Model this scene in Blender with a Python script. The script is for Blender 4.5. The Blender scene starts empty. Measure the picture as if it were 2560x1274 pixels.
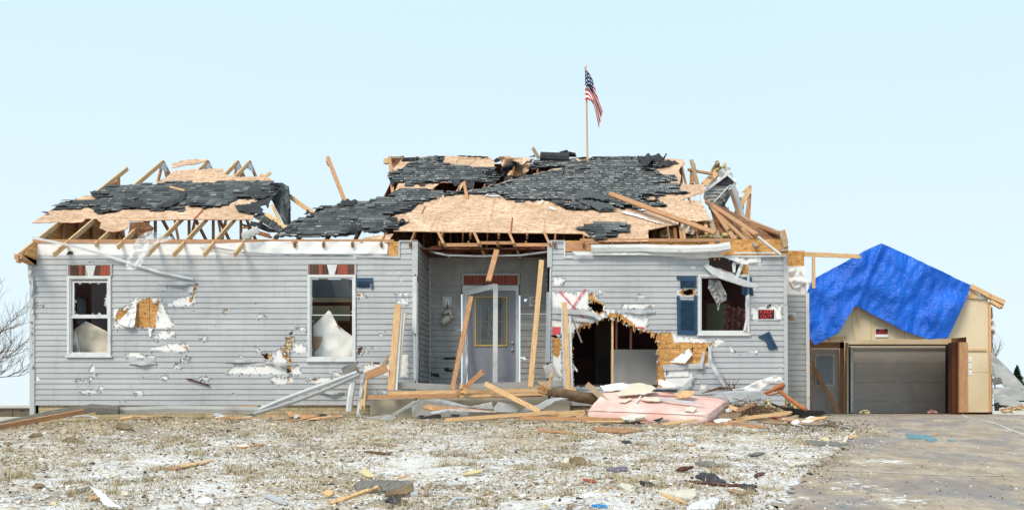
import bpy, bmesh, math, random
import numpy as np
from mathutils import Vector, Matrix, noise

# ---------------------------------------------------------------- camera, sky, sun, exposure
S = bpy.context.scene
C = S.collection
F, VX, HY, D0, ZC = 2360.0, 1500.0, 1010.0, 20.0, 0.28
cd = bpy.data.cameras.new('camera'); cam = bpy.data.objects.new('camera', cd); C.objects.link(cam)
cam.location = (0, -D0, ZC); cam.rotation_euler = (math.radians(90), 0, 0)
cd.sensor_width = 36; cd.lens = F/2560*36; cd.shift_x = -(VX-1280)/2560; cd.shift_y = (HY-637)/2560
cd.clip_end = 3000; cd.clip_start = 0.1
S.camera = cam
SUN_EL, SUN_AZ = 46, 212      # azimuth of the sun, degrees clockwise from north (+Y): behind the camera, a little left
W = bpy.data.worlds.new('World'); S.world = W; W.use_nodes = True
nt = W.node_tree; nt.nodes.clear()
sky = nt.nodes.new('ShaderNodeTexSky'); sky.sky_type = 'NISHITA'; sky.sun_disc = False
sky.sun_elevation = math.radians(SUN_EL); sky.sun_rotation = math.radians(SUN_AZ); sky.dust_density = 2.0
bg = nt.nodes.new('ShaderNodeBackground'); bg.inputs[1].default_value = 0.05
bg2 = nt.nodes.new('ShaderNodeBackground'); bg2.inputs[1].default_value = 1.09
tc = nt.nodes.new('ShaderNodeTexCoord'); sx = nt.nodes.new('ShaderNodeSeparateXYZ')
mr = nt.nodes.new('ShaderNodeValToRGB')
mr.color_ramp.elements[0].color = (0.82, 0.935, 1.0, 1); mr.color_ramp.elements[0].position = 0.0
mr.color_ramp.elements[1].color = (0.66, 0.87, 1.0, 1); mr.color_ramp.elements[1].position = 0.5
nz = nt.nodes.new('ShaderNodeTexNoise'); nz.inputs['Scale'].default_value = 1.6; nz.inputs['Detail'].default_value = 3
mad = nt.nodes.new('ShaderNodeMath'); mad.operation = 'MULTIPLY_ADD'; mad.inputs[1].default_value = 0.16
mx = nt.nodes.new('ShaderNodeMixShader'); mx.inputs[0].default_value = 0.86
ou = nt.nodes.new('ShaderNodeOutputWorld')
L = nt.links.new
L(tc.outputs['Generated'], sx.inputs[0]); L(tc.outputs['Generated'], nz.inputs['Vector'])
L(nz.outputs[0], mad.inputs[0]); L(sx.outputs[2], mad.inputs[2]); L(mad.outputs[0], mr.inputs[0])
L(mr.outputs[0], bg2.inputs[0]); L(sky.outputs[0], bg.inputs[0])
L(bg.outputs[0], mx.inputs[1]); L(bg2.outputs[0], mx.inputs[2]); L(mx.outputs[0], ou.inputs[0])
sd = bpy.data.lights.new('sun', 'SUN'); sd.energy = 2.7; sd.angle = math.radians(24); sd.color = (1.0, 0.88, 0.71)
so = bpy.data.objects.new('sun', sd); C.objects.link(so)
az, el = math.radians(SUN_AZ), math.radians(SUN_EL)
sdir = Vector((math.sin(az)*math.cos(el), math.cos(az)*math.cos(el), math.sin(el)))
so.rotation_euler = sdir.to_track_quat('Z', 'Y').to_euler()
S.view_settings.view_transform = 'Standard'; S.view_settings.look = 'None'
S.view_settings.exposure = 0.12; S.view_settings.gamma = 1

# ---------------------------------------------------------------- helpers
rnd = random.Random(11)
U = rnd.uniform
def nz3(x, y, z=0.0): return noise.noise(Vector((x, y, z)))
def P(px, py, Y=0.0):                        # point seen at (px,py) lying in the vertical plane at depth Y
    d = D0 + Y
    return Vector(((px-VX)/F*d, Y, ZC + (HY-py)/F*d))
RK, RZ, RY = 0.65, 3.75, 4.4                 # roof slope, height at the wall plate, ridge depth
RN = Vector((0, -RK, 1)).normalized()
def RP(px, py, off=0.0):                     # point of the front roof slope
    a = (HY-py)/F
    Y = (RZ - ZC - a*D0)/(a-RK)
    return P(px, py, Y) + RN*off
def RXY(X, Y, off=0.0): return Vector((X, Y, RZ+RK*Y)) + RN*off
def zz(ox, oy, sc, pts): return [(ox+a/sc, oy+b/sc) for a, b in pts]
def smooth(t): t = max(0, min(1, t)); return t*t*(3-2*t)
def inpoly(x, y, poly):
    c = False; n = len(poly); j = n-1
    for i in range(n):
        xi, yi = poly[i][0], poly[i][1]; xj, yj = poly[j][0], poly[j][1]
        if (yi > y) != (yj > y) and x < (xj-xi)*(y-yi)/(yj-yi)+xi: c = not c
        j = i
    return c
def jag(poly, amp=3.0, step=8.0, seed=1, skip=()):
    r = random.Random(seed); out = []
    n = len(poly)
    for i in range(n):
        a, b = poly[i], poly[(i+1) % n]
        out.append(tuple(a))
        if i in skip: continue
        dx, dy = b[0]-a[0], b[1]-a[1]; ln = math.hypot(dx, dy)
        k = int(ln/step)
        for q in range(1, k):
            t = (q+r.uniform(-.3, .3))/k; o = r.uniform(-amp, amp)
            p = (a[0]+dx*t-dy/ln*o, a[1]+dy*t+dx/ln*o)
            if len(a) > 2: p += (a[2]+(b[2]-a[2])*t,)
            out.append(p)
    return out
# ground height
def gbase(X, Y):
    z = 0.0
    if Y < -0.6: z -= 0.0685*(-0.6-Y)*smooth((-0.6-Y)/3.0)**0.5
    if X < -9.0: z -= min(0.6, 0.037*((-9-X)**1.3))
    if Y > 13: z -= 0.35*smooth((Y-13)/12)
    if X > 9: z -= 0.25*smooth((X-10)/10)
    return z
def GP(px, py, up=0.0):                      # ground point seen at (px,py)
    a = (HY-py)/F; k = (px-VX)/F
    lo, hi = 1.0, 1.0
    d = 1.0
    while d < 200:
        if ZC + a*d < gbase(k*d, d-D0): break
        lo = d; d *= 1.03
    hi = d
    for _ in range(30):
        m = (lo+hi)/2
        if ZC + a*m < gbase(k*m, m-D0): hi = m
        else: lo = m
    return Vector((k*hi, hi-D0, ZC+a*hi+up))

# ---------------------------------------------------------------- materials
MATS = {}
def new_mat(name, rough=0.7, spec=0.3):
    m = bpy.data.materials.new(name); m.use_nodes = True
    b = m.node_tree.nodes['Principled BSDF']
    b.inputs['Roughness'].default_value = rough
    b.inputs['Specular IOR Level'].default_value = spec
    MATS[name] = m
    return m, m.node_tree, b
def nd(t, kind, **kw):
    n = t.nodes.new(kind)
    for k, v in kw.items():
        if k in n.inputs: n.inputs[k].default_value = v
        else: setattr(n, k, v)
    return n
def coords(t, kind='Object', scale=(1, 1, 1), rot=(0, 0, 0)):
    if kind == 'World':
        c = t.nodes.new('ShaderNodeNewGeometry'); o = c.outputs['Position']
    else:
        c = t.nodes.new('ShaderNodeTexCoord'); o = c.outputs[kind]
    mp = t.nodes.new('ShaderNodeMapping'); mp.inputs['Scale'].default_value = scale; mp.inputs['Rotation'].default_value = rot
    t.links.new(o, mp.inputs[0]); return mp.outputs[0]
def noise_n(t, vec, scale, detail=4, rough=0.55, dist=0.0):
    n = nd(t, 'ShaderNodeTexNoise', Scale=scale, Detail=detail, Roughness=rough, Distortion=dist)
    t.links.new(vec, n.inputs['Vector']); return n.outputs[0]
def ramp(t, fac, stops, interp='LINEAR'):
    r = t.nodes.new('ShaderNodeValToRGB'); r.color_ramp.interpolation = interp
    e = r.color_ramp.elements
    while len(e) < len(stops): e.new(0.5)
    for i, (p, c) in enumerate(stops):
        e[i].position = p; e[i].color = (*c, 1) if len(c) == 3 else c
    t.links.new(fac, r.inputs[0]); return r.outputs[0]
def mix(t, fac, a, b, mode='MIX'):
    m = t.nodes.new('ShaderNodeMix'); m.data_type = 'RGBA'; m.blend_type = mode
    for s, v in ((0, fac), (6, a), (7, b)):
        if isinstance(v, (int, float)): m.inputs[s].default_value = v
        elif isinstance(v, tuple): m.inputs[s].default_value = (*v, 1)
        else: t.links.new(v, m.inputs[s])
    return m.outputs[2]
def mth(t, op, a, b=0.0, c=None):
    m = t.nodes.new('ShaderNodeMath'); m.operation = op
    for i, v in enumerate((a, b) if c is None else (a, b, c)):
        if isinstance(v, (int, float)): m.inputs[i].default_value = v
        else: t.links.new(v, m.inputs[i])
    return m.outputs[0]
def bump(t, b, h, strength=0.3, dist=0.01):
    n = t.nodes.new('ShaderNodeBump'); n.inputs['Strength'].default_value = strength; n.inputs['Distance'].default_value = dist
    t.links.new(h, n.inputs['Height']); t.links.new(n.outputs[0], b.inputs['Normal'])
def island(t):
    g = t.nodes.new('ShaderNodeNewGeometry'); return g.outputs['Random Per Island']
def objrand(t):
    g = t.nodes.new('ShaderNodeObjectInfo'); return g.outputs['Random']

def wood(name, lo, hi, rough=0.75):
    m, t, b = new_mat(name, rough)
    v = coords(t, 'UV', (3.0, 26, 1))
    n1 = noise_n(t, v, 2.2, 6, 0.6, 0.6)
    col = ramp(t, n1, [(0.25, tuple(x*0.72 for x in lo)), (0.5, lo), (0.75, hi)])
    n2 = noise_n(t, coords(t, 'UV', (1.4, 9, 1)), 1.3, 3)
    col = mix(t, ramp(t, n2, [(0.55, (0, 0, 0)), (0.8, (.5, .5, .5))]), col, tuple(x*0.45 for x in lo))
    kn = nd(t, 'ShaderNodeTexVoronoi', Scale=1.6); t.links.new(coords(t, 'UV', (1.0, 5, 1)), kn.inputs['Vector'])
    col = mix(t, ramp(t, kn.outputs['Distance'], [(0.03, (.8, .8, .8)), (0.075, (0, 0, 0))]), col, (0.16, 0.07, 0.03))
    r = ramp(t, island(t), [(0, (.72, .70, .68)), (.5, (.95, .95, .95)), (1, (1.18, 1.12, 1.05))])
    col = mix(t, 1.0, col, r, 'MULTIPLY')
    t.links.new(col, b.inputs['Base Color']); bump(t, b, n1, 0.35, 0.004); return m
wood('pine', (0.64, 0.41, 0.21), (0.82, 0.62, 0.38))
wood('pine_red', (0.46, 0.245, 0.125), (0.66, 0.42, 0.25))
wood('pine_grey', (0.33, 0.24, 0.16), (0.52, 0.40, 0.28))
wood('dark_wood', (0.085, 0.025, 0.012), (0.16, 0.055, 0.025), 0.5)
wood('attic_wood', (0.26, 0.12, 0.05), (0.42, 0.22, 0.10))

def osb(name, c0, c1, c2):
    m, t, b = new_mat(name, 0.8)
    v = coords(t, 'UV', (1, 1, 1))
    ds = nd(t, 'ShaderNodeTexNoise', Scale=5.0, Detail=2.0); t.links.new(v, ds.inputs['Vector'])
    add = nd(t, 'ShaderNodeMix'); add.data_type = 'VECTOR'; add.inputs[0].default_value = 0.09
    t.links.new(v, add.inputs[4]); t.links.new(ds.outputs[1], add.inputs[5])
    sc = t.nodes.new('ShaderNodeMapping'); sc.inputs['Scale'].default_value = (9, 42, 1); t.links.new(add.outputs[1], sc.inputs[0])
    vo = nd(t, 'ShaderNodeTexVoronoi', Scale=1.0); t.links.new(sc.outputs[0], vo.inputs['Vector'])
    sc2 = t.nodes.new('ShaderNodeMapping'); sc2.inputs['Scale'].default_value = (26, 12, 1); sc2.inputs['Rotation'].default_value = (0, 0, .5)
    t.links.new(add.outputs[1], sc2.inputs[0])
    vo2 = nd(t, 'ShaderNodeTexVoronoi', Scale=1.0); t.links.new(sc2.outputs[0], vo2.inputs['Vector'])
    sp = t.nodes.new('ShaderNodeSeparateColor'); t.links.new(vo.outputs['Color'], sp.inputs[0])
    sp2 = t.nodes.new('ShaderNodeSeparateColor'); t.links.new(vo2.outputs['Color'], sp2.inputs[0])
    f = mth(t, 'ADD', mth(t, 'MULTIPLY', sp.outputs[0], 0.6), mth(t, 'MULTIPLY', sp2.outputs[1], 0.4))
    col = ramp(t, f, [(0.15, c0), (0.5, c1), (0.85, c2)])
    big = noise_n(t, v, 1.1, 5)
    col = mix(t, ramp(t, big, [(0.3, (.45, .45, .45)), (0.62, (0, 0, 0))]), col, tuple(x*0.62 for x in c0))
    if name == 'osb':                         # sheet joints every 2.44 x 1.22 m and nail heads
        bk = nd(t, 'ShaderNodeTexBrick', Scale=1.0); bk.inputs['Brick Width'].default_value = 2.44; bk.inputs['Row Height'].default_value = 1.22; bk.inputs['Mortar Size'].default_value = 0.005
        t.links.new(v, bk.inputs['Vector']); col = mix(t, mth(t, 'MULTIPLY', bk.outputs['Fac'], .75), col, (0.14, 0.08, 0.05))
        st_ = noise_n(t, coords(t, 'UV', (1, 1.6, 1)), 7, 7, .7); col = mix(t, ramp(t, st_, [(0.63, (0, 0, 0)), (0.72, (.55, .55, .55))]), col, (0.30, 0.25, 0.24))
    t.links.new(col, b.inputs['Base Color']); bump(t, b, f, 0.25, 0.003); return m
osb('osb', (0.46, 0.28, 0.17), (0.66, 0.44, 0.29), (0.82, 0.60, 0.44))
osb('osb_wall', (0.42, 0.20, 0.06), (0.60, 0.31, 0.10), (0.72, 0.42, 0.17))
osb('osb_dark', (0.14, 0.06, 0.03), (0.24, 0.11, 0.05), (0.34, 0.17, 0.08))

def plain(name, col, rough=0.6, var=0.15, scale=3.0, spec=0.3, dirt=None, bs=0.15, isl=False, kind='Object'):
    m, t, b = new_mat(name, rough, spec)
    v = coords(t, kind)
    n = noise_n(t, v, scale, 6, 0.6)
    c = ramp(t, n, [(0.3, tuple(x*(1-var) for x in col)), (0.7, tuple(min(1, x*(1+var)) for x in col))])
    if dirt:
        n2 = noise_n(t, v, scale*0.7, 8, 0.7, 0.5)
        c = mix(t, ramp(t, n2, [(0.52, (0, 0, 0)), (0.75, (.75, .75, .75))]), c, dirt)
    if isl: c = mix(t, 1.0, c, ramp(t, island(t), [(0, (.75, .75, .75)), (1, (1.2, 1.2, 1.2))]), 'MULTIPLY')
    t.links.new(c, b.inputs['Base Color'])
    if bs: bump(t, b, noise_n(t, v, scale*8, 4), bs, 0.01)
    return m
# siding: weathered grey-blue vinyl with grime streaks
m, t, b = new_mat('siding', 0.62, 0.3)
v = coords(t, 'World')
c = ramp(t, noise_n(t, coords(t, 'World', (.5, .5, 2.2)), 1.1, 5), [(0.3, (0.385, 0.40, 0.425)), (0.7, (0.475, 0.492, 0.515))])
c = mix(t, ramp(t, noise_n(t, coords(t, 'World', (3.5, 3.5, .8)), 1.3, 8, 0.7), [(0.5, (0, 0, 0)), (0.85, (.5, .5, .5))]), c, (0.22, 0.20, 0.17))
c = mix(t, ramp(t, noise_n(t, v, 32, 6, 0.7), [(0.66, (0, 0, 0)), (0.72, (.7, .7, .7))]), c, (0.11, 0.09, 0.07))
sc_ = nd(t, 'ShaderNodeTexNoise', Scale=9.0, Detail=2.0); t.links.new(coords(t, 'World', (.6, .6, 2)), sc_.inputs['Vector'])
c = mix(t, ramp(t, sc_.outputs[0], [(0.66, (0, 0, 0)), (0.72, (.25, .25, .25))]), c, (0.6, 0.62, 0.64))
c = mix(t, 1.0, c, ramp(t, island(t), [(0, (.95, .95, .95)), (1, (1.04, 1.04, 1.04))]), 'MULTIPLY')
t.links.new(c, b.inputs['Base Color']); bump(t, b, noise_n(t, coords(t, 'World', (2, 2, 6)), 5, 3), 0.2, 0.01)
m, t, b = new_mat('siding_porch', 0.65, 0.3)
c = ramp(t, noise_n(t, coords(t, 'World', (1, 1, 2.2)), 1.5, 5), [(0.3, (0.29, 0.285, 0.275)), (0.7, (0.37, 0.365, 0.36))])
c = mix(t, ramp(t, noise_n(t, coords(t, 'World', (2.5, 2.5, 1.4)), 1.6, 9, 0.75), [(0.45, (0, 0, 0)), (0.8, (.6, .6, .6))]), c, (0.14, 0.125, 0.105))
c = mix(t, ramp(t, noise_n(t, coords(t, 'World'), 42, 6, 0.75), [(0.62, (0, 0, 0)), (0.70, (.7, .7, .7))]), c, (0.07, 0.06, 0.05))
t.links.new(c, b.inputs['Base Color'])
plain('siding_light', (0.44, 0.45, 0.45), 0.5, 0.1, 2, dirt=(0.25, 0.23, 0.2))
# house wrap
m, t, b = new_mat('house_wrap', 0.7, 0.2)
v = coords(t, 'World')
c = ramp(t, noise_n(t, v, 2.5, 6), [(0.3, (0.77, 0.76, 0.77)), (0.7, (0.87, 0.86, 0.86))])
c = mix(t, ramp(t, noise_n(t, coords(t, 'World', (1, 1, 2)), 3.2, 8, 0.7), [(0.56, (0, 0, 0)), (0.8, (.6, .6, .6))]), c, (0.45, 0.38, 0.30))
t.links.new(c, b.inputs['Base Color']); bump(t, b, noise_n(t, v, 6, 3, 0.5, 1.0), 0.5, 0.03)
plain('trim_white', (0.64, 0.655, 0.665), 0.5, 0.08, 5, dirt=(0.40, 0.37, 0.33))
plain('trim_grey', (0.46, 0.485, 0.51), 0.5, 0.06, 4, dirt=(0.33, 0.31, 0.28))
plain('shutter_blue', (0.022, 0.06, 0.12), 0.5, 0.2, 5, dirt=(0.09, 0.13, 0.18))
plain('drywall', (0.66, 0.60, 0.50), 0.9, 0.07, 2, dirt=(0.45, 0.38, 0.29))
plain('drywall_white', (0.78, 0.78, 0.76), 0.9, 0.05, 2, dirt=(0.5, 0.46, 0.4))
plain('gypsum_paper', (0.36, 0.26, 0.17), 0.95, 0.15, 6)
plain('garage_beige', (0.70, 0.585, 0.41), 0.85, 0.06, 1.2, dirt=(0.56, 0.44, 0.28))
plain('garage_white', (0.50, 0.48, 0.46), 0.6, 0.06, 1.5, dirt=(0.38, 0.35, 0.3))
plain('door_grey', (0.25, 0.26, 0.31), 0.5, 0.06, 3)
plain('door_frame', (0.62, 0.64, 0.66), 0.5, 0.06, 3, dirt=(0.35, 0.33, 0.3))
plain('brass', (0.55, 0.38, 0.12), 0.35, 0.1, 6)
plain('zinc', (0.48, 0.50, 0.52), 0.4, 0.12, 8)
MATS['zinc'].node_tree.nodes['Principled BSDF'].inputs['Metallic'].default_value = 0.6
plain('steel', (0.52, 0.54, 0.55), 0.45, 0.1, 8)
plain('room_blue', (0.24, 0.28, 0.33), 0.9, 0.1, 2)
plain('room_purple', (0.27, 0.25, 0.275), 0.9, 0.1, 2)
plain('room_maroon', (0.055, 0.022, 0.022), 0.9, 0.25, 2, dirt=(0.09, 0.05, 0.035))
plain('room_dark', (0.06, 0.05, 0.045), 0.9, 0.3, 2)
plain('room_green', (0.24, 0.24, 0.17), 0.9, 0.1, 2)
plain('concrete_block', (0.42, 0.385, 0.31), 0.95, 0.12, 3, dirt=(0.25, 0.21, 0.16))
plain('insul_yellow', (0.66, 0.57, 0.34), 1.0, 0.2, 9, bs=1.0)
plain('insul_pink', (0.48, 0.24, 0.23), 1.0, 0.3, 5, bs=1.0)
plain('insul_dirty', (0.50, 0.42, 0.22), 1.0, 0.3, 7, bs=1.0)
plain('red_edge', (0.36, 0.045, 0.02), 0.8, 0.2, 6)
plain('red_paint', (0.85, 0.16, 0.26), 0.8, 0.2, 9)
plain('red_wrap', (0.62, 0.10, 0.12), 0.8, 0.1, 4)
plain('bark', (0.16, 0.105, 0.065), 0.95, 0.35, 9, bs=0.8)
plain('twig', (0.17, 0.10, 0.065), 0.95, 0.25, 9)
plain('twig_grey', (0.21, 0.16, 0.135), 0.95, 0.25, 9)
plain('splinter', (0.66, 0.42, 0.22), 0.9, 0.2, 9)
plain('felt', (0.030, 0.031, 0.036), 0.75, 0.35, 3.0, spec=0.35, dirt=(0.09, 0.085, 0.09), bs=0.35)
plain('black_mat', (0.022, 0.020, 0.019), 0.85, 0.3, 14, bs=0.6)
plain('carpet_grey', (0.19, 0.18, 0.165), 0.95, 0.2, 14, bs=0.6)
plain('soil', (0.22, 0.16, 0.10), 1.0, 0.5, 9, bs=1.0)
plain('container_brown', (0.14, 0.11, 0.075), 0.8, 0.2, 4)
plain('needle', (0.022, 0.042, 0.022), 0.9, 0.3, 6)
plain('sign_black', (0.012, 0.012, 0.014), 0.5, 0.1, 6)
plain('sign_red', (0.78, 0.035, 0.03), 0.5, 0.05, 6)
plain('paint_white', (0.80, 0.80, 0.79), 0.6, 0.05, 6)
plain('ink_blue', (0.02, 0.05, 0.18), 0.6, 0.05, 6)
plain('teal_foam', (0.12, 0.26, 0.30), 0.8, 0.15, 6, dirt=(0.4, 0.36, 0.28))
plain('cyan_plastic', (0.02, 0.25, 0.62), 0.4, 0.1, 6)
plain('red_plastic', (0.42, 0.09, 0.05), 0.5, 0.1, 6)
plain('purple_cloth', (0.16, 0.14, 0.19), 0.9, 0.2, 6)
plain('yellow_cord', (0.75, 0.58, 0.12), 0.6, 0.1, 6)
plain('blond_wood', (0.40, 0.14, 0.05), 0.35, 0.15, 8)
plain('snow', (0.74, 0.75, 0.77), 0.6, 0.04, 5)
plain('lamp_metal', (0.46, 0.43, 0.38), 0.4, 0.1, 8, dirt=(.25, .2, .15))
# brick header
def brickm(name, cols, mortar):
    m, t, b = new_mat(name, 0.85)
    c = ramp(t, island(t), cols, 'CONSTANT')
    c = mix(t, 1.0, c, ramp(t, noise_n(t, coords(t, 'World'), 22, 5), [(0.3, (.8, .8, .8)), (.7, (1.15, 1.15, 1.15))]), 'MULTIPLY')
    t.links.new(c, b.inputs['Base Color']); return m
brickm('brick_mixed', [(0, (0.33, 0.075, 0.045)), (0.35, (0.11, 0.050, 0.035)), (0.6, (0.36, 0.085, 0.05)), (0.72, (0.085, 0.045, 0.035))], None)
brickm('brick_red', [(0, (0.28, 0.065, 0.045)), (0.5, (0.23, 0.055, 0.04))], None)
plain('mortar', (0.36, 0.31, 0.27), 0.95, 0.1, 9)
# shingle
m, t, b = new_mat('shingle', 0.85, 0.25)
c = ramp(t, island(t), [(0, (0.040, 0.043, 0.047)), (.4, (0.068, 0.074, 0.078)), (.8, (0.10, 0.108, 0.110)), (1, (0.155, 0.162, 0.165))])
c = mix(t, 1.0, c, ramp(t, noise_n(t, coords(t, 'World'), 60, 3), [(0.3, (.7, .7, .7)), (.7, (1.35, 1.35, 1.35))]), 'MULTIPLY')
c = mix(t, ramp(t, noise_n(t, coords(t, 'World'), 1.6, 6, 0.6), [(0.58, (0, 0, 0)), (0.8, (.45, .45, .45))]), c, (0.2, 0.19, 0.19))
t.links.new(c, b.inputs['Base Color']); bump(t, b, noise_n(t, coords(t, 'World'), 90, 2), 0.4, 0.004)
plain('shingle_mark', (0.54, 0.54, 0.52), 0.8, 0.3, 9, isl=True)
# tarp: shiny woven plastic
m, t, b = new_mat('tarp', 0.30, 0.5)
v = coords(t, 'World')
c = ramp(t, noise_n(t, v, 1.4, 5), [(0.3, (0.0, 0.095, 0.60)), (0.7, (0.0, 0.155, 0.80))])
t.links.new(c, b.inputs['Base Color'])
h1 = noise_n(t, coords(t, 'World', (2.6, 1, .8), (0, .6, 0)), 1.5, 6, 0.6, .9)
vo = nd(t, 'ShaderNodeTexVoronoi', Scale=2.6, feature='DISTANCE_TO_EDGE'); t.links.new(coords(t, 'World', (1, 1, 1.5), (0, .6, 0)), vo.inputs['Vector'])
h = mth(t, 'ADD', h1, mth(t, 'MULTIPLY', mth(t, 'MINIMUM', vo.outputs[0], .10), .8))
h = mth(t, 'ADD', h, mth(t, 'MULTIPLY', noise_n(t, coords(t, 'World', (1, 1, 3), (0, .3, 0)), 8, 5, .6, 1.0), .30))
bump(t, b, h, 0.6, 0.14)
# clear plastic
m, t, b = new_mat('clear_plastic', 0.3, 0.5)
b.inputs['Base Color'].default_value = (0.85, 0.87, 0.88, 1)
tr = t.nodes.new('ShaderNodeBsdfTransparent'); ms = t.nodes.new('ShaderNodeMixShader')
f = ramp(t, noise_n(t, coords(t, 'World', (1.5, 1, .8)), 4, 5, .6, 1.0), [(0.35, (.22, .22, .22)), (0.65, (.75, .75, .75))])
t.links.new(f, ms.inputs[0]); t.links.new(tr.outputs[0], ms.inputs[1]); t.links.new(b.outputs[0], ms.inputs[2])
t.links.new(ms.outputs[0], t.nodes['Material Output'].inputs[0]); bump(t, b, noise_n(t, coords(t, 'World'), 6, 5, .6, 2), 0.8, 0.05)
# door glass
m, t, b = new_mat('glass_dark', 0.12, 0.6)
c = ramp(t, noise_n(t, coords(t, 'World'), 3, 3), [(0.3, (0.05, 0.07, 0.085)), (0.7, (0.10, 0.125, 0.14))]); t.links.new(c, b.inputs['Base Color'])
bump(t, b, noise_n(t, coords(t, 'World'), 40, 2), 0.3, 0.003)
plain('frosted_pane', (0.20, 0.26, 0.31), 0.3, 0.15, 5, spec=0.5)
# mattress
m, t, b = new_mat('mattress_pink', 0.9, 0.1)
v = coords(t, 'Object')
c = ramp(t, noise_n(t, v, 1.7, 6, .65), [(0.32, (0.72, 0.40, 0.35)), (0.5, (0.76, 0.51, 0.46)), (0.68, (0.78, 0.66, 0.62))])
c = mix(t, ramp(t, noise_n(t, v, 3.3, 5, .6), [(0.60, (0, 0, 0)), (0.78, (.8, .8, .8))]), c, (0.86, 0.82, 0.80))
c = mix(t, ramp(t, noise_n(t, v, 1.2, 5, .6), [(0.64, (0, 0, 0)), (0.74, (.6, .6, .6))]), c, (0.72, 0.26, 0.18))
t.links.new(c, b.inputs['Base Color']); bump(t, b, noise_n(t, v, 14, 4), 0.5, 0.02)
# block foundation
m, t, b = new_mat('block_wall', 0.9)
br = nd(t, 'ShaderNodeTexBrick', Scale=1.0); br.inputs['Brick Width'].default_value = 0.20; br.inputs['Row Height'].default_value = 0.075; br.inputs['Mortar Size'].default_value = 0.006
br.inputs['Color1'].default_value = (0.50, 0.42, 0.28, 1); br.inputs['Color2'].default_value = (0.43, 0.35, 0.22, 1); br.inputs['Mortar'].default_value = (0.24, 0.19, 0.12, 1)
mp = coords(t, 'World', (1, 1, 1), (math.radians(90), 0, 0)); t.links.new(mp, br.inputs['Vector'])
c = mix(t, 1.0, br.outputs[0], ramp(t, noise_n(t, coords(t, 'World'), 7, 5), [(.3, (.8, .8, .8)), (.7, (1.15, 1.15, 1.15))]), 'MULTIPLY')
t.links.new(c, b.inputs['Base Color']); bump(t, b, br.outputs[1], -0.6, 0.01)
# ground with thin wind-blown snow, dry grass and bare soil
m, t, b = new_mat('ground', 0.95, 0.1)
v = coords(t, 'World')
grass = ramp(t, noise_n(t, v, 9, 8, .7), [(0.3, (0.15, 0.105, 0.06)), (0.5, (0.40, 0.31, 0.19)), (0.7, (0.60, 0.50, 0.34))])
soil = ramp(t, noise_n(t, v, 30, 6, .7), [(0.3, (0.09, 0.06, 0.035)), (0.6, (0.26, 0.19, 0.12)), (0.8, (0.42, 0.34, 0.24))])
g = mix(t, ramp(t, noise_n(t, v, 1.1, 9, .75), [(0.50, (0, 0, 0)), (0.60, (1, 1, 1))]), grass, soil)
fine = noise_n(t, coords(t, 'World', (.8, 1.1, 1)), 26, 9, .82)
mid = noise_n(t, v, 2.3, 5, .6)
big = noise_n(t, v, .45, 4, .6)
s = mth(t, 'ADD', mth(t, 'ADD', mth(t, 'MULTIPLY', fine, .95), mth(t, 'MULTIPLY', noise_n(t, coords(t, 'World', (1, 2.2, 1)), 9, 6, .7), .45)), mth(t, 'ADD', mth(t, 'MULTIPLY', mid, .26), mth(t, 'MULTIPLY', big, .20)))
sepy = t.nodes.new('ShaderNodeSeparateXYZ'); t.links.new(v, sepy.inputs[0])
near = nd(t, 'ShaderNodeMapRange'); t.links.new(sepy.outputs[1], near.inputs[0])
near.inputs[1].default_value = -7.0; near.inputs[2].default_value = -0.8; near.inputs[3].default_value = 0.0; near.inputs[4].default_value = -0.06
farr = nd(t, 'ShaderNodeMapRange'); t.links.new(sepy.outputs[1], farr.inputs[0])
farr.inputs[1].default_value = 3; farr.inputs[2].default_value = 10; farr.inputs[3].default_value = 0.0; farr.inputs[4].default_value = 0.05
lft = nd(t, 'ShaderNodeMapRange'); t.links.new(sepy.outputs[0], lft.inputs[0])
lft.inputs[1].default_value = -10; lft.inputs[2].default_value = -4; lft.inputs[3].default_value = -0.03; lft.inputs[4].default_value = 0.0
s = mth(t, 'ADD', mth(t, 'ADD', s, near.outputs[0]), mth(t, 'ADD', farr.outputs[0], lft.outputs[0]))
sf = ramp(t, s, [(0.985, (0, 0, 0)), (1.0, (1, 1, 1))])
rr = nd(t, 'ShaderNodeMapRange'); t.links.new(s, rr.inputs[0]); rr.inputs[1].default_value = 0.88; rr.inputs[2].default_value = 0.965
c = mix(t, rr.outputs[0], g, (0.75, 0.74, 0.75))
t.links.new(c, b.inputs['Base Color']); bump(t, b, fine, 0.6, 0.02)
# concrete drive
m, t, b = new_mat('concrete', 0.62, 0.35)
v = coords(t, 'World')
c = ramp(t, noise_n(t, coords(t, 'World', (1.6, 1.0, 1)), 1.5, 9, .72), [(0.3, (0.22, 0.17, 0.13)), (0.45, (0.34, 0.265, 0.19)), (0.6, (0.47, 0.37, 0.26)), (.75, (.52, .45, .37))])
c = mix(t, ramp(t, noise_n(t, coords(t, 'World', (1.3, 1, 1)), .7, 9, .72), [(0.48, (0, 0, 0)), (0.60, (.75, .75, .75))]), c, (0.215, 0.19, 0.20))
fx = noise_n(t, v, 14, 8, .75)
c = mix(t, ramp(t, fx, [(0.30, (.6, .6, .6)), (0.42, (0, 0, 0))]), c, (0.15, 0.12, 0.10))
sx2 = t.nodes.new('ShaderNodeSeparateXYZ'); t.links.new(v, sx2.inputs[0])
lf2 = nd(t, 'ShaderNodeMapRange'); t.links.new(sx2.outputs[0], lf2.inputs[0])
lf2.inputs[1].default_value = 1.6; lf2.inputs[2].default_value = 3.8; lf2.inputs[3].default_value = 0.10; lf2.inputs[4].default_value = 0.0
s2 = mth(t, 'ADD', mth(t, 'ADD', mth(t, 'MULTIPLY', noise_n(t, v, 9, 9, .8), .9), mth(t, 'MULTIPLY', noise_n(t, v, 1.1, 4), .8)), lf2.outputs[0])
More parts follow.
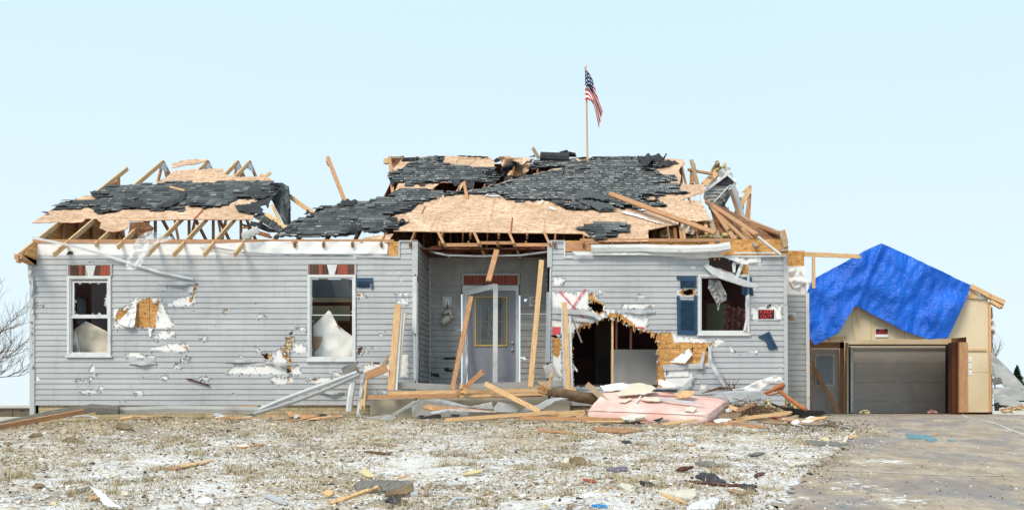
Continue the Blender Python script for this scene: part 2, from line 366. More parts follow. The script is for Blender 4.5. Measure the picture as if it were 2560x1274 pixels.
r2 = nd(t, 'ShaderNodeMapRange'); t.links.new(s2, r2.inputs[0]); r2.inputs[1].default_value = 1.02; r2.inputs[2].default_value = 1.10
c = mix(t, r2.outputs[0], c, (0.80, 0.78, 0.76))
t.links.new(c, b.inputs['Base Color']); bump(t, b, fx, 0.25, 0.01)
t.links.new(ramp(t, noise_n(t, v, .9, 4), [(0.4, (.45, .45, .45)), (.6, (.8, .8, .8))]), b.inputs['Roughness'])
# litter / blades
m, t, b = new_mat('litter', 0.95)
c = ramp(t, island(t), [(0, (0.08, 0.06, 0.045)), (.12, (0.20, 0.13, 0.08)), (.42, (0.38, 0.28, 0.17)), (.68, (0.84, 0.82, 0.80)), (.96, (0.66, 0.55, 0.30))], 'CONSTANT')
t.links.new(c, b.inputs['Base Color'])
m, t, b = new_mat('dry_blades', 0.95)
c = ramp(t, island(t), [(0, (0.20, 0.15, 0.085)), (.4, (0.45, 0.36, 0.22)), (.8, (0.60, 0.50, 0.34)), (1, (0.30, 0.29, 0.19))])
t.links.new(c, b.inputs['Base Color'])
# flag
m, t, b = new_mat('flag_cloth', 0.8)
uv = t.nodes.new('ShaderNodeTexCoord').outputs['UV']; su = t.nodes.new('ShaderNodeSeparateXYZ'); t.links.new(uv, su.inputs[0])
stripe = mth(t, 'GREATER_THAN', mth(t, 'MODULO', mth(t, 'MULTIPLY', su.outputs[1], 13), 2), 1.0)
c = mix(t, stripe, (0.52, 0.02, 0.045), (0.80, 0.80, 0.80))
cant = mth(t, 'MULTIPLY', mth(t, 'LESS_THAN', su.outputs[0], .42), mth(t, 'GREATER_THAN', su.outputs[1], 6/13))
uu = mth(t, 'MULTIPLY', su.outputs[0], 2.6/.42); vv = mth(t, 'MULTIPLY', mth(t, 'SUBTRACT', su.outputs[1], 6/13), 4/(7/13))
def star(ox, oy):
    a = mth(t, 'SUBTRACT', mth(t, 'FRACT', mth(t, 'ADD', uu, ox)), .5); bb = mth(t, 'SUBTRACT', mth(t, 'FRACT', mth(t, 'ADD', vv, oy)), .5)
    return mth(t, 'LESS_THAN', mth(t, 'ADD', mth(t, 'MULTIPLY', a, a), mth(t, 'MULTIPLY', bb, bb)), .022)
st = mth(t, 'MAXIMUM', star(0, 0), star(.5, .5))
c = mix(t, cant, c, mix(t, st, (0.012, 0.022, 0.09), (0.82, 0.82, 0.82)))
t.links.new(c, b.inputs['Base Color'])

# ---------------------------------------------------------------- mesh builder
class MB:
    def __init__(s): s.v = []; s.f = []; s.uv = []; s.mi = []
    def face(s, pts, uvs=None, mi=0):
        i = len(s.v); s.v += [Vector(p) for p in pts]
        s.f.append(tuple(range(i, i+len(pts)))); s.uv.append(uvs or [(0, 0)]*len(pts)); s.mi.append(mi)
    def shared(s, verts, faces, uvs=None, mi=0):
        i = len(s.v); s.v += [Vector(p) for p in verts]
        for k, f in enumerate(faces):
            s.f.append(tuple(i+a for a in f)); s.mi.append(mi)
            s.uv.append([(0, 0)]*len(f) if uvs is None else ([uvs[a] for a in f]))
    def box(s, a, b, mi=0):
        x0, y0, z0 = a; x1, y1, z1 = b
        vs = [(x0, y0, z0), (x1, y0, z0), (x1, y1, z0), (x0, y1, z0), (x0, y0, z1), (x1, y0, z1), (x1, y1, z1), (x0, y1, z1)]
        i = len(s.v); s.v += [Vector(p) for p in vs]
        for f in ((0, 1, 5, 4), (1, 2, 6, 5), (2, 3, 7, 6), (3, 0, 4, 7), (4, 5, 6, 7), (3, 2, 1, 0)):
            s.f.append(tuple(i+q for q in f)); s.mi.append(mi)
            q = [vs[k] for k in f]
            if f in ((0, 1, 5, 4), (2, 3, 7, 6)): s.uv.append([(p[0], p[2]) for p in q])
            elif f in ((1, 2, 6, 5), (3, 0, 4, 7)): s.uv.append([(p[1], p[2]) for p in q])
            else: s.uv.append([(p[0], p[1]) for p in q])
    def board(s, p1, p2, w=0.089, t=0.038, n=(0, -1, 0), mi=0, broken=(0, 0), sag=0.0):
        p1, p2 = Vector(p1), Vector(p2); d = p2-p1; L_ = d.length; d.normalize()
        n = Vector(n); n = (n-d*n.dot(d))
        if n.length < 1e-3: n = Vector((1, 0, 0))-d*d.x
        n.normalize(); sd_ = d.cross(n)
        K = 4 if (broken[0] or broken[1]) else 1
        off = U(0, 30); vo_ = U(0, 30)
        i = len(s.v)
        for e, (p, br_) in enumerate(((p1, broken[0]), (p2, broken[1]))):
            for k in range(K+1):
                for q in (0, 1):
                    ext = U(-br_, br_) if br_ else 0
                    s.v.append(p + sd_*(w*(k/K-.5)) + n*(t*(.5-q)) + d*ext*(1 if e else -1))
        M = 2*(K+1)
        A = lambda e, k, q: i+e*M+2*k+q
        def add(f, uv): s.f.append(f); s.uv.append(uv); s.mi.append(mi)
        for k in range(K):
            v0, v1 = w*k/K+vo_, w*(k+1)/K+vo_
            add((A(0, k, 0), A(1, k, 0), A(1, k+1, 0), A(0, k+1, 0)), [(off, v0), (off+L_, v0), (off+L_, v1), (off, v1)])
            add((A(0, k+1, 1), A(1, k+1, 1), A(1, k, 1), A(0, k, 1)), [(off, v1+1), (off+L_, v1+1), (off+L_, v0+1), (off, v0+1)])
            add((A(0, k, 1), A(0, k, 0), A(0, k+1, 0), A(0, k+1, 1)), [(off, v0), (off+t, v0), (off+t, v1), (off, v1)])
            add((A(1, k, 0), A(1, k, 1), A(1, k+1, 1), A(1, k+1, 0)), [(off, v0), (off+t, v0), (off+t, v1), (off, v1)])
        add((A(0, 0, 1), A(1, 0, 1), A(1, 0, 0), A(0, 0, 0)), [(off, vo_+2), (off+L_, vo_+2), (off+L_, vo_+2+t), (off, vo_+2+t)])
        add((A(0, K, 0), A(1, K, 0), A(1, K, 1), A(0, K, 1)), [(off, vo_+3), (off+L_, vo_+3), (off+L_, vo_+3+t), (off, vo_+3+t)])
    def tube(s, pts, rad, seg=6, mi=0, cap=True):
        pts = [Vector(p) for p in pts]; i = len(s.v); n = len(pts)
        if isinstance(rad, (int, float)): rad = [rad]*n
        ref = Vector((.3, .2, .93))
        for k, p in enumerate(pts):
            d = (pts[min(k+1, n-1)]-pts[max(k-1, 0)]); d.normalize()
            a = d.cross(ref)
            if a.length < .1: a = d.cross(Vector((1, 0, 0)))
            a.normalize(); b_ = d.cross(a)
            for q in range(seg):
                an = 2*math.pi*q/seg; s.v.append(p+a*math.cos(an)*rad[k]+b_*math.sin(an)*rad[k])
        for k in range(n-1):
            for q in range(seg):
                q2 = (q+1) % seg
                s.f.append((i+k*seg+q, i+k*seg+q2, i+(k+1)*seg+q2, i+(k+1)*seg+q)); s.mi.append(mi)
                s.uv.append([(k*.1, q*.02), (k*.1, q*.02+.02), (k*.1+.1, q*.02+.02), (k*.1+.1, q*.02)])
        if cap:
            s.f.append(tuple(i+q for q in range(seg))[::-1]); s.uv.append([(0, 0)]*seg); s.mi.append(mi)
            s.f.append(tuple(i+(n-1)*seg+q for q in range(seg))); s.uv.append([(0, 0)]*seg); s.mi.append(mi)
    def plate(s, pts, nrm, th, mi=0, mi_side=None, uvs=None):   # flat prism from a 3-D outline
        pts = [Vector(p) for p in pts]; nrm = Vector(nrm).normalized()
        bk = [p-nrm*th for p in pts]
        uvs = uvs or [(p.x, p.z if abs(nrm.z) < .9 else p.y) for p in pts]
        n = len(pts); s.shared(pts+bk, [tuple(range(n)), tuple(range(2*n-1, n-1, -1))], list(uvs)+list(uvs), mi)
        i = len(s.v)-2*n
        for k in range(n):
            k2 = (k+1) % n
            s.f.append((i+k, i+n+k, i+n+k2, i+k2)); s.uv.append([uvs[k], uvs[k], uvs[k2], uvs[k2]]); s.mi.append(mi if mi_side is None else mi_side)
    def build(s, name, mats, parent=None, label=None, cat=None, group=None, kind=None, smooth_=False, mod=None):
        me = bpy.data.meshes.new(name)
        if parent is not None: o0 = parent['_o'] if '_o' in parent else (0, 0, 0); o0 = Vector(o0)
        else:
            xs = [p.x for p in s.v]; ys = [p.y for p in s.v]; zs = [p.z for p in s.v]
            o0 = Vector(((min(xs)+max(xs))/2, (min(ys)+max(ys))/2, min(zs))) if kind is None else Vector((0, 0, 0))
        me.from_pydata([tuple(p-o0) for p in s.v], [], s.f)
        uvl = me.uv_layers.new(name='UVMap')
        flat = [c for u in s.uv for p in u for c in p]
        uvl.data.foreach_set('uv', flat)
        if isinstance(mats, str): mats = [mats]
        for q in mats: me.materials.append(MATS[q])
        me.polygons.foreach_set('material_index', s.mi)
        if smooth_: me.polygons.foreach_set('use_smooth', [True]*len(s.f))
        me.update()
        o = bpy.data.objects.new(name, me); C.objects.link(o)
        if parent is not None: o.parent = parent; ORG[o.name] = o0
        else: o.location = o0; ORG[o.name] = o0
        if parent is not None: o['_o'] = list(o0)
        else: o['_o'] = list(o0)
        tag(o, label, cat, group, kind)
        if mod: mod(o)
        return o
ORG = {}
def tag(o, label=None, cat=None, group=None, kind=None):
    if label: o['label'] = label
    if cat: o['category'] = cat
    if group: o['group'] = group
    if kind: o['kind'] = kind
def empty(name, loc, label, cat, group=None):
    o = bpy.data.objects.new(name, None); C.objects.link(o); o.location = loc; o['_o'] = list(loc)
    o.empty_display_size = .2
    tag(o, label, cat, group); return o
def solid(th):
    def f(o):
        m_ = o.modifiers.new('solidify', 'SOLIDIFY'); m_.thickness = th; m_.offset = 0
    return f
def clip(poly, ax, val, keep_less):
    out = []; n = len(poly)
    for i in range(n):
        a, b = poly[i], poly[(i+1) % n]
        ia = (a[ax] <= val) if keep_less else (a[ax] >= val); ib = (b[ax] <= val) if keep_less else (b[ax] >= val)
        if ia: out.append(a)
        if ia != ib:
            t_ = (val-a[ax])/(b[ax]-a[ax]); out.append((a[0]+(b[0]-a[0])*t_, a[1]+(b[1]-a[1])*t_))
    return out
def gridpoly(poly, cell, fn, uvs=0.01):      # cut an outline into cells and lift each corner by fn(x, y)
    mb = MB(); idx = {}; V = []; UVs = []; Fs = []
    p2 = [(p[0], p[1]) for p in poly]
    xs = [p[0] for p in p2]; ys = [p[1] for p in p2]
    x = math.floor(min(xs)/cell)*cell
    while x < max(xs):
        col = clip(clip(p2, 0, x, False), 0, x+cell, True)
        if len(col) > 2:
            y = math.floor(min(ys)/cell)*cell
            while y < max(ys):
                q = clip(clip(col, 1, y, False), 1, y+cell, True)
                if len(q) > 2:
                    f = []
                    for p in q:
                        k = (round(p[0], 3), round(p[1], 3))
                        if k not in idx: idx[k] = len(V); V.append(fn(*p)); UVs.append((p[0]*uvs, p[1]*uvs))
                        if not f or f[-1] != idx[k]: f.append(idx[k])
                    if len(f) > 1 and f[0] == f[-1]: f.pop()
                    if len(set(f)) > 2 and len(set(f)) == len(f):
                        Fs.append(tuple(f))
                y += cell
        x += cell
    mb.shared(V, Fs, UVs); return mb
def sheet(name, pts, Y, mat, label=None, cat=None, amp=0.03, sc=30.0, cell=6.0, th=0.0, parent=None, group=None, seed=0, jagg=0, step=7, **kw):
    # crumpled sheet whose outline is given by sight lines, each corner with its own depth
    if jagg: pts = jag(pts, jagg, step, seed+5)
    pts = [p if len(p) > 2 else (p[0], p[1], Y) for p in pts]
    def fn(x, y):
        w = 0; s_ = 0
        for q in pts:
            d = 1/((x-q[0])**2+(y-q[1])**2+.5); w += d; s_ += d*q[2]
        yy = s_/w + amp*(nz3(x/sc, y/sc, seed)*1.6 + .5*nz3(x/sc*2.7, y/sc*2.7, seed+9))
        return P(x, y, yy)
    mb = gridpoly(pts, cell, fn)
    return mb.build(name, mat, parent, label, cat, group, smooth_=kw.get('smooth', True), mod=solid(th) if th else None)
def bd(name, a, b, label=None, cat='board', mat='pine', w=.089, t=.038, broken=(0, 0), group=None, parent=None, n=(0, -1, 0)):
    # one loose board between two sighted points (px, py, depth)
    mb = MB(); mb.board(P(*a), P(*b), w, t, n=n, broken=broken)
    return mb.build(name, mat, parent, label, cat, group)
# ---------------------------------------------------------------- ground and drive
DR = [(1905, 1300), (2003, 1198), (2073, 1147), (2100, 1127), (2128, 1088), (2142, 1076), (2085, 1059), (2046, 1046), (2030, 1036.5)]
drv = [GP(*p) for p in DR]
drive_xy = [(drv[0].x-1.0, -15.0)] + [(p.x, p.y) for p in drv] + [(5.0, 1.0), (5.0, 12.0), (30, 12.0), (30, -15.0)]
def axis(lo, hi, step, lo2, hi2):
    a = [lo]; s_ = step
    while a[0] > lo2: s_ *= 1.35; a.insert(0, a[0]-s_)
    while a[-1] < hi: a.append(a[-1]+step)
    s_ = step
    while a[-1] < hi2: s_ *= 1.35; a.append(a[-1]+s_)
    return a
gx = axis(-13.5, 9.5, .075, -700, 700); gy = axis(-13.5, .5, .06, -120, 1500)
def gh(X, Y):
    z = gbase(X, Y)
    if -20 < X < 14 and -20 < Y < 3:
        d_ = inpoly(X, Y, drive_xy)
        if d_: return z-.03
        a = smooth((-.3-Y)/1.5)*.8+.2
        z += a*(.035*nz3(X*.9, Y*.9)+.022*nz3(X*3.1, Y*3.1, 3)+.013*nz3(X*9, Y*9, 5))
    return z
vs = []; 
for Y in gy:
    for X in gx: vs.append((X, Y, gh(X, Y)))
nx, ny = len(gx), len(gy)
fs = [(j*nx+i, j*nx+i+1, (j+1)*nx+i+1, (j+1)*nx+i) for j in range(ny-1) for i in range(nx-1)]
me = bpy.data.meshes.new('ground'); me.from_pydata(vs, [], fs); me.materials.append(MATS['ground'])
me.polygons.foreach_set('use_smooth', [True]*len(fs))
g = bpy.data.objects.new('ground', me); C.objects.link(g); g['kind'] = 'structure'
dp = jag(drive_xy, .11, .10, 4, skip=(0, 9, 10, 11, 12, 13, 14))
mb = gridpoly(dp, .45, lambda x, y: Vector((x, y, gbase(x, y)+.012)))
mb.build('driveway', 'concrete', kind='structure')
def ground_strip(pts, w, up=.018):
    mb = MB(); q = [GP(*p) for p in pts]
    for a, b_ in zip(q, q[1:]):
        k = 14
        for i in range(k):
            p0, p1 = a.lerp(b_, i/k), a.lerp(b_, (i+1)/k)
            s_ = (b_-a).cross(Vector((0, 0, 1))).normalized()
            w0, w1 = w*(.6+.6*abs(nz3(p0.x*3, p0.y*3))), w*(.6+.6*abs(nz3(p1.x*3, p1.y*3)))
            for p in (p0, p1): p.z = gbase(p.x, p.y)+up
            mb.face([p0-s_*w0, p1-s_*w1, p1+s_*w1, p0+s_*w0])
    return mb
for pts in ([(2371, 1032), (2420, 1045), (2500, 1064), (2562, 1088)], [(2045, 1177.5), (2180, 1182), (2315, 1188), (2420, 1191), (2562, 1193)], [(2087, 1059.5), (2141, 1076), (2128, 1088)]):
    ground_strip(pts, .022).build('driveway_joint', 'snow', kind='structure')

# ---------------------------------------------------------------- ruined house
house = empty('ruined_house', (-4.0, 4.0, 0.0), 'storm-wrecked single storey house with grey siding, torn roof and smashed windows', 'house')
def sp(poly): return poly
ZS = 2.769
z6 = lambda *p: zz(0, 620, ZS, p)
z7 = lambda *p: zz(500, 620, ZS, p)
zr = lambda *p: zz(1340, 580, 2.548, p)
zd = lambda *p: zz(1640, 580, 2.548, p)
S_ = [  # vinyl gone, wrap shows
 z6((780,410),(850,410),(940,345),(1000,340),(1110,345),(1165,470),(1210,530),(1180,553),(785,550)),
 z6((1150,380),(1240,345),(1310,330),(1355,330),(1350,370),(1310,400),(1150,405)), z6((1260,285),(1340,255),(1375,240),(1350,295),(1300,302)),
 z6((1070,600),(1110,570),(1210,568),(1205,600),(1150,632),(1065,628)), z6((1040,690),(1170,655),(1300,650),(1310,700),(1280,712),(1040,705)),
 z6((865,720),(960,720),(1000,745),(1070,740),(1070,762),(870,750)), z6((1180,835),(1220,800),(1250,800),(1240,832)),
 z6((1115,880),(1165,873),(1160,905),(1110,908)), z6((965,905),(1000,890),(1005,905)), z6((545,1000),(560,980),(690,975),(680,1003)),
 z6((680,972),(690,955),(720,960),(715,975)), z6((925,1005),(930,985),(985,985),(985,1008)), z6((820,1055),(860,1045),(865,1057)),
 z6((615,852),(630,812),(650,797),(658,852)), z6((600,917),(640,860),(662,865),(630,915)), z6((525,920),(530,905),(575,903),(570,920)),
 z6((242,880),(270,885),(272,918),(245,915)), z6((245,395),(275,378),(303,380),(300,397)), z6((1120,285),(1130,268),(1210,272),(1160,285)),
 z6((1385,612),(1432,610),(1432,632),(1385,632)), z6((1365,908),(1400,885),(1440,888),(1440,912)), z6((1320,440),(1350,432),(1360,442)),
 z6((600,98),(655,90),(640,104)), z6((1225,780),(1260,760),(1305,765),(1290,782)), z6((1085,830),(1090,812),(1105,828)), z6((1450,260),(1475,268),(1450,275)),
 z7((178,865),(260,800),(400,815),(540,800),(610,872)), z7((485,910),(500,885),(610,888),(650,875),(640,925),(540,940)),
 z7((480,795),(500,730),(550,690),(600,740),(630,795)), z7((610,720),(640,655),(700,655),(740,680),(740,722)),
 z7((610,870),(640,815),(680,812),(705,870)), z7((380,715),(380,670),(425,715)), z7((665,565),(670,540),(735,545),(730,565)), z7((0,632),(0,610),(45,608),(45,634)),
 z7((0,908),(0,885),(70,890),(40,912)), z7((770,925),(820,888),(960,895),(960,928),(860,945)), z7((890,880),(900,855),(960,855),(985,882)),
 z7((1345,328),(1350,306),(1440,303),(1440,327)), z7((1350,352),(1440,348),(1440,387),(1360,382)), z7((1085,310),(1150,308),(1145,337),(1090,337)),
 z7((1235,612),(1245,588),(1268,588),(1250,614)), z7((1105,830),(1160,790),(1290,790),(1300,740),(1440,730),(1440,890),(1130,862)),
 z7((1135,697),(1190,683),(1160,712)), z7((1385,222),(1392,196),(1398,222)), z7((155,434),(205,413),(200,436)), z7((395,482),(400,462),(450,462)),
 z7((265,745),(290,740),(288,750)), z7((1000,1000),(1050,990),(1052,1004)), z7((1225,1005),(1230,985),(1290,985),(1290,1006)),
 zr((102,472),(100,378),(340,375),(350,430),(345,490),(200,490)), zr((102,600),(102,558),(290,568),(290,605),(230,640),(102,656)), zr((102,655),(158,655),(164,960),(104,950)),
 zr((360,388),(400,366),(435,372),(430,390)), zr((335,378),(360,380),(430,450),(440,530),(400,560),(330,500)), zr((430,490),(480,480),(540,515),(700,528),(718,555),(690,625),(600,600),(470,540)),
 zr((540,482),(560,456),(762,458),(755,472),(690,484)), zr((633,413),(650,397),(690,400),(682,413)), zr((110,336),(112,290),(130,286),(185,292),(180,306),(150,338)),
 zr((865,636),(980,668),(1100,678),(1125,705),(1100,845),(1000,900),(990,985),(775,990),(775,636)), zr((1235,755),(1240,718),(1262,756)), zr((982,232),(985,215),(1018,215),(1018,238)),
 zr((892,382),(905,362),(1016,360),(1016,405),(900,400)),
 zd((607,552),(605,472),(700,462),(797,462),(797,552)), zd((563,767),(600,738),(650,742),(658,767)), zd((470,757),(475,720),(500,757)),
 zd((270,998),(285,962),(325,962),(322,1000)), zd((345,186),(440,170),(590,160),(590,285),(300,215)), zd((600,440),(620,435),(640,447)),
 zd((530,148),(660,148),(668,205),(540,205)), zd((780,875),(785,850),(797,875)), zd((345,700),(400,670),(440,690),(380,730))]
W_ = [  # wrap gone too, board shows
 z6((795,520),(800,470),(830,415),(850,412),(860,430),(910,410),(900,430),(860,470),(815,500)),
 z6((930,550),(942,380),(1000,345),(1040,340),(1060,370),(1105,350),(1100,400),(1080,480),(1075,550)),
 z6((1305,375),(1320,320),(1355,245),(1378,238),(1350,300),(1330,378)), z6((1255,680),(1290,676),(1310,705),(1300,715),(1280,688)), z6((1260,755),(1305,736),(1305,757)),
 z6((550,918),(560,900),(578,902),(572,920)),
 z7((585,700),(585,670),(600,640),(645,635),(640,690),(610,720)), z7((425,730),(500,722),(500,760),(470,772),(438,765)),
 z7((560,688),(590,690),(640,790),(625,872),(605,862),(600,770),(570,750)), z7((600,925),(600,895),(620,892),(620,926)), z7((728,915),(735,893),(805,898),(800,917)),
 z7((618,602),(618,580),(646,577),(642,602)), z7((592,638),(595,615),(652,612),(635,638)), z7((1085,735),(1090,690),(1125,673),(1135,700),(1105,738)), z7((165,434),(185,420),(200,434)),
 z7((1165,800),(1170,788),(1300,785),(1290,802)), z7((1088,335),(1095,312),(1115,320),(1110,336)), z7((1120,336),(1130,312),(1142,330)),
 zr((333,378),(352,378),(385,430),(430,455),(432,520),(400,530),(335,470)), zr((265,612),(290,570),(345,568),(330,620)), zr((455,535),(475,510),(545,520),(640,600),(760,640),(778,640),(780,700),(600,720),(450,600)),
 zr((103,668),(130,655),(158,690),(165,740),(140,800),(104,780)), zr((775,990),(775,636),(860,634),(880,700),(1120,703),(1095,836),(850,842),(820,860),(830,975)),
 zr((905,385),(930,358),(1012,360),(1016,402),(935,405)), zr((985,780),(985,735),(1010,725),(1000,770)), zr((690,478),(715,460),(740,478)),
 zd((525,285),(540,200),(590,205),(588,290)), zd((355,715),(360,690),(380,710)), zd((700,480),(712,462),(730,462),(712,480))]
O_ = [  # nothing left: looks into the room
 zr((240,985),(228,700),(240,622),(330,590),(372,572),(430,545),(455,540),(500,548),(530,540),(600,592),(640,610),(690,632),(768,652),(776,700),(776,990)),
 zr((342,432),(372,438),(428,462),(430,512),(400,510),(337,488)), zr((935,388),(945,372),(1000,362),(998,398),(955,402)), zr((100,655),(160,650),(160,670),(103,668)),
 zd((335,168),(360,150),(590,160),(590,200),(545,205),(550,285),(340,215)),
 z7((430,740),(440,728),(468,725),(472,765),(446,765)), z7((622,600),(622,583),(640,582),(638,600)), z7((1092,720),(1095,692),(1122,678),(1122,702),(1110,735)), z7((738,914),(740,898),(770,900),(768,915)),
 z6((1335,330),(1352,275),(1362,262),(1345,320)), z7((598,860),(600,835),(625,832),(622,868)), z7((575,700),(590,700),(600,735),(588,735)), zr((988,765),(990,740),(1006,732),(1000,762)),
 zr((1088,762),(1092,725),(1108,722),(1100,765)), z7((1200,798),(1200,790),(1250,790),(1245,798))]
WIN = [(176, 700, 273, 886), (777, 694, 887, 897), (1750, 692, 1870, 830)]   # glazed openings
S_ += [[(a+U(0, 22), b_)  for a, b_ in q] for q in []]
r2_ = random.Random(5)
for k in range(34):                           # small chips and scrapes in the vinyl
    x = r2_.choice([r2_.uniform(85, 1030), r2_.uniform(85, 1030), r2_.uniform(1380, 1955)]); y = r2_.uniform(645, 1005); a = r2_.uniform(1.5, 5); h_ = r2_.uniform(1.2, 3.2)
    (S_ if k % 3 else O_).append([(x-a, y+h_*r2_.uniform(.2, 1)), (x-a*.2, y-h_), (x+a, y-h_*.2), (x+a*.4, y+h_)])
BB = lambda q: (min(p[0] for p in q)-6, min(p[1] for p in q)-6, max(p[0] for p in q)+6, max(p[1] for p in q)+6)
def prep(L_): return [(BB(q), q) for q in L_]
SP, WP, OP = prep(S_), prep(W_), prep(O_)
def hit(pl, x, y):
    for (a, b_, c_, d_), q in pl:
        if a < x < c_ and b_ < y < d_ and inpoly(x, y, q): return True
    return False
def inwin(x, y, e=0): return any(a-e < x < c_+e and b_-e < y < d_+e for a, b_, c_, d_ in WIN)
def topY(px):                                 # upper edge of siding on the front wall
    if px < 998: return 637
    if px < 1044: return 602
    if 1371 < px < 1411: return 604
    if px < 1700: return 630
    return 634 if px > 1830 else 632
def rag(x, y, k): return x+k*1.7*nz3(x*.16, y*.16, 2)+k*.9*nz3(x*.6, y*.6, 4), y+k*1.7*nz3(x*.16, y*.16, 7)+k*.9*nz3(x*.6, y*.6, 6)
def siding(name, org, dr, out, s0, s1, z0, z1, mask, mat='siding', exp=.1145, parent=None, sub=4, ds=.022, seed=0):
    # lap siding: every course leans out at its foot and has an underside
    mb = MB(); org = Vector(org); dr = Vector(dr); out = Vector(out)
    n = int(math.ceil((z1-z0)/exp)); r = random.Random(seed+3)
    for c_ in range(n):
        seams = []; q = s0-r.uniform(0, 3.6)
        while q < s1: q += 3.66; seams.append(q)
        wob = lambda s_: .007*nz3(s_*.45, c_*.9+seed)+.0045*nz3(s_*1.9, c_*5.1+seed)
        for k in range(sub):
            za, zb = z0+(c_+k/sub)*exp, z0+(c_+(k+1)/sub)*exp
            if za >= z1: break
            zb = min(zb, z1); zm = (za+zb)/2
            s_ = s0; run = None
            def emit(a, b_):
                nseg = max(1, int((b_-a)/.45))
                for i in range(nseg):
                    u0, u1 = a+(b_-a)*i/nseg, a+(b_-a)*(i+1)/nseg
                    al = sum(1 for x in seams if x < (u0+u1)/2) % 2*.0025
                    o0, o1 = .018*(1-k/sub)+al, .018*(1-(k+1)/sub)+al
                    w0, w1 = wob(u0), wob(u1)
                    p = lambda u, o_, z_, w_: org+dr*u+out*o_+Vector((0, 0, z_+w_))
                    i0 = len(mb.v)
                    mb.face([p(u0, o0, za, w0), p(u1, o0, za, w1), p(u1, o1, zb, w1), p(u0, o1, zb, w0)])
                    if k == 0: mb.face([p(u0, 0, za, w0), p(u1, 0, za, w1), p(u1, o0, za, w1), p(u0, o0, za, w0)])
            while s_ < s1:
                e = min(s_+ds, s1)
                ok = mask((s_+e)/2, zm)
                if ok and run is None: run = s_
                if not ok and run is not None: emit(run, s_); run = None
                s_ = e
            if run is not None: emit(run, s1)
    return mb.build(name, mat, parent)
def toX(px, Y=0.0): return (px-VX)/F*(D0+Y)
def toZ(py, Y=0.0): return ZC+(HY-py)/F*(D0+Y)
def pxy(X, Z, Y=0.0): return VX+X*F/(D0+Y), HY-(Z-ZC)*F/(D0+Y)
def m_front(X, Z):
    x, y = pxy(X, Z)
    if y < topY(x) or inwin(x, y, 5): return False
    if 169 < x < 281 and 659 < y < 700 or 768 < x < 890 and 656 < y < 700: return False
    x, y = rag(x, y, 1)
    return not (hit(SP, x, y) or hit(WP, x, y) or hit(OP, x, y))
xa, xb, xc_, xd_ = toX(81), toX(1037), toX(1376), toX(1962)
siding('siding', (0, 0, 0), (1, 0, 0), (0, -1, 0), xa, xb, toZ(1012), toZ(602), m_front, parent=house, seed=1)
siding('siding', (0, 0, 0), (1, 0, 0), (0, -1, 0), xc_, xd_, toZ(1013), toZ(604), m_front, parent=house, seed=2)
# porch recess
PD = 1.4
def m_side(s_, z_):
    y = pxy(0, z_)[1]
    if y > 985: return False
    n_ = nz3(s_*3+5, z_*3)+.5*nz3(s_*11, z_*11)
    return not (n_ > .48 and y > 860) and not (s_ < .16+.07*nz3(z_*2.3, 1) and 700 < y)
def m_back(X, z_):
    x, y = pxy(X, z_, PD)
    if 1153 < x < 1302 and y > 683: return False
    if y > 985: return False
    x, y = rag(x, y, 1)
    return not any(inpoly(x, y, q) for q in ([(1105,898),(1112,892),(1138,892),(1137,898)], [(1108,926),(1112,918),(1134,922),(1130,929)], [(1078,940),(1078,930),(1095,934),(1104,945)], [(1301,893),(1306,891),(1316,893),(1312,899)], [(1310,748),(1318,748),(1318,752),(1310,752)]))
xpl, xpr = toX(1043), toX(1370)
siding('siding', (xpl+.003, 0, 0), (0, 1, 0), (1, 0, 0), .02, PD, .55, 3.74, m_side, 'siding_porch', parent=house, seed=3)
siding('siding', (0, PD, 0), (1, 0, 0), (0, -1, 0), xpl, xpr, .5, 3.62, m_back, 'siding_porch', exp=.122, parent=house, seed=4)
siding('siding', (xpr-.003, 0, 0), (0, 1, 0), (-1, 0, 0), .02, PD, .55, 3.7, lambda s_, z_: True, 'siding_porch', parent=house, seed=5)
mb = MB(); mb.box((xpl-.03, .012, .5), (xpl-.006, PD, 3.7)); mb.build('house_wrap', 'house_wrap', house)
# wrap and board layers, cut on a raster so torn edges stay ragged
def raster(name, x0, x1, z0, z1, Y, th, mask, mat, parent, ds=.02, dz=.022, jitter=0.0):
    mb = MB(); z_ = z0
    while z_ < z1:
        zt = min(z_+dz, z1); s_ = x0; run = None
        while s_ < x1-1e-6:
            e = min(s_+ds, x1); ok = mask((s_+e)/2, (z_+zt)/2)
            if ok and run is None: run = s_
            if not ok and run is not None: mb.box((run, Y, z_), (s_, Y+th, zt)); run = None
            s_ = e
        if run is not None: mb.box((run, Y, z_), (x1, Y+th, zt))
        z_ = zt
    return mb.build(name, mat, parent)
def m_wrap(X, Z):
    x, y = pxy(X, Z)
    if inwin(x, y, 3): return False
    if 969 < x < 1000 and y < 641: return False
    if 1411 < x < 1450 and y < 632: return False
    if 1449 < x < 1800 and y < 625: return False
    if x > 1800 and y < 628+(1960-x)*.03: return False
    x, y = rag(x, y, 1.6)
    return not (hit(WP, x, y) or hit(OP, x, y))
def m_osb(X, Z):
    x, y = pxy(X, Z)
    if inwin(x, y, 3): return False
    x, y = rag(x, y, 2.2)
    return not hit(OP, x, y)
raster('house_wrap', xa, xb, toZ(1012), toZ(607), .004, .004, m_wrap, 'house_wrap', house)
raster('house_wrap', xc_, xd_, toZ(1013), toZ(607), .004, .004, m_wrap, 'house_wrap', house)
raster('wall_sheathing', xa, xb, toZ(1010.5), toZ(606), .012, .014, m_osb, 'osb_wall', house)
raster('wall_sheathing', xc_, xd_, toZ(1010.5), toZ(601), .012, .014, m_osb, 'osb_wall', house)
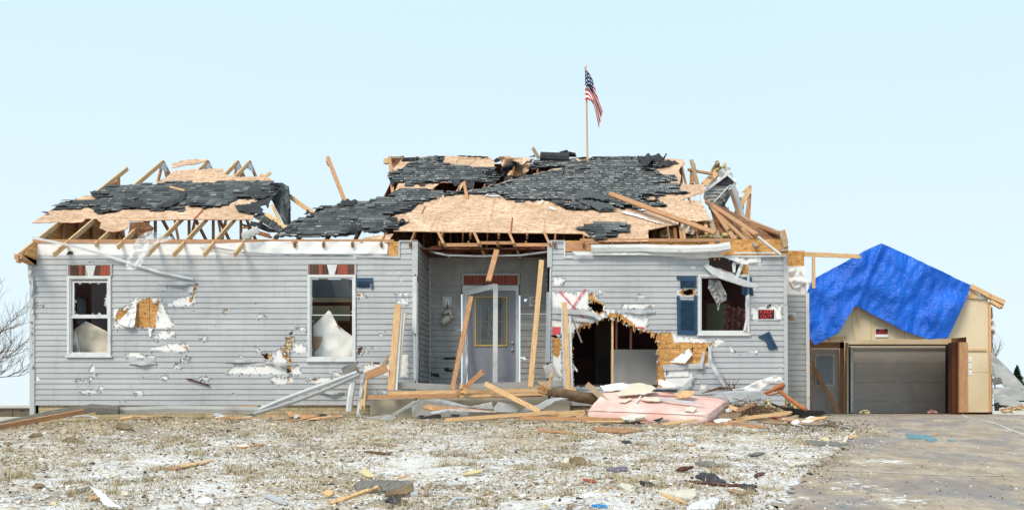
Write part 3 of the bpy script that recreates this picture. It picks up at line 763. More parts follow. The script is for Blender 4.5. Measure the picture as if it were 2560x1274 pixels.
# OSB nail/grid lines drawn by the sheet's chalk marks
mb = MB()
for a, b_ in (((1700, 855), (1700, 906)), ((1652, 870), (1752, 870)), ((1652, 898), (1690, 898)), ((1728, 898), (1770, 898)), ((1730, 862), (1730, 908)), ((346, 745), (346, 820)), ((374, 745), (374, 820))):
    mb = MB(); mb.board(P(*a, .0105), P(*b_, .0105), .006, .002); mb.build('chalk_line', 'sign_black', house)
# foundation
mb = MB(); mb.box((toX(78), .03, -.5), (toX(1045), .3, toZ(1011))); mb.box((xpl, .06, -.3), (3.97, .3, toZ(1012)))
mb.build('foundation', 'block_wall', house)
mb = MB(); mb.box((toX(76), -.03, -.35), (toX(88), .03, toZ(640)+.02)); mb.build('corner_trim', 'trim_grey', house)
# side walls, rear wall, floor, ceiling
mb = MB(); mb.box((toX(80), .03, -.4), (toX(80)+.12, 8.8, 3.72)); mb.build('side_wall', 'siding_light', house)
mb = MB(); mb.box((toX(80)+.125, .05, .5), (toX(80)+.14, 8.7, 3.45)); mb.build('room_wall', 'room_purple', house)
mb = MB(); mb.box((3.86, .03, -.4), (3.96, .98, 3.3)); mb.build('side_wall', 'osb_wall', house)
mb = MB(); mb.box((-11.9, 4.0, .4), (-7.75, 4.1, 3.45)); mb.box((-7.75, 4.0, 3.0), (-3.9, 4.1, 3.45)); mb.box((-6.26, 4.0, .4), (-3.9, 4.1, 3.0))
mb.build('room_wall', 'room_blue', house)
mb = MB(); mb.box((-8.0, .3, .4), (-7.9, 4.0, 3.45)); mb.build('room_wall', 'room_purple', house)
mb = MB(); mb.box((-7.8, 5.6, .4), (-3.9, 5.7, 3.45)); mb.build('room_wall', 'room_green', house)
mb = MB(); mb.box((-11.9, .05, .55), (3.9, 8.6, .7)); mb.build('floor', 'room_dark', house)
def m_ceil(X, Y): return True
mb = MB(); mb.box((-3.95, 1.5, 3.5), (-1.1, 8, 3.55)); mb.build('ceiling', 'room_purple', house); mb = MB(); mb.box((-1.1, .06, 3.45), (3.86, 6, 3.5)); mb.build('ceiling', 'room_purple', house)
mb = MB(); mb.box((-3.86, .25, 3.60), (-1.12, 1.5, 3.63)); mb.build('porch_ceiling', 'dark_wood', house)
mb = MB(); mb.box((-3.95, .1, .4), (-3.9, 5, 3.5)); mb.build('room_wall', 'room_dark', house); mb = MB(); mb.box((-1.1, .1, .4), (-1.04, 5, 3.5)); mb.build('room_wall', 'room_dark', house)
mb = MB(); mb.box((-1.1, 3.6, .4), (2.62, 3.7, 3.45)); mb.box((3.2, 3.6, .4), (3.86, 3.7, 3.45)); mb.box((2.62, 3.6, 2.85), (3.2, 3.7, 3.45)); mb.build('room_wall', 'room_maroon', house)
mb = MB(); mb.box((2.2, 4.8, .4), (3.86, 4.9, 3.45)); mb.build('room_wall', 'room_green', house)
# inner door cases
def case(x0, x1, ztop, Y, wd=.09, name='door_case', mat='dark_wood', z0=.7):
    mb = MB(); mb.box((x0-wd, Y-.03, z0), (x0, Y-.003, ztop)); mb.box((x1, Y-.03, z0), (x1+wd, Y-.003, ztop)); mb.box((x0-wd, Y-.032, ztop), (x1+wd, Y-.003, ztop+wd))
    return mb.build(name, mat, house)
case(-7.62, -6.35, 2.78, 3.99); case(2.66, 3.18, 2.79, 3.59)
case(-7.0, -6.55, 2.45, 5.59)
mb = MB(); mb.box((-7.0, 5.56, .7), (-6.6, 5.585, 2.4)); mb.build('inner_door', 'dark_wood', house)
# interior wooden window seen through the left window
wn = MB(); Yw = 3.98
for a, b_, c_, d_ in ((186, 718, 223, 728), (186, 718, 191, 800), (213, 718, 224, 800), (186, 795, 224, 803), (186, 728, 213, 760)):
    wn.box((toX(a, Yw), Yw-.05, toZ(d_, Yw)), (toX(c_, Yw), Yw-.004-.001*a/100, toZ(b_, Yw)))
wn = MB(); XI = toX(80)+.142
for ya, yb, z0_, z1_ in ((1.30, 1.98, 3.05, 3.2), (1.30, 1.38, 2.1, 3.05), (1.84, 1.98, 2.1, 3.05), (1.30, 1.98, 2.0, 2.1), (1.38, 1.84, 2.72, 3.05)):
    wn.box((XI, ya, z0_), (XI+.05+.003*(ya > 1.8), yb, z1_))
wo = wn.build('inner_window', 'dark_wood', house)
mb = MB(); mb.box((XI, 1.38, 2.1), (XI+.012, 1.84, 2.72)); mb.build('pane', 'frosted_pane', wo)
# right room: studs, low partition, pink insulation, pipe
mb = MB()
for x, y0, y1 in ((1531, 782, 975), (1541, 795, 872), (1577, 800, 872), (1646, 832, 862)):
    mb = MB(); mb.board(P(x, y0, .12), P(x, y1, .12), .045, .09); mb.build('wall_stud', 'pine' if x in (1531, 1646) else 'dark_wood', house)
mb = MB(); mb.box((toX(1527, .9), .9, .62), (toX(1645, .9), .93, toZ(873, .9))); mb.build('low_partition', 'drywall', house)
for o_ in [o for o in C.objects if o.name == 'low_partition']: o_.data.materials[0] = MATS['garage_white']
mb = MB(); mb.box((toX(1440, 2.2), 2.2, .7), (toX(1486, 2.2), 2.5, toZ(905, 2.2))); mb.box((toX(1430, 2.2), 2.15, toZ(905, 2.2)), (toX(1492, 2.2), 2.55, toZ(898, 2.2))); mb.build('counter', 'room_maroon', house)
mb = MB(); mb.box((toX(1488, 2.0), 2.0, .7), (toX(1527, 2.0), 2.1, toZ(770, 2.0))); mb.build('room_wall', 'room_dark', house)
for o_ in [C.objects[-1]]: pass

# window frames, sashes, brick headers
def ring(mb, x0, y0, x1, y1, w, Y0, Y1):
    X0, X1, Z0, Z1 = toX(x0), toX(x1), toZ(y1), toZ(y0); w = w/118
    mb.box((X0, Y0, Z0), (X0+w, Y1, Z1)); mb.box((X1-w, Y0, Z0), (X1, Y1, Z1))
    mb.box((X0+w, Y0+.001, Z0), (X1-w, Y1, Z0+w)); mb.box((X0+w, Y0+.001, Z1-w), (X1-w, Y1, Z1))
def window(x0, y0, x1, y1, w=6):
    mb = MB(); ring(mb, x0, y0, x1, y1, w, -.045, .03); ring(mb, x0+w, y0+w, x1-w, y1-w, 3, -.02, .05)
    mb.box((toX(x0-3), -.06, toZ(y1+4)), (toX(x1+3), -.002, toZ(y1)))
    return mb.build('window', 'trim_white', house)
w1 = window(170, 690, 279, 889); w2 = window(770, 687, 890, 900, 6); w3 = window(1745, 686, 1873, 835, 6)
mb = MB(); ring(mb, 181, 702, 271, 790, 4, .0, .03); mb.build('sash', 'trim_white', w1)
mb = MB(); mb.box((toX(178), -.012, toZ(795)), (toX(273), .03, toZ(788))); mb.build('sash_rail', 'trim_white', w1)
mb = MB(); mb.box((toX(780), .0, toZ(788)), (toX(884), .02, toZ(786))); mb.build('sash_rail', 'trim_white', w2)
mb = MB(); mb.board(P(783, 787, .02), P(784, 806, .02), .015, .01); mb.board(P(779, 787, .01), P(784, 893, .02), .03, .02); mb.build('sash', 'room_dark', w2)
# shards of glass still in the sash
def shards(win, x0, y0, x1, y1, n, seed):
    r = random.Random(seed); mb = MB()
    for k in range(n):
        e = r.randrange(4); t_ = r.random()
        l = r.uniform(3, 9); a = r.uniform(1.5, 3.5)
        if e == 0: q = [(x0+t_*(x1-x0)-a*2, y0), (x0+t_*(x1-x0)+a*2, y0), (x0+t_*(x1-x0), y0+l*.6)]
        elif e == 1: q = [(x0+t_*(x1-x0)-a*2, y1), (x0+t_*(x1-x0)+a*2, y1), (x0+t_*(x1-x0), y1-l*.7)]
        elif e == 2: q = [(x0, y0+t_*(y1-y0)-a*3), (x0, y0+t_*(y1-y0)+a*3), (x0+l, y0+t_*(y1-y0))]
        else: q = [(x1, y0+t_*(y1-y0)-a*3), (x1, y0+t_*(y1-y0)+a*3), (x1-l, y0+t_*(y1-y0))]
        mb.face([P(*p, .012+.0007*k) for p in q])
    mb.build('glass_shards', 'clear_plastic', win)
shards(w1, 184, 706, 268, 786, 16, 1); shards(w2, 779, 696, 884, 892, 7, 2)
def header(x0, y0, x1, y1, mat, key, Y=0.0, n=13, cap=True):
    mb = MB(); mb.box((toX(x0, Y), Y-.024, toZ(y1, Y)), (toX(x1, Y), Y+.0, toZ(y0, Y)), 1)
    X0, X1, Z0, Z1 = toX(x0+3, Y), toX(x1-3, Y), toZ(y1-1, Y), toZ(y0+2, Y); w = (X1-X0)/n
    for k in range(n):
        xm = X0+w*(k+.5)
        if key and abs(k-(n-1)/2) < 1.2: continue
        mb.box((X0+k*w+.004, Y-.031, Z0), (X0+(k+1)*w-.004, Y-.022, Z1), 0)
    h_ = mb.build('brick_header', [mat, 'mortar'], house)
    if key:
        c_ = (x0+x1)/2; km = MB(); km.plate([P(c_-13, y0+1, Y-.04), P(c_+13, y0+1, Y-.04), P(c_+6, y1, Y-.04), P(c_-6, y1, Y-.04)][::-1], (0, -1, 0), .02); km.build('keystone', 'trim_white', h_)
    fr = MB(); fr.box((toX(x0-2.5, Y), Y-.04, toZ(y1, Y)), (toX(x0, Y), Y, toZ(y0-3, Y))); fr.box((toX(x1, Y), Y-.04, toZ(y1, Y)), (toX(x1+2.5, Y), Y, toZ(y0-3, Y))); fr.box((toX(x0, Y), Y-.039, toZ(y0, Y)), (toX(x1, Y), Y, toZ(y0-3, Y)))
    fr.build('header_trim', 'trim_grey', h_)
header(173, 662, 279, 690, 'brick_mixed', True); header(771, 660, 889, 687, 'brick_mixed', True, n=14)
header(1157, 687, 1297, 712, 'brick_red', False, Y=PD, n=15)

# front door in the recess
Yd = PD
dm = MB(); X0, X1 = toX(1169, Yd), toX(1291, Yd)
dm.box((X0, Yd-.01, .72), (X1, Yd+.04, toZ(728, Yd)))
for a, b_ in ((1187, 1222), (1240, 1275)):
    dm.box((toX(a, Yd), Yd-.016, toZ(948, Yd)), (toX(b_, Yd), Yd-.009, toZ(886, Yd))); dm.box((toX(a+5, Yd), Yd-.024, toZ(942, Yd)), (toX(b_-5, Yd), Yd-.015, toZ(892, Yd)))
door = dm.build('front_door', 'door_grey', house)
mb = MB()
for a, b_, c_, d_ in ((1187, 740, 1269, 744), (1187, 861, 1269, 865), (1187, 744, 1190.5, 861), (1265.5, 744, 1269, 861)): mb.box((toX(a, Yd), Yd-.035, toZ(d_, Yd)), (toX(c_, Yd), Yd-.009, toZ(b_, Yd)))
mb.build('glass_frame', 'brass', door)
mb = MB(); mb.box((toX(1190, Yd), Yd-.018, toZ(862, Yd)), (toX(1266, Yd), Yd-.012, toZ(743, Yd))); gl = mb.build('door_glass', 'glass_dark', door)
mb = MB(); ln = lambda pts, r=.0035: mb.tube([P(x, y, Yd-.021) for x, y in pts], r, 4)
for x in (1195, 1201, 1255, 1261): ln([(x, 745), (x, 860)])
for y in (750, 756, 850, 855): ln([(1191, y), (1265, y)])
def arc(cx, cy, rx, ry, a0, a1, n=10): return [(cx+rx*math.cos(math.radians(a0+(a1-a0)*i/n)), cy+ry*math.sin(math.radians(a0+(a1-a0)*i/n))) for i in range(n+1)]
for s_ in (-1, 1):
    ln([(1228+s_*6, 801), (1228+s_*6, 778)] + arc(1228, 772, s_*6, 10, 0, -90)); ln([(1228+s_*6, 805), (1228+s_*6, 830)]+arc(1228, 832, s_*6, 10, 0, 90))
    ln([(1228+s_*12, 790), (1228+s_*12, 780), (1228+s_*6, 772)]); ln([(1228+s_*12, 816), (1228+s_*12, 828), (1228+s_*6, 836)])
    ln([(1228, 783), (1228+s_*8, 803), (1228, 823)]); ln([(1228+s_*33, 803), (1228+s_*8, 803)])
mb.build('leading', 'brass', gl)
mb = MB()
for y in (856, 874): mb.tube([P(1281, y, Yd-.01), P(1281, y, Yd-.03), P(1281, y, Yd-.055), P(1281, y, Yd-.07)], [.034, .034, .026, .014], 12)
mb.build('door_knob', 'steel', door, smooth_=True)
mb = MB()
for a, b_, c_, d_ in ((1157, 714, 1297, 721), (1157, 721, 1164, 975), (1290, 721, 1297, 975), (1164, 721, 1290, 727)): mb.box((toX(a, Yd), Yd-.06+.002*(a % 3), toZ(d_, Yd)), (toX(c_, Yd), Yd+.01, toZ(b_, Yd)))
mb.build('door_frame', 'door_frame', house)
# storm door frame, bent outward
sf_ = empty('storm_door', P(1200, 955, 1.1)-Vector((0, 0, 0)), 'bent empty white storm door frame hanging open before the grey front door', 'storm door')
mb = MB(); mb.board(P(1163, 733, 1.25), P(1238, 714, .95), .11, .03); mb.build('top_rail', 'door_frame', sf_)
mb = MB(); mb.board(P(1239, 710, .93), P(1238, 955, .95), .105, .03); mb.build('outer_stile', 'door_frame', sf_)
mb = MB(); mb.tube([P(1165, 730, 1.25), P(1167, 800, 1.22), P(1165, 860, 1.15), P(1169, 905, 1.1), P(1163, 955, 1.2)], .028, 4); mb.build('hinge_stile', 'door_frame', sf_)

# corner boards
def trim(x0, y0, x1, y1, w, Y=-.02, mat='trim_grey', broken=(0, 0), t=.03):
    mb = MB(); mb.board(P(x0, y0, Y), P(x1, y1, Y), w, t, broken=broken); return mb.build('corner_trim', mat, house)
trim(1037.5, 602, 1037, 690, .12); trim(1037, 690, 1036, 830, .09, -.02, 'trim_white', (.04, .04)); trim(1036, 838, 1037, 950, .05, -.012, 'trim_white', (.05, .05))
trim(1374.5, 603, 1374, 668, .10); trim(1372, 730, 1369, 905, .10, -.03); trim(1376.5, 668, 1375, 740, .03, -.02, 'trim_white', (.05, .05))
trim(1963, 636, 1963, 760, .075, -.025); trim(1964, 762, 1965, 985, .075, -.03, 'trim_grey', (.04, .02))
trim(1074, 636, 1074.5, 960, .04, PD-.02)
mb = MB(); mb.board(P(1411.5, 603, -.02), P(1411.5, 644, -.02), .035, .03); mb.board(P(1411, 643, -.022), P(1432, 643, -.022), .03, .03); mb.build('corner_trim', 'trim_white', house)
mb = MB(); mb.board(P(998, 604, -.02), P(998, 645, -.02), .035, .03); mb.board(P(890, 641, -.021), P(998, 644, -.021), .025, .03); mb.build('corner_trim', 'trim_grey', house)
for a, b_ in ((998, 1043), (1371, 1412)):
    mb = MB(); mb.box((toX(a), -.035, toZ(604)), (toX(b_)+.01, .02, toZ(601))); mb.build('corner_trim', 'trim_grey', house)
# wall plates and rim boards under the roof
mb = MB(); mb.board(P(84, 603.5, .03), P(985, 603.5, .03), .075, .09); mb.build('top_plate', 'pine_red', house)
mb = MB(); mb.board(P(1412, 617, -.005), P(1478, 617, -.005), .20, .04); mb.board(P(1450, 601, .02), P(1830, 601, .02), .07, .09); mb.build('top_plate', 'pine_red', house)
mb = MB(); mb.board(P(1775, 618, -.012), P(1962, 617, -.012), .33, .02, broken=(.05, 0)); mb.build('rim_board', 'osb_wall', house)
mb = MB(); mb.board(P(970, 622, -.002), P(998, 622, -.002), .32, .012, broken=(.02, 0)); mb.build('rim_board', 'osb_wall', house)
# porch beam and joists
mb = MB(); mb.board(P(1114, 612, -.02), P(1196, 612, -.02), .07, .04); mb.board(P(1196, 607, .05), P(1283, 607, .05), .06, .04); mb.board(P(1283, 612, -.02), P(1368, 612, -.02), .07, .04); mb.build('porch_beam', 'pine_red', house)
for k, x in enumerate((1107, 1196, 1283, 1371)):
    mb = MB(); mb.board(P(x-10, 582, .3), P(x+4, 612, -.08), .05, .1); mb.board(P(x-6, 590, .1), P(x+16, 640, .6), .05, .09); mb.build('rafter_tail', 'pine_red', house)
mb = MB(); mb.tube([P(1071, 625, .5), P(1090, 632, .3), P(1120, 638, .2), P(1200, 640, .2), P(1300, 638, .2), P(1370, 629, .2)], [.02]*6, 4); mb.build('ceiling_strip', 'trim_grey', house)
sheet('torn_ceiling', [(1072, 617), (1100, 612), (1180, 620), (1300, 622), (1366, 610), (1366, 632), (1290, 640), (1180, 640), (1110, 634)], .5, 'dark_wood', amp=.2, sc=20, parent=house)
sheet('hanging_insulation', [(1310, 582), (1366, 582), (1366, 624), (1330, 630), (1285, 618), (1230, 618), (1222, 590)], 1.2, 'room_maroon', amp=.15, parent=house)

# porch slab
mb = MB(); mb.box((toX(925, -.35), -.35, -.2), (toX(1424, -.35), PD, toZ(999, -.35))); 
mb.box((toX(1030, -.35), -.36, -.2), (toX(1055, -.35), -.34, toZ(1003, -.35)))
mb.build('porch_slab', 'concrete_block', house)
mb = MB(); mb.box((xpl, .03, .1), (xpr, PD+.05, .70)); mb.build('porch_floor', 'concrete_block', house)

# wing wall right of the corner
Yg = 1.0
def m_wing(X, Z):
    x, y = pxy(X, Z, Yg)
    return not (y < 736 and True)
siding('siding', (0, Yg, 0), (1, 0, 0), (0, -1, 0), 3.9, toX(2015, Yg), toZ(1016, Yg), toZ(734, Yg), m_wing, 'siding_light', exp=.117, parent=house, seed=7)
mb = MB(); mb.box((3.9, Yg+.004, toZ(736, Yg)), (toX(2015, Yg), Yg+.012, toZ(665, Yg))); mb.build('house_wrap', 'house_wrap', house)
mb = MB(); mb.box((3.9, Yg+.015, .1), (toX(2011, Yg), Yg+.03, toZ(626, Yg))); mb.build('wall_sheathing', 'osb_wall', house)
mb = MB(); mb.board(P(2018, 732, Yg-.03), P(2020, 1026, Yg-.03), .075, .05); mb.build('corner_trim', 'trim_white', house)
mb = MB(); mb.board(P(2014, 700, Yg-.02), P(2015, 735, Yg-.02), .03, .05); mb.build('corner_trim', 'trim_white', house)
sheet('torn_wrap', [(1970, 668), (1998, 665), (2008, 690), (2022, 700), (2028, 712), (2016, 706), (2000, 716), (1985, 722), (1972, 700)], Yg-.06, 'house_wrap', amp=.06, sc=12, cell=4, parent=house)
mb = MB(); mb.board(P(2011, 636, Yg+.02), P(2150, 641, Yg), .085, .04, broken=(0, .06)); mb.board(P(2011, 631, Yg+.06), P(2142, 637, Yg+.05), .03, .04); mb.build('sagging_beam', 'pine', house)
mb = MB(); mb.board(P(2034, 643, Yg+.02), P(2034, 720, Yg+.02), .07, .05); mb.build('hanging_post', 'pine', house)
# wall lamps
def lamp_round(px, py, Y, parent):
    mb = MB(); mb.box(tuple(P(px-10, py+13, Y-.02)), tuple(P(px+10, py-11, Y)+Vector((0, .01, 0)))); o = mb.build('wall_lamp', 'trim_white', parent)
    mb = MB(); mb.tube([P(px, py, Y-.02), P(px, py, Y-.05), P(px+4, py+2, Y-.09), P(px+9, py+2, Y-.16), P(px+12, py+3, Y-.17)], [.07, .07, .055, .05, .02], 12); mb.build('lamp_head', 'lamp_metal', o, smooth_=True)
lamp_round(1978, 792, Yg-.01, house); lamp_round(1333, 752, PD-.02, house)
mb = MB(); mb.box(tuple(P(1106, 766, PD-.03)), tuple(P(1130, 741, PD-.01)+Vector((0, .01, 0)))); o = mb.build('wall_lamp', 'siding_light', house)
mb = MB(); mb.box(tuple(P(1112, 761, PD-.045)), tuple(P(1124, 746, PD-.03))); mb.build('lamp_plate', 'trim_white', o)
mb = MB(); mb.tube([P(1118, 753, PD-.05), P(1119, 765, PD-.06), P(1117, 775, PD-.07)], .006, 4); mb.build('wire', 'black_mat', o)
mb = MB(); mb.tube([P(1110, 784, PD-.1), P(1116, 779, PD-.1), P(1124, 777, PD-.1), P(1127, 786, PD-.1), P(1131, 794, PD-.1), P(1137, 790, PD-.1)], [.05, .05, .05, .035, .03, .01], 10); mb.build('lamp_arm', 'lamp_metal', o, smooth_=True)
mb = MB(); mb.tube([P(1127, 792, PD-.12), P(1122, 794, PD-.13), P(1112, 800, PD-.14), P(1106, 806, PD-.15), P(1104, 808, PD-.15)], [.03, .075, .085, .085, .05], 14); mb.build('lamp_head', 'lamp_metal', o, smooth_=True)

# shutters
def shutter(pts, slats, name='shutter', Y=-.03, hole=None):
    mb = MB(); mb.plate([P(x, y, Y) for x, y in pts][::-1], (0, -1, 0), .03)
    o = mb.build(name, 'shutter_blue', house)
    sl = MB()
    for (x0, y0, x1, y1, n) in slats:
        for k in range(n):
            y = y0+(y1-y0)*(k+.5)/n
            sl.board(P(x0, y, Y-.022), P(x1, y, Y-.022), (y1-y0)/n/118*.62, .010, n=(0, -.8, 1))
    if sl.v: sl.build('louvre', 'shutter_blue', o)
    return o
shutter(zr((895,280),(1022,278),(1022,356),(1000,352),(940,352),(925,360),(918,352),(920,305),(897,303)), [(1701.5, 700, 1735.5, 717, 6)])
shutter(zr((896,410),(912,402),(918,430),(1005,432),(1008,402),(1026,402),(1027,655),(900,652)), [(1701.5, 751, 1735, 822, 24)])
shutter([(891, 694), (932, 694), (933, 722), (929, 724), (928, 708), (924, 707), (924, 717), (910, 719), (892, 717)], [(893, 701, 923, 716, 4)])
shutter(zd((548,295),(562,288),(610,286),(612,330),(622,402),(585,405),(548,395)), [(1858, 714, 1881, 735, 7)])
# gutter on the right with torn soffit
def gutter(name, pts, parent, mat='trim_white', label=None, cat=None, depth=.13, h_=.12, th=.004, rolls=0, group=None):
    # U-shaped channel swept along points
    mb = MB(); prof = [(-0.0, h_), (0, 0), (depth*.75, 0), (depth, h_*.55), (depth*.95, h_), (depth*.82, h_)]
    Q = [Vector(p) for p in pts]; i0 = 0; rows = []
    for k, p in enumerate(Q):
        d = (Q[min(k+1, len(Q)-1)]-Q[max(k-1, 0)]).normalized(); a = math.radians(rolls*k/len(Q))
        up = Vector((0, 0, 1)); out = d.cross(up)
        if out.length < .3: out = Vector((0, -1, 0))
        out.normalize(); 
        if out.y > 0: out = -out
        up = out.cross(d); 
        if up.z < 0: up = -up
        o2 = out*math.cos(a)+up*math.sin(a); u2 = up*math.cos(a)-out*math.sin(a)
        rows.append([p+o2*x+u2*y+Vector((0, 0, .006*nz3(k*1.7, x*9))) for x, y in prof])
    V = [v_ for r_ in rows for v_ in r_]; n = len(prof)
    Fc = [(k*n+j, k*n+j+1, (k+1)*n+j+1, (k+1)*n+j) for k in range(len(Q)-1) for j in range(n-1)]
    mb.shared(V, Fc); return mb.build(name, mat, parent, label, cat, group, mod=solid(th))
gt = gutter('gutter', [P(1478, 631, -.05), P(1560, 631, -.05), P(1612, 631, -.05), P(1640, 633, -.12), P(1720, 635, -.2), P(1790, 633, -.22), P(1826, 627, -.2)], house, h_=.145, rolls=25)
for x in (1700, 1775):
    mb = MB(); mb.board(P(x, 612, -.12), P(x-1, 627, -.33), .02, .005); mb.build('gutter_strap', 'zinc', gt)
sheet('torn_soffit', [(1430, 628), (1480, 629), (1700, 634), (1800, 632), (1812, 642), (1760, 644), (1600, 637), (1440, 637)], -.12, 'trim_white', amp=.03, cell=5, parent=house)
mb = MB()
for a, b_ in (((1470, 606), (1500, 606)),): mb.board(P(*a, -.03), P(*b_, -.03), .05, .02)
mb.build('rim_block', 'pine_red', house)
mb = MB(); mb.board(P(1801, 641, -.05), P(1962, 640, -.05), .028, .05); mb.board(P(1835, 632, -.02), P(1940, 632, -.02), .03, .02); mb.build('header_trim', 'trim_white', house)
# spray painted cross
mb = MB(); r = random.Random(3)
for a, b_ in (((1398, 727), (1467, 803)), ((1463, 722), (1420, 785))):
    A_, B_ = P(*a, -.024), P(*b_, -.024)
    for k in range(26):
        t0, t1 = k/26, (k+1)/26
        w0 = .022*(1+.35*math.sin(k)); 
        mb.board(A_.lerp(B_, t0), A_.lerp(B_, t1+.01), w0, .002)
    for k in range(60):
        t0 = r.random(); p = A_.lerp(B_, t0)+Vector((r.gauss(0, .022), 0, r.gauss(0, .022))); mb.board(p, p+Vector((.008, 0, .008)), .008, .002)
mb.build('sprayed_cross', 'red_paint', house)
mb = MB(); mb.plate([P(x, y, .001) for x, y in zr((103, 602), (158, 602), (158, 652), (140, 650), (103, 657))][::-1], (0, -1, 0), .002); mb.plate([P(x, y, -.002) for x, y in zr((640,602),(690,603),(690,622),(660,612))][::-1], (0, -1, 0), .002); mb.build('printed_wrap', 'red_wrap', house)
def text(s, p, size, mat, parent, name='lettering', sx_=1.0):
    cu = bpy.data.curves.new('t', 'FONT'); cu.body = s; cu.size = size; cu.extrude = .002; cu.offset = size*.012; cu.space_character = 1.12; cu.align_x = 'CENTER'; cu.align_y = 'CENTER'
    to = bpy.data.objects.new('t', cu); C.objects.link(to); bpy.context.view_layer.update()
    me = bpy.data.meshes.new_from_object(to.evaluated_get(bpy.context.evaluated_depsgraph_get())); bpy.data.objects.remove(to)
    o0 = Vector(parent['_o'])
    me.transform(Matrix.Translation(Vector(p)-o0) @ Matrix.Rotation(math.radians(90), 4, 'X') @ Matrix.Scale(sx_, 4, (1, 0, 0)))
    me.name = name; me.materials.clear(); me.materials.append(MATS[mat]); o = bpy.data.objects.new(name, me); C.objects.link(o); o.parent = parent; o['_o'] = list(o0); return o
mb = MB(); mb.plate([P(1660, 915, -.02), P(1720, 912, -.02), P(1722, 940, -.02), P(1662, 942, -.02)][::-1], (0, -1, 0), .01)
pw = mb.build('torn_wrap', 'house_wrap', house); text('p', P(1668, 930, -.024), .14, 'ink_blue', pw)
# wrap flaps and hanging vinyl on the walls
sheet('torn_wrap', [(289, 805, 0), (300, 800, -.06), (318, 780, -.1), (340, 752, -.02), (341, 770, -.03), (336, 818, -.04), (328, 818, -.12), (314, 815, -.16)], -.05, 'house_wrap', amp=.03, sc=9, cell=3, parent=house)
sheet('torn_wrap', [(1672, 905, -.02), (1722, 870, -.03), (1732, 885, -.05), (1712, 908, -.14)], -.05, 'house_wrap', amp=.03, sc=9, cell=3, parent=house)
sheet('torn_wrap', [(372, 820), (380, 820), (378, 838), (374, 842), (371, 832)], -.04, 'house_wrap', amp=.02, sc=9, cell=3, parent=house)
sheet('torn_wrap', [(1830, 645), (1902, 640), (1902, 655), (1836, 660)], -.03, 'house_wrap', amp=.03, sc=12, cell=4, parent=house)
sheet('bent_siding_strip', [(1380, 772, -.02), (1390, 769, -.02), (1470, 776, -.08), (1505, 790, -.16), (1503, 795, -.17), (1462, 786, -.1), (1400, 784, -.03), (1380, 783, -.02)], -.05, 'siding', amp=.01, cell=4, parent=house)
sheet('bent_siding_strip', [(1380, 785, -.02), (1440, 792, -.04), (1485, 800, -.1), (1478, 806, -.1), (1380, 797, -.02)], -.03, 'siding', amp=.02, cell=4, parent=house)
for A_, sd__ in ((((1770, 862, -.05), (1778, 868, -.1), (1780, 900, -.35), (1800, 935, -.4), (1828, 975, -.5), (1822, 980, -.5), (1790, 940, -.4), (1772, 905, -.3)), 1),
          (((1757, 878, -.04), (1764, 880, -.05), (1756, 922, -.12), (1746, 920, -.1)), 2), (((1655, 912, -.05), (1760, 908, -.04), (1762, 922, -.06), (1660, 926, -.06)), 3),
          (((1735, 940, -.06), (1742, 936, -.06), (1718, 972, -.2), (1700, 980, -.2), (1698, 974, -.2), (1722, 950, -.1)), 4)):
    sheet('bent_siding_strip', list(A_), 0, 'siding', amp=.01, cell=4, parent=house, th=.004)
sheet('bent_siding_strip', [(1757, 664, -.05), (1770, 660, -.08), (1790, 672, -.3), (1818, 683, -.35), (1896, 712, -.4), (1894, 721, -.4), (1860, 716, -.4), (1810, 700, -.35), (1785, 690, -.3)], 0, 'trim_grey', amp=.015, cell=5, parent=house, th=.006)
sheet('bent_siding_strip', [(1835, 650, -.06), (1850, 648, -.05), (1840, 660, -.07), (1838, 682, -.1), (1832, 680, -.1), (1830, 660, -.1)], 0, 'trim_white', amp=.01, cell=4, parent=house)
sheet('bent_siding_strip', [(1852, 655, -.06), (1860, 656, -.06), (1848, 690, -.1), (1838, 700, -.12), (1836, 696, -.12)], 0, 'trim_white', amp=.01, cell=4, parent=house)
sheet('bent_siding_strip', [(1800, 640, -.06), (1835, 638, -.05), (1872, 660, -.3), (1868, 662, -.3), (1830, 650, -.2)], 0, 'trim_white', amp=.03, cell=4, parent=house)
sheet('torn_curtain', [(1772, 698), (1800, 700), (1808, 718), (1817, 735), (1816, 750), (1800, 757), (1797, 775), (1794, 776), (1792, 760), (1780, 738), (1770, 720)], .15, 'clear_plastic', amp=.06, sc=8, cell=3, parent=house)
sheet('torn_curtain', [(1745, 662), (1800, 670), (1830, 682), (1790, 690), (1747, 684)], .1, 'clear_plastic', amp=.06, sc=8, cell=4, parent=house)
sheet('hanging_insulation', [(1812, 775), (1822, 762), (1838, 770), (1850, 765), (1864, 775), (1866, 828), (1808, 828), (1815, 805), (1810, 790)], 2.2, 'insul_pink', amp=.12, sc=7, cell=4, parent=house)
mb = MB(); mb.tube([P(1868, 740, -.03), P(1866, 760, -.06), P(1868, 790, -.04), P(1862, 825, -.06), P(1868, 830, -.04)], [.02, .03, .02, .035, .02], 5); mb.build('bent_window_trim', 'trim_white', w3)
sheet('torn_flap', [(1612, 765), (1625, 762), (1620, 768)], -.05, 'siding', cell=3, parent=house)
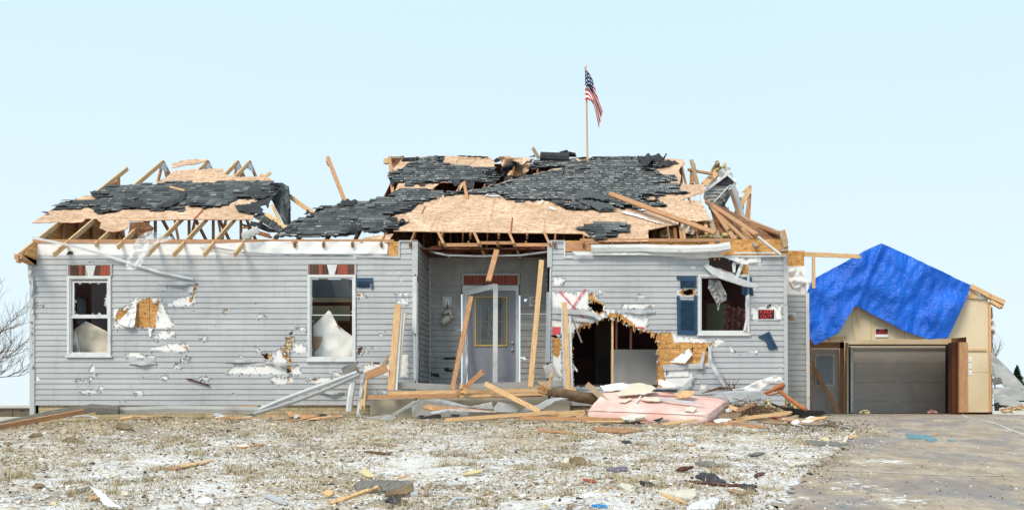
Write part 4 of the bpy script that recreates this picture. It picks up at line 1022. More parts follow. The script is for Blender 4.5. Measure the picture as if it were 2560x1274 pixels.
for q_, sd__ in ((((395, 705, -.02), (450, 702, -.05), (488, 706, -.03), (488, 711, -.03), (450, 713, -.10), (398, 712, -.03)), 11), (((660, 903, -.02), (705, 905, -.09), (742, 908, -.03), (742, 912, -.03), (700, 914, -.12), (662, 909, -.03)), 12),
                 (((560, 900, -.02), (600, 897, -.04), (640, 901, -.02), (640, 905, -.03), (600, 906, -.10), (560, 905, -.02)), 13), (((1560, 776, -.02), (1600, 773, -.05), (1640, 777, -.02), (1638, 783, -.03), (1600, 785, -.10), (1562, 782, -.03)), 14),
                 (((322, 905, -.02), (360, 903, -.06), (392, 906, -.02), (392, 910, -.03), (355, 913, -.11), (322, 910, -.03)), 15), (((790, 975, -.02), (830, 978, -.08), (870, 975, -.02), (870, 981, -.03), (830, 986, -.12), (790, 981, -.03)), 16)):
    sheet('bent_siding_strip', list(q_), 0, 'siding', amp=.008, cell=4, parent=house, th=.003)
# yellow insulation in the holes, splintered edges
sheet('wall_insulation', [(712, 862), (722, 852), (731, 853), (730, 868), (722, 880), (712, 875)], -.01, 'insul_yellow', amp=.06, sc=4, cell=2, parent=house)
mb = MB(); r = random.Random(9)
for q in O_[:2]+[O_[4]]:
    for (x, y), (x2, y2) in zip(q, q[1:]):
        for k in range(int(math.hypot(x2-x, y2-y)/8)):
            t_ = r.random(); X_, Y_ = x+(x2-x)*t_, y+(y2-y)*t_
            if 985 > Y_: mb.board(P(X_, Y_-2, .02), P(X_+r.uniform(-5, 5), Y_+r.uniform(3, 11), r.uniform(-.04, .08)), r.uniform(.01, .035), .006, broken=(0, .02))
mb.build('splintered_edge', 'osb_wall', house, kind='stuff')

tv = MB(); r = random.Random(19)
for q in [q_ for q_ in S_[:65]+W_[:14] if max(p[0] for p in q_)-min(p[0] for p in q_) > 16]:
    if q[0][0] < 300 and len(q) < 3: continue
    for (x, y), (x2, y2) in zip(q, q[1:]+q[:1]):
        ln_ = math.hypot(x2-x, y2-y)
        for k in range(int(ln_/7)+1):
            if r.random() < .45: continue
            t_ = r.random(); a = (x+(x2-x)*t_, y+(y2-y)*t_); w_ = r.uniform(1.5, 5); h_ = r.uniform(2, 7)*r.choice((1, 1, -.6))
            if inwin(a[0], a[1], 6) or not (85 < a[0] < 1030 or 1385 < a[0] < 1955) or a[1] < 645: continue
            tv.face([P(a[0]-w_, a[1]+r.uniform(-1, 1), -.014), P(a[0]+w_, a[1]+r.uniform(-1, 1), -.014), P(a[0]+r.uniform(-3, 3), a[1]+h_, -.014-r.uniform(.01, .06))])
tv.build('torn_vinyl', 'siding', house, kind='stuff')
# keep out sign and the broken shutter piece
def sign(x0, y0, x1, y1, Y, label, lines, white):
    e = empty('warning_sign', P((x0+x1)/2, y1, Y), label, 'sign')
    mb = MB(); mb.box(tuple(P(x0, y1, Y)), tuple(P(x1, y0, Y)+Vector((0, .008, 0)))); mb.build('sign_border', 'paint_white', e)
    mb = MB(); a, b_ = P(x0+1.5, white, Y-.003), P(x1-1.5, y0+1.5, Y-.001); mb.box(tuple(a), (b_.x, Y-.0005, b_.z)); mb.build('sign_panel', 'sign_black', e)
    for s_, py, sz, sxx in lines: text(s_, P((x0+x1)/2, py, Y-.005), sz, 'sign_red', e, 'lettering', sxx)
sign(1894, 772, 1937, 799, -.035, 'black sign reading KEEP OUT in red on a white wrap patch beside the right window', [('KEEP', 779.0, .104, 1.12), ('OUT', 790.8, .104, 1.12)], 797)
mb = MB(); Yq = -.05; mb.plate([P(x, y, Yq) for x, y in zd((650,665),(722,631),(776,738),(740,748),(716,742),(700,690),(665,675))][::-1], (0, -1, 0), .03)
mb.board(P(1922, 836, -.07), P(1941, 868, -.07), .03, .03)
mb.build('shutter_fragment', 'shutter_blue', None, 'L-shaped dark blue shutter fragment hanging on the siding under the KEEP OUT sign', 'shutter')
mb = MB(); mb.plate([P(x, y, -.03) for x, y in zd((698,487),(712,462),(733,456),(730,470),(715,476))][::-1], (0, -1, 0), .012); mb.build('shutter_fragment', 'black_mat', None, 'small black torn scrap stuck on white wrap just above the KEEP OUT sign', 'scrap')
mb = MB(); mb.plate([P(165, 636, -.02), P(172, 627, -.03), P(182, 629, -.03), P(181, 635, -.02)][::-1], (0, -1, 0), .008); mb.build('shingle_scrap', 'felt', None, 'small black shingle scrap caught on the white wrap above the left window', 'shingle')
# ---------------------------------------------------------------- roof
z1 = lambda *p: zz(0, 360, 3.538, p)
z2 = lambda *p: zz(400, 360, 3.538, p)
z3 = lambda *p: zz(900, 360, 3.538, p)
z4 = lambda *p: zz(1300, 340, 3.538, p)
z5 = lambda *p: zz(1650, 360, 3.538, p)
SLX = math.sqrt(1+RK*RK)
def roof_plate(name, pts, off, th, mat, side='red_edge', ja=0, st=8, seed=1, skip=(), lift=0.0):
    if ja: pts = jag(pts, ja, st, seed, skip)
    def fn(x, y):
        p = RP(x, y); w = lift*(.5+.5*nz3(p.x*.7+seed, p.y*.8)) + .018*nz3(p.x*.9+seed*3, p.y*1.3)
        return p + RN*(off+w)
    mb = gridpoly(pts, 14, fn)
    # UV in metres along the slope
    ri = {}
    for k, f in enumerate(mb.f): mb.uv[k] = [(mb.v[i].x, mb.v[i].y*SLX) for i in f]
    mats = [mat] if side is None else [mat, side]
    def mod(o):
        m_ = o.modifiers.new('solidify', 'SOLIDIFY'); m_.thickness = th; m_.offset = -1
        if side: m_.material_offset_rim = 1
        m_.use_rim = True
    # make every face look up the slope normal
    for k, f in enumerate(mb.f):
        a, b_, c_ = mb.v[f[0]], mb.v[f[1]], mb.v[f[2]]
        if (b_-a).cross(c_-b_).dot(RN) < 0: mb.f[k] = f[::-1]; mb.uv[k] = mb.uv[k][::-1]
    return mb.build(name, mats, house, mod=mod)
def shingles(pts, off=.012, seed=1, marks=.25, ja=3, parent=None, felt=True, exp=.118):
    r = random.Random(seed); pts = jag(pts, ja, 7, seed)
    if felt: roof_plate('roofing_felt', jag(pts, 2.2, 9, seed+4), off-.003, .003, 'felt', None)
    q = [RP(*p) for p in pts]; xs = [p.x for p in q]; ys = [p.y for p in q]; pol = [(p.x, p.y) for p in q]
    mb = MB(); y = min(ys)-exp; row = 0
    while y < max(ys):
        x = min(xs)-r.uniform(0, .3); row += 1
        rowlift = .004*r.random()
        while x < max(xs):
            w = r.choice([.11, .15, .15, .19, .24, .30])
            if inpoly(x+w/2, y+exp*.5, pol):
                l0 = off+.009+r.uniform(0, .003)+rowlift*.6; l1 = off+.004
                edge = not (inpoly(x+w/2, y-exp, pol) and inpoly(x+w/2-.2, y, pol) and inpoly(x+w/2+.2, y, pol))
                if edge: l0 += r.uniform(0, .05); 
                elif r.random() < .03: l0 += r.uniform(.01, .03)
                d0 = r.uniform(-.012, .008)
                wob = .012*nz3(x*1.1, y*1.7, seed)
                a = RXY(x+.003, y+d0, l0+wob); b_ = RXY(x+w-.003, y+d0+r.uniform(-.004, .004), l0+wob)
                c_ = RXY(x+w-.003, y+exp*1.25, l1+wob); d_ = RXY(x+.003, y+exp*1.25, l1+wob)
                th = RN*-.011
                mb.shared([a, b_, c_, d_, a+th, b_+th], [(0, 1, 2, 3), (4, 5, 1, 0), (4, 0, 3), (5, 2, 1)])
                if r.random() < marks:
                    mw = min(w*.8, r.uniform(.03, .14)); mx_ = x+r.uniform(0, w-mw); my = y+exp*r.uniform(.02, .5); hh = r.uniform(.010, .026)
                    f_ = (my-y)/(exp*1.25); lo = l0+(l1-l0)*f_+.003+wob
                    mb.face([RXY(mx_, my, lo), RXY(mx_+mw, my, lo), RXY(mx_+mw, my+hh, lo), RXY(mx_, my+hh, lo)], mi=1)
                if r.random() < marks*.5:
                    hh = r.uniform(.03, .08); lo = l0+.004+wob
                    mb.face([RXY(x, y+.01, lo), RXY(x+.012, y+.01, lo), RXY(x+.012, y+.01+hh, lo), RXY(x, y+.01+hh, lo)], mi=1)
            x += w
        y += exp
    return mb.build('shingle_field', ['shingle', 'shingle_mark'], house)
# --- left roof: trusses open to the sky
TX = [-11.99, -11.29, -10.65, -10.13, -9.36, -8.81, -8.18, -7.55, -6.95]
def truss(X, y0=-.52, y1=RY, rear=1.0, webs=True, mat='pine', chord=True, bf=0, br=0, inner='pine_red', top=.045):
    mb = MB(); w, t = .10, .038
    p0, p1 = RXY(X, y0, -top-.012), RXY(X, y1, -top-.012)
    if y1 >= RY-.01: p1 = Vector((X, RY, RZ+RK*RY-.07))
    mb.board(p0, p1, w, t, n=(1, 0, 0), broken=(0, bf))
    o = mb.build('roof_truss', mat, house)
    mb = MB()
    if rear > 0:
        yr = RY+(8.9-RY)*rear; mb.board(Vector((X, RY-.02, RZ+RK*RY-.07)), Vector((X, yr, RZ+RK*(2*RY-yr)-.07)), w, t, n=(1, 0, 0), broken=(0, br)); mb.build('rear_rafter', inner, o)
    if chord:
        mb = MB(); mb.board(Vector((X, .0, RZ-.06)), Vector((X, 8.8, RZ-.06)), w, t, n=(1, 0, 0)); mb.build('bottom_chord', inner, o)
    if webs:
        for ya, yb in ((1.5, 1.5), (3.1, 1.6), (3.1, 4.35), (5.7, 4.45), (5.7, 7.2)):
            if yb > y1 and (y1 < RY-.05 or (rear < .9 and yb > 5)): continue
            zt = RZ+RK*(yb if yb <= RY else 2*RY-yb)-.08
            mb = MB(); mb.board(Vector((X+.002, ya, RZ)), Vector((X+.002, yb, zt)), .085, .036, n=(1, 0, 0)); mb.build('web', inner, o)
    g_ = MB()
    if y1 >= RY-.01:
        g_.plate([Vector((X-.023, RY-.22, RZ+RK*RY-.27)), Vector((X-.023, RY+.18, RZ+RK*RY-.27)), Vector((X-.023, RY+.1, RZ+RK*RY-.1)), Vector((X-.023, RY-.05, RZ+RK*RY-.1))], (-1, 0, 0), .003)
        g_.plate([Vector((X+.024, RY-.22, RZ+RK*RY-.30)), Vector((X+.024, RY+.18, RZ+RK*RY-.30)), Vector((X+.024, RY+.1, RZ+RK*RY-.1)), Vector((X+.024, RY-.05, RZ+RK*RY-.1))], (1, 0, 0), .003); g_.build('gusset_plate', 'zinc', o)
    if chord and y0 < 0:
        g_ = MB(); g_.plate([Vector((X+.024, .0, RZ-.10)), Vector((X+.024, .55, RZ-.10)), Vector((X+.024, .50, RZ+.12)), Vector((X+.024, .0, RZ-.02))], (1, 0, 0), .003); g_.build('gusset_plate', 'zinc', o)
    return o
truss(TX[0], y1=3.9, rear=0, webs=False, bf=.15)
truss(TX[1], rear=.35, br=.05)
truss(TX[2], y1=1.9, rear=0, bf=.1, webs=False, y0=-.1)
truss(TX[3], rear=.22, y0=-.2)
truss(TX[4], rear=.25)
truss(TX[5], rear=0, y1=3.3, bf=.1)
truss(TX[6], rear=0, y1=2.9, bf=.1)
truss(TX[7], rear=0, y1=1.3, webs=False, bf=.1); truss(TX[8], rear=0, y1=.6, y0=.1, bf=.1, webs=False)
# second peaks that stand clear of the sheathing
for X in (-9.05,):
    truss(X, y0=2.9, rear=.3, webs=False, chord=False)
mb = MB(); mb.board(P(652, 438, 4.3), P(789, 538, 2.6), .11, .045); mb.build('hip_rafter', 'pine', house)
mb = MB(); mb.board(P(862, 503, 2.2), P(819, 393, 3.2), .095, .045, n=(0.3, -1, 0), broken=(0, .03)); mb.board(P(818, 400, 3.15), P(824, 412, 3.15), .10, .05, broken=(.03, .03)); mb.build('standing_stud', 'pine_red', house)
# left gable wall seen from inside
mb = MB(); Xg = -11.99
mb.plate([Vector((Xg-.03, .05, RZ-.1)), Vector((Xg-.03, 4.1, RZ-.1)), Vector((Xg-.03, 3.6, RZ+RK*3.3)), Vector((Xg-.03, 2.9, RZ+RK*2.7)), Vector((Xg-.03, 2.6, RZ+RK*2.55-.03)), Vector((Xg-.03, .05, RZ))], (1, 0, 0), .014)
gw = mb.build('gable_sheathing', 'osb_wall', house)
for k in range(6):
    ya = .5+.6*k; mb = MB(); mb.board(Vector((Xg+.01, ya, RZ-.1)), Vector((Xg+.01, ya, RZ+RK*ya-.1)), .07, .04, n=(1, 0, 0)); mb.build('gable_stud', 'pine_red', house)
mb = MB(); mb.board(Vector((Xg-.02, -.52, RZ-.42)), Vector((Xg-.02, .02, RZ-.48)), .10, .16, n=(1, 0, 0)); mb.board(Vector((Xg-.02, -.5, RZ-.4)), Vector((Xg-.02, -.5, RZ-.55)), .05, .1); mb.build('eave_return', 'pine_red', house)
mb = MB(); mb.plate([Vector((Xg+.06, -.45, RZ-.4)), Vector((Xg+.06, .03, RZ-.55)), Vector((Xg+.06, .03, RZ-.02)), Vector((Xg+.06, -.3, RZ-.25))], (1, 0, 0), .014); mb.build('eave_return', 'osb_wall', house)
sheet('bent_corner_trim', [(68, 640), (82, 640), (83, 700), (84, 780), (80, 790), (76, 720), (70, 690)], -.05, 'trim_grey', amp=.06, sc=10, cell=4, parent=house, th=.004)
sheet('bent_corner_trim', [(74, 790), (82, 790), (82, 935), (76, 930), (79, 860)], -.02, 'trim_grey', amp=.06, sc=10, cell=4, parent=house, th=.004)
# left sheathing
sh1 = z1((285,695),(430,600),(470,570),(700,470),(790,455),(860,490),(1000,520),(1330,400),(1370,355),(1560,232)) + z2((560,217),(560,265),(620,285),(700,297),(880,288),(930,290),(900,345),(985,380),(1000,440),(930,520),(870,560),(830,640),(812,668),(300,665),(290,668)) + z1((1270,680),(1140,680),(1130,740),(1050,770),(1000,775),(930,765),(880,745),(895,690),(870,680),(860,655),(760,660),(720,690))
roof_plate('roof_sheathing', sh1, .0, .013, 'osb', ja=1.4, st=7, seed=3, skip=(0, 22, 23, 24, 25, 26))
roof_plate('roof_sheathing', z1((1520,180),(1610,150),(1838,140)) + z2((425,142),(400,160),(330,178),(240,185),(200,195),(130,215),(105,212),(115,195)), .015, .013, 'osb', ja=1.5, seed=5)
sheet('loose_osb', z1((1150,690),(1240,685),(1310,700),(1360,740),(1340,790),(1270,830),(1130,850),(1140,770)), .55, 'osb_dark', amp=.05, cell=6, parent=house, th=.012, jagg=1)
mb = MB(); mb.board(RP(508, 526, .02), RP(486, 549, .02), .022, .01, n=RN); mb.build('painted_edge', 'red_edge', house)
shl = z1((450,590),(540,518),(640,512),(800,500),(900,498),(880,470),(800,445),(815,425),(900,418),(940,385),(1060,365),(1370,362),(1480,345),(1840,350)) + z2((100,345),(400,350),(600,330),(840,332),(1060,345),(1090,345),(1010,470),(980,500),(900,510),(860,490),(700,490),(620,530),(610,552),(400,578),(290,555),(200,550),(100,560),(0,580)) + z1((1640,560),(1620,600),(1500,590),(1360,600),(1270,580),(1080,580),(990,610),(920,622),(830,600),(840,570),(700,575),(600,580))
shingles(shl, .014, 21, .15)
for q, sd_ in ((z1((1088,497),(1270,530),(1330,560),(1360,572),(1280,580),(1088,565)), 1), (z1((1360,590),(1440,540),(1560,495),(1660,462),(1640,500),(1540,560),(1440,600),(1380,600)), 2),
              (z2((660,555),(800,545),(960,495),(1000,470),(1010,500),(960,550),(890,570),(920,600),(900,640),(820,630),(700,610),(680,590)), 3), (z2((785,430),(830,410),(960,425),(1000,440),(960,490),(880,500),(830,480),(790,470)), 4),
              (z1((800,440),(840,425),(890,440),(930,480),(860,500),(830,480)), 5), (z1((375,630),(430,605),(428,628)), 6), (z1((825,600),(840,565),(960,590),(1000,600),(900,625),(840,612)), 7)):
    q = jag(q, 1.2, 6, sd_)
    def fn(x, y, s_=sd_): return RP(x, y, .05+.05*nz3(x*.07, y*.12, s_)+.03*nz3(x*.2, y*.25, s_))
    gridpoly(q, 4, fn).build('torn_felt', 'felt', house, smooth_=True, mod=solid(.004))
# bent-down shingle flaps at the broken end of the left roof
def tabs_on(quad, rows, cols, name, seed):
    # shingle courses laid on a warped hanging flap given by four corners in space (top-left, top-right, bottom-right, bottom-left)
    a, b_, c_, d_ = [Vector(p) for p in quad]; r = random.Random(seed); mb = MB(); nrm = (b_-a).cross(d_-a).normalized()
    if nrm.y > 0: nrm = -nrm
    def pt(u, v): return a.lerp(b_, u).lerp(d_.lerp(c_, u), v) + nrm*(.10*math.sin(u*3.1)*math.sin(v*3.1)+.02*nz3(u*5, v*5, seed))
    for i in range(rows):
        u = -r.random()*.2
        while u < 1:
            w = r.uniform(.6, 1.6)/cols
            u0, u1 = max(0, u), min(1, u+w-.004)
            if u1 > u0 and not (i > rows-3 and r.random() < .25):
                v0, v1 = i/rows, (i+1.2)/rows; v1 = min(v1, 1.03)
                p = [pt(u0, v0)+nrm*.004, pt(u1, v0)+nrm*.004, pt(u1, v1)+nrm*.02, pt(u0, v1)+nrm*.02]
                mb.shared(p+[p[2]-nrm*.012, p[3]-nrm*.012], [(3, 2, 1, 0), (2, 3, 5, 4)])
            u += w
    i = len(mb.v)
    for ii in range(8):
        for jj in range(8):
            mb.face([pt(ii/8, jj/8)-nrm*.006, pt((ii+1)/8, jj/8)-nrm*.006, pt((ii+1)/8, (jj+1)/8)-nrm*.006, pt(ii/8, (jj+1)/8)-nrm*.006], mi=1)
    return mb.build(name, ['shingle', 'felt'], house)
tabs_on([P(*z2((1065,348))[0], 3.2), P(*z2((1130,350))[0], 3.3), P(*z2((1153,695))[0], 1.6), P(*z2((1090,715))[0], 1.5)], 3, 9, 'hanging_shingle_flap', 3) if False else None
def flap(quad_px, Ys, rows, cols, name, seed): return tabs_on([P(x, y, Y_) for (x, y), Y_ in zip(z2(*quad_px), Ys)], rows, cols, name, seed)
flap(((1085,345),(1150,560),(1110,730),(985,490)), (3.4, 2.6, 1.3, 2.6), 8, 6, 'hanging_shingle_flap', 4)
flap(((1085,345),(1140,380),(1157,700),(1120,720)), (3.4, 3.5, 1.9, 1.4), 6, 8, 'hanging_shingle_flap', 6)
flap(((820,640),(900,600),(1105,745),(1050,782)), (1.2, 1.6, .5, .3), 9, 5, 'hanging_shingle_flap', 5)
sheet('torn_felt', z2((800,680),(900,700),(1050,782),(960,780),(800,720)), .45, 'felt', amp=.1, cell=5, parent=house, th=.005)
sheet('bent_fascia', z2((718,790),(860,725),(882,785),(735,870)), -.2, 'siding_light', amp=.03, cell=6, parent=house, th=.012)
sheet('torn_felt', z2((720,700),(770,715),(800,700),(790,750),(750,735),(725,715)), .3, 'felt', amp=.06, cell=4, parent=house)
mb = MB(); mb.board(P(*z2((940,620))[0], .9), P(*z2((1110,742))[0], .5), .09, .04, n=(0, -1, .5)); mb.board(P(*z2((990,540))[0], 1.4), P(*z2((1075,720))[0], .9), .06, .04); mb.build('broken_rafter', 'pine', house)
mb = MB(); mb.board(P(*z2((870,785))[0], .2), P(*z2((975,815))[0], .2), .09, .04, broken=(.03, .05)); mb.board(P(*z2((730,740))[0], .3), P(*z2((790,735))[0], .3), .04, .03, broken=(.05, .05)); mb.build('broken_rafter', 'attic_wood', house)
mb = MB(); mb.board(P(*z2((870,335))[0], 3.6), P(*z2((975,255))[0], 3.9), .07, .04, broken=(0, .03)); mb.board(P(*z2((890,270))[0], 3.7), P(*z2((1000,340))[0], 3.5), .07, .04, broken=(.03, 0)); mb.build('broken_rafter', 'pine', house)
mb = MB(); mb.board(RP(*z1((1508,395))[0], .05), RP(*z1((1638,428))[0], .05), .045, .02); mb.build('wood_scrap', 'pine', None, 'thin pale wood strip lying on the black shingles of the left roof', 'wood scrap')

# --- central roof
cT = [x*.61-6.45 for x in range(0, 18)]
for X in cT:
    y0 = .25 if -3.9 < X < -1 else -.12
    if X > 2.2: continue
    ytop = RY-.02 if X > -5.0 else 1.6
    truss(X, y0=y0, y1=ytop if X > -5 else ytop, rear=1.0 if X > -5 else 0, mat='attic_wood', inner='attic_wood', webs=X > -5.0, bf=0 if X > -5 else .1)
mb = MB(); XL, XR = -5.15, 1.9
mb.plate([Vector((XL, 1.2, RZ+RK*(2*RY-8.9)-.1)), Vector((XR, 1.2, 1))] and [Vector((XL, RY+.1, RZ+RK*(RY-.1)-.03)), Vector((XR, RY+.1, RZ+RK*(RY-.1)-.03)), Vector((XR, 8.9, RZ+RK*(2*RY-8.9)-.03)), Vector((XL, 8.9, RZ+RK*(2*RY-8.9)-.03))], (0, RK, 1), .014)
mb.build('rear_roof_sheathing', 'osb_dark', house)
mb = MB(); mb.plate([Vector((XL, 2.3, RZ+RK*2.3-.7)), Vector((XL, 2.3, RZ+RK*2.3-.14)), Vector((XL, RY-.1, RZ+RK*RY-.12)), Vector((XL, RY+.4, RZ+RK*RY-.2)), Vector((XL, 8.0, RZ+.4)), Vector((XL, 8.0, RZ-.1)), Vector((XL, 3.2, RZ-.1))], (-1, 0, 0), .014)
mb.build('attic_partition', 'osb_dark', house)
mb = MB(); mb.box((-5.0, 1.9, RZ-.02), (3.9, 8.6, RZ+.01)); mb.build('attic_floor', 'room_dark', house)
sheet('attic_lining', z3((270,122),(490,122),(460,200),(400,260),(300,250)), 4.75, 'osb_dark', amp=.05, cell=6, parent=house, th=.014)
# front sheathing
roof_plate('roof_sheathing', z3((300,770),(240,660),(450,550),(560,510),(700,470),(780,420),(1000,410),(1400,300),(1840,200)) + z4((440,200),(1440,205),(1460,245),(1400,300),(1425,350),(1410,430),(1630,432),(1640,490),(1400,570),(1500,560),(1600,578),(1690,748),(1410,750),(1400,780),(1300,795),(1130,830),(1138,850),(800,858),(540,858)) , .0, .016, 'osb', 'pine', ja=1.6, st=8, seed=8, skip=(0, 22, 23, 24, 26, 27, 28, 29))
roof_plate('roof_sheathing', z4((545,868),(1132,846),(1140,935),(700,938)), .012, .013, 'osb', ja=.6, seed=9)
roof_plate('roof_sheathing', z3((45,850),(20,820),(180,795),(295,785),(250,862)), -.02, .013, 'osb', ja=.5, seed=10)
roof_plate('roof_sheathing', z3((300,440),(345,335),(700,352),(640,400),(520,400),(470,430)), .0, .013, 'osb', ja=1.5, seed=11)
roof_plate('roof_sheathing', z3((370,130),(500,110),(1140,110),(1185,150),(1190,230),(1200,320),(780,345),(270,345),(250,280)), .0, .013, 'osb', 'red_edge', ja=1.5, seed=12)
sheet('loose_osb', z3((1228,110),(1325,103),(1345,120),(1480,118),(1520,150),(1490,240),(1440,300),(1380,300),(1280,270),(1250,180)) , 4.2, 'osb', amp=.18, sc=20, cell=5, parent=house, th=.012, jagg=1)
sheet('torn_felt', z3((1250,210),(1340,150),(1410,160),(1400,210),(1320,240),(1290,290),(1235,285)), 3.95, 'felt', amp=.15, sc=12, cell=4, parent=house, th=.005)
sheet('torn_felt', z3((1280,290),(1340,275),(1390,300),(1330,325),(1270,335)), 3.3, 'felt', amp=.1, sc=12, cell=4, parent=house, th=.005)
sheet('torn_felt', z3((365,155),(385,120),(490,118),(460,150),(380,160)), 4.2, 'felt', amp=.06, sc=12, cell=5, parent=house, th=.005)
shingles(z2((1000,832),(1060,790),(1160,690),(1280,660),(1390,590),(1460,552),(1560,558),(1640,510),(1780,520)) + z3((0,522),(250,470),(290,430),(350,400),(590,410),(780,430),(780,460),(640,490),(560,518),(500,545),(450,590),(300,635),(250,660),(330,690),(445,692),(290,765),(130,798),(0,770)) + z2((1760,800),(1620,822),(1160,825)), .014, 31, .22)
shingles(z3((490,120),(740,112),(720,150),(780,190),(835,190),(820,200),(1190,222),(1225,290),(1180,365),(940,330),(780,345),(620,350),(400,335),(270,365),(265,330),(250,280),(380,215),(450,165)), .014, 32, .35)
shingles(z3((400,335),(615,345),(620,370),(400,370)), .012, 33, .2, felt=False)
shingles(z3((780,430),(1000,420),(1230,370),(1400,300),(1640,250),(1840,200)) + z4((440,270),(150,290),(60,300),(100,260),(150,215),(430,215),(600,225),(640,188),(1080,190),(1160,215),(1230,250),(1160,300),(1250,345),(1390,370),(1360,410),(1250,430),(1430,432),(1380,480),(1510,505),(1240,530),(1115,545),(1115,570),(1250,590),(1300,630),(1150,640),(1000,645),(860,640),(780,600),(500,590),(220,575),(0,590)) + z3((1400,520),(1330,500),(1270,480),(1200,450),(1000,450),(780,460)), .014, 34, .8)
shingles(z4((465,825),(640,785),(985,788),(945,865),(870,865),(860,900),(700,932),(640,920),(560,840)), .03, 35, .3, ja=2)
shingles(z4((280,595),(500,590),(780,640),(850,680),(640,655),(430,655),(380,640)), .03, 36, .2)
def rflap(q, mat='felt', lo=.05, am=.08, sd_=1, th=.006, tex=.08, name='torn_felt'):
    q = jag(q, 1.3, 6, sd_)
    def fn(x, y): return RP(x, y, lo+am*nz3(x*tex, y*tex*1.6, sd_)+am*.4*nz3(x*.22, y*.25, sd_))
    return gridpoly(q, 4, fn).build(name, mat, house, smooth_=True, mod=solid(th))
rflap(z4((1040,215),(1110,205),(1230,200),(1300,215),(1270,245),(1170,270),(1110,315),(1070,270)), sd_=2, am=.16, lo=.1)
rflap(z4((1160,270),(1260,250),(1350,240),(1410,245),(1300,280),(1170,300)), sd_=3)
rflap(z4((310,600),(390,595),(420,640),(600,645),(590,670),(420,660)), sd_=4)
rflap(z4((500,512),(560,508),(800,580),(770,605),(640,590),(490,590)), 'shingle', .10, .06, 5)
rflap(z4((500,590),(640,595),(780,620),(860,680),(760,665),(700,690),(600,640)), 'shingle', .08, .06, 6)
rflap(z4((0,320),(100,260),(130,260),(60,300)), sd_=7, lo=.15)
rflap(z3((250,660),(300,660),(350,690),(445,692),(350,730),(280,700)), sd_=8, lo=.04)
rflap(z2((1565,570),(1620,512),(1750,520),(1700,560)), sd_=9, lo=.06)
rflap(z2((1640,820),(1700,740),(1760,800),(1750,840)), sd_=10, lo=.12, am=.15); rflap(z2((1740,760),(1780,770),(1825,840),(1790,820)), sd_=12, lo=.12, am=.15)
rflap(z2((1280,660),(1310,620),(1335,640)), sd_=11, lo=.1)
rflap(z3((830,345),(890,325),(885,365),(830,378)), sd_=13); rflap(z3((940,345),(1005,350),(1000,405),(950,400)), sd_=14)
rflap(z3((1100,462),(1150,455),(1200,450),(1250,480),(1180,475)), 'snow', .03, .02, 15, name='snow_patch'); rflap(z4((885,685),(940,675),(1080,720),(1240,775),(1300,798),(1200,775),(1050,725)), 'snow', .03, .02, 16, name='snow_patch')
rflap(z4((255,630),(290,635),(330,665),(270,655)), 'snow', .03, .02, 17, name='snow_patch'); rflap(z4((150,620),(190,575),(215,580),(180,610)), 'snow', .03, .02, 18, name='snow_patch')
rflap(z4((1040,655),(1110,655),(1130,670),(1070,672)), 'snow', .03, .02, 19, name='snow_patch')
# ridge debris: rolled felt and a folded black sheet
mb = MB(); mb.tube([P(*z4((180,185))[0], 4.3), P(*z4((260,192))[0], 4.3), P(*z4((435,198))[0], 4.3)], [.13, .14, .14], 10); mb.build('rolled_felt', 'felt', None, 'roll of black roofing felt lying along the roof ridge left of the flagpole', 'roofing felt')
sheet('folded_felt', z4((325,175),(350,140),(415,122),(430,138),(490,150),(500,185),(420,185)), 4.5, 'felt', 'crumpled black sheet heaped on the ridge just left of the flagpole', 'roofing felt', amp=.2, sc=10, cell=4, th=.01)
for k, q in enumerate((z4((75,187),(125,165),(135,187)), z4((240,175),(290,155),(290,175)), z4((430,210),(520,190),(590,185),(600,205),(500,215)), z4((640,185),(840,192),(1080,190),(1085,202),(840,215),(660,210)), z3((355,107),(392,107),(390,118),(365,118)), z3((860,102),(885,102),(1130,110),(1135,122),(900,112)), z3((1175,150),(1205,125),(1230,120),(1240,150),(1200,165)))):
    sheet('torn_felt', q, 4.4, 'felt', amp=.12, sc=9, cell=4, parent=house, th=.006, jagg=1, step=5, seed=k)
bd('wood_scrap', (1332, 370, 4.3), (1347, 396, 4.3), 'short pale board standing on the roof ridge left of the rolled felt', 'wood scrap', 'pine_grey', broken=(.03, 0))
bd('wood_splinter', (1160, 456, 2.5), (1169, 500, 2.0), 'pointed timber splinter poking up through the roof above the porch', 'wood scrap', 'pine_red', w=.07, broken=(.06, 0))
mb = MB(); mb.board(P(*z3((865,420))[0], 2.6), P(*z3((905,350))[0], 2.9), .08, .04); mb.board(P(*z3((985,420))[0], 2.6), P(*z3((1000,350))[0], 2.9), .05, .04); mb.build('broken_rafter', 'pine', house)
mb = MB(); mb.board(P(*z3((262,115))[0], 4.2), P(*z3((292,440))[0], 2.6), .08, .045); mb.build('end_post', 'pine_red', house)
mb = MB(); mb.board(P(*z3((255,115))[0], 4.25), P(*z3((275,190))[0], 4.2), .06, .045); mb.board(P(*z3((220,155))[0], 4.2), P(*z3((262,150))[0], 4.1), .13, .1); mb.build('end_post', 'pine', house)
mb = MB(); mb.board(P(*z3((250,120))[0], 4.3), P(*z3((385,122))[0], 4.35), .05, .05); mb.build('ridge_board', 'pine_grey', house)
mb = MB(); mb.board(RP(1524, 507, .22), RP(1787, 600, .16), .115, .045, n=(0, -.9, .5)); mb.build('fallen_rafter', 'pine_red', None, 'long reddish rafter lying slantwise down the roof over the right windows', 'board')
mb = MB(); mb.board(RP(1277, 580, .02), RP(1281, 545, .02), .02, .012); mb.build('painted_edge', 'red_edge', house)
sheet('split_osb', z3((1430,580),(1560,540),(1630,505),(1600,540),(1540,560)), .9, 'splinter', amp=.05, cell=4, parent=house)

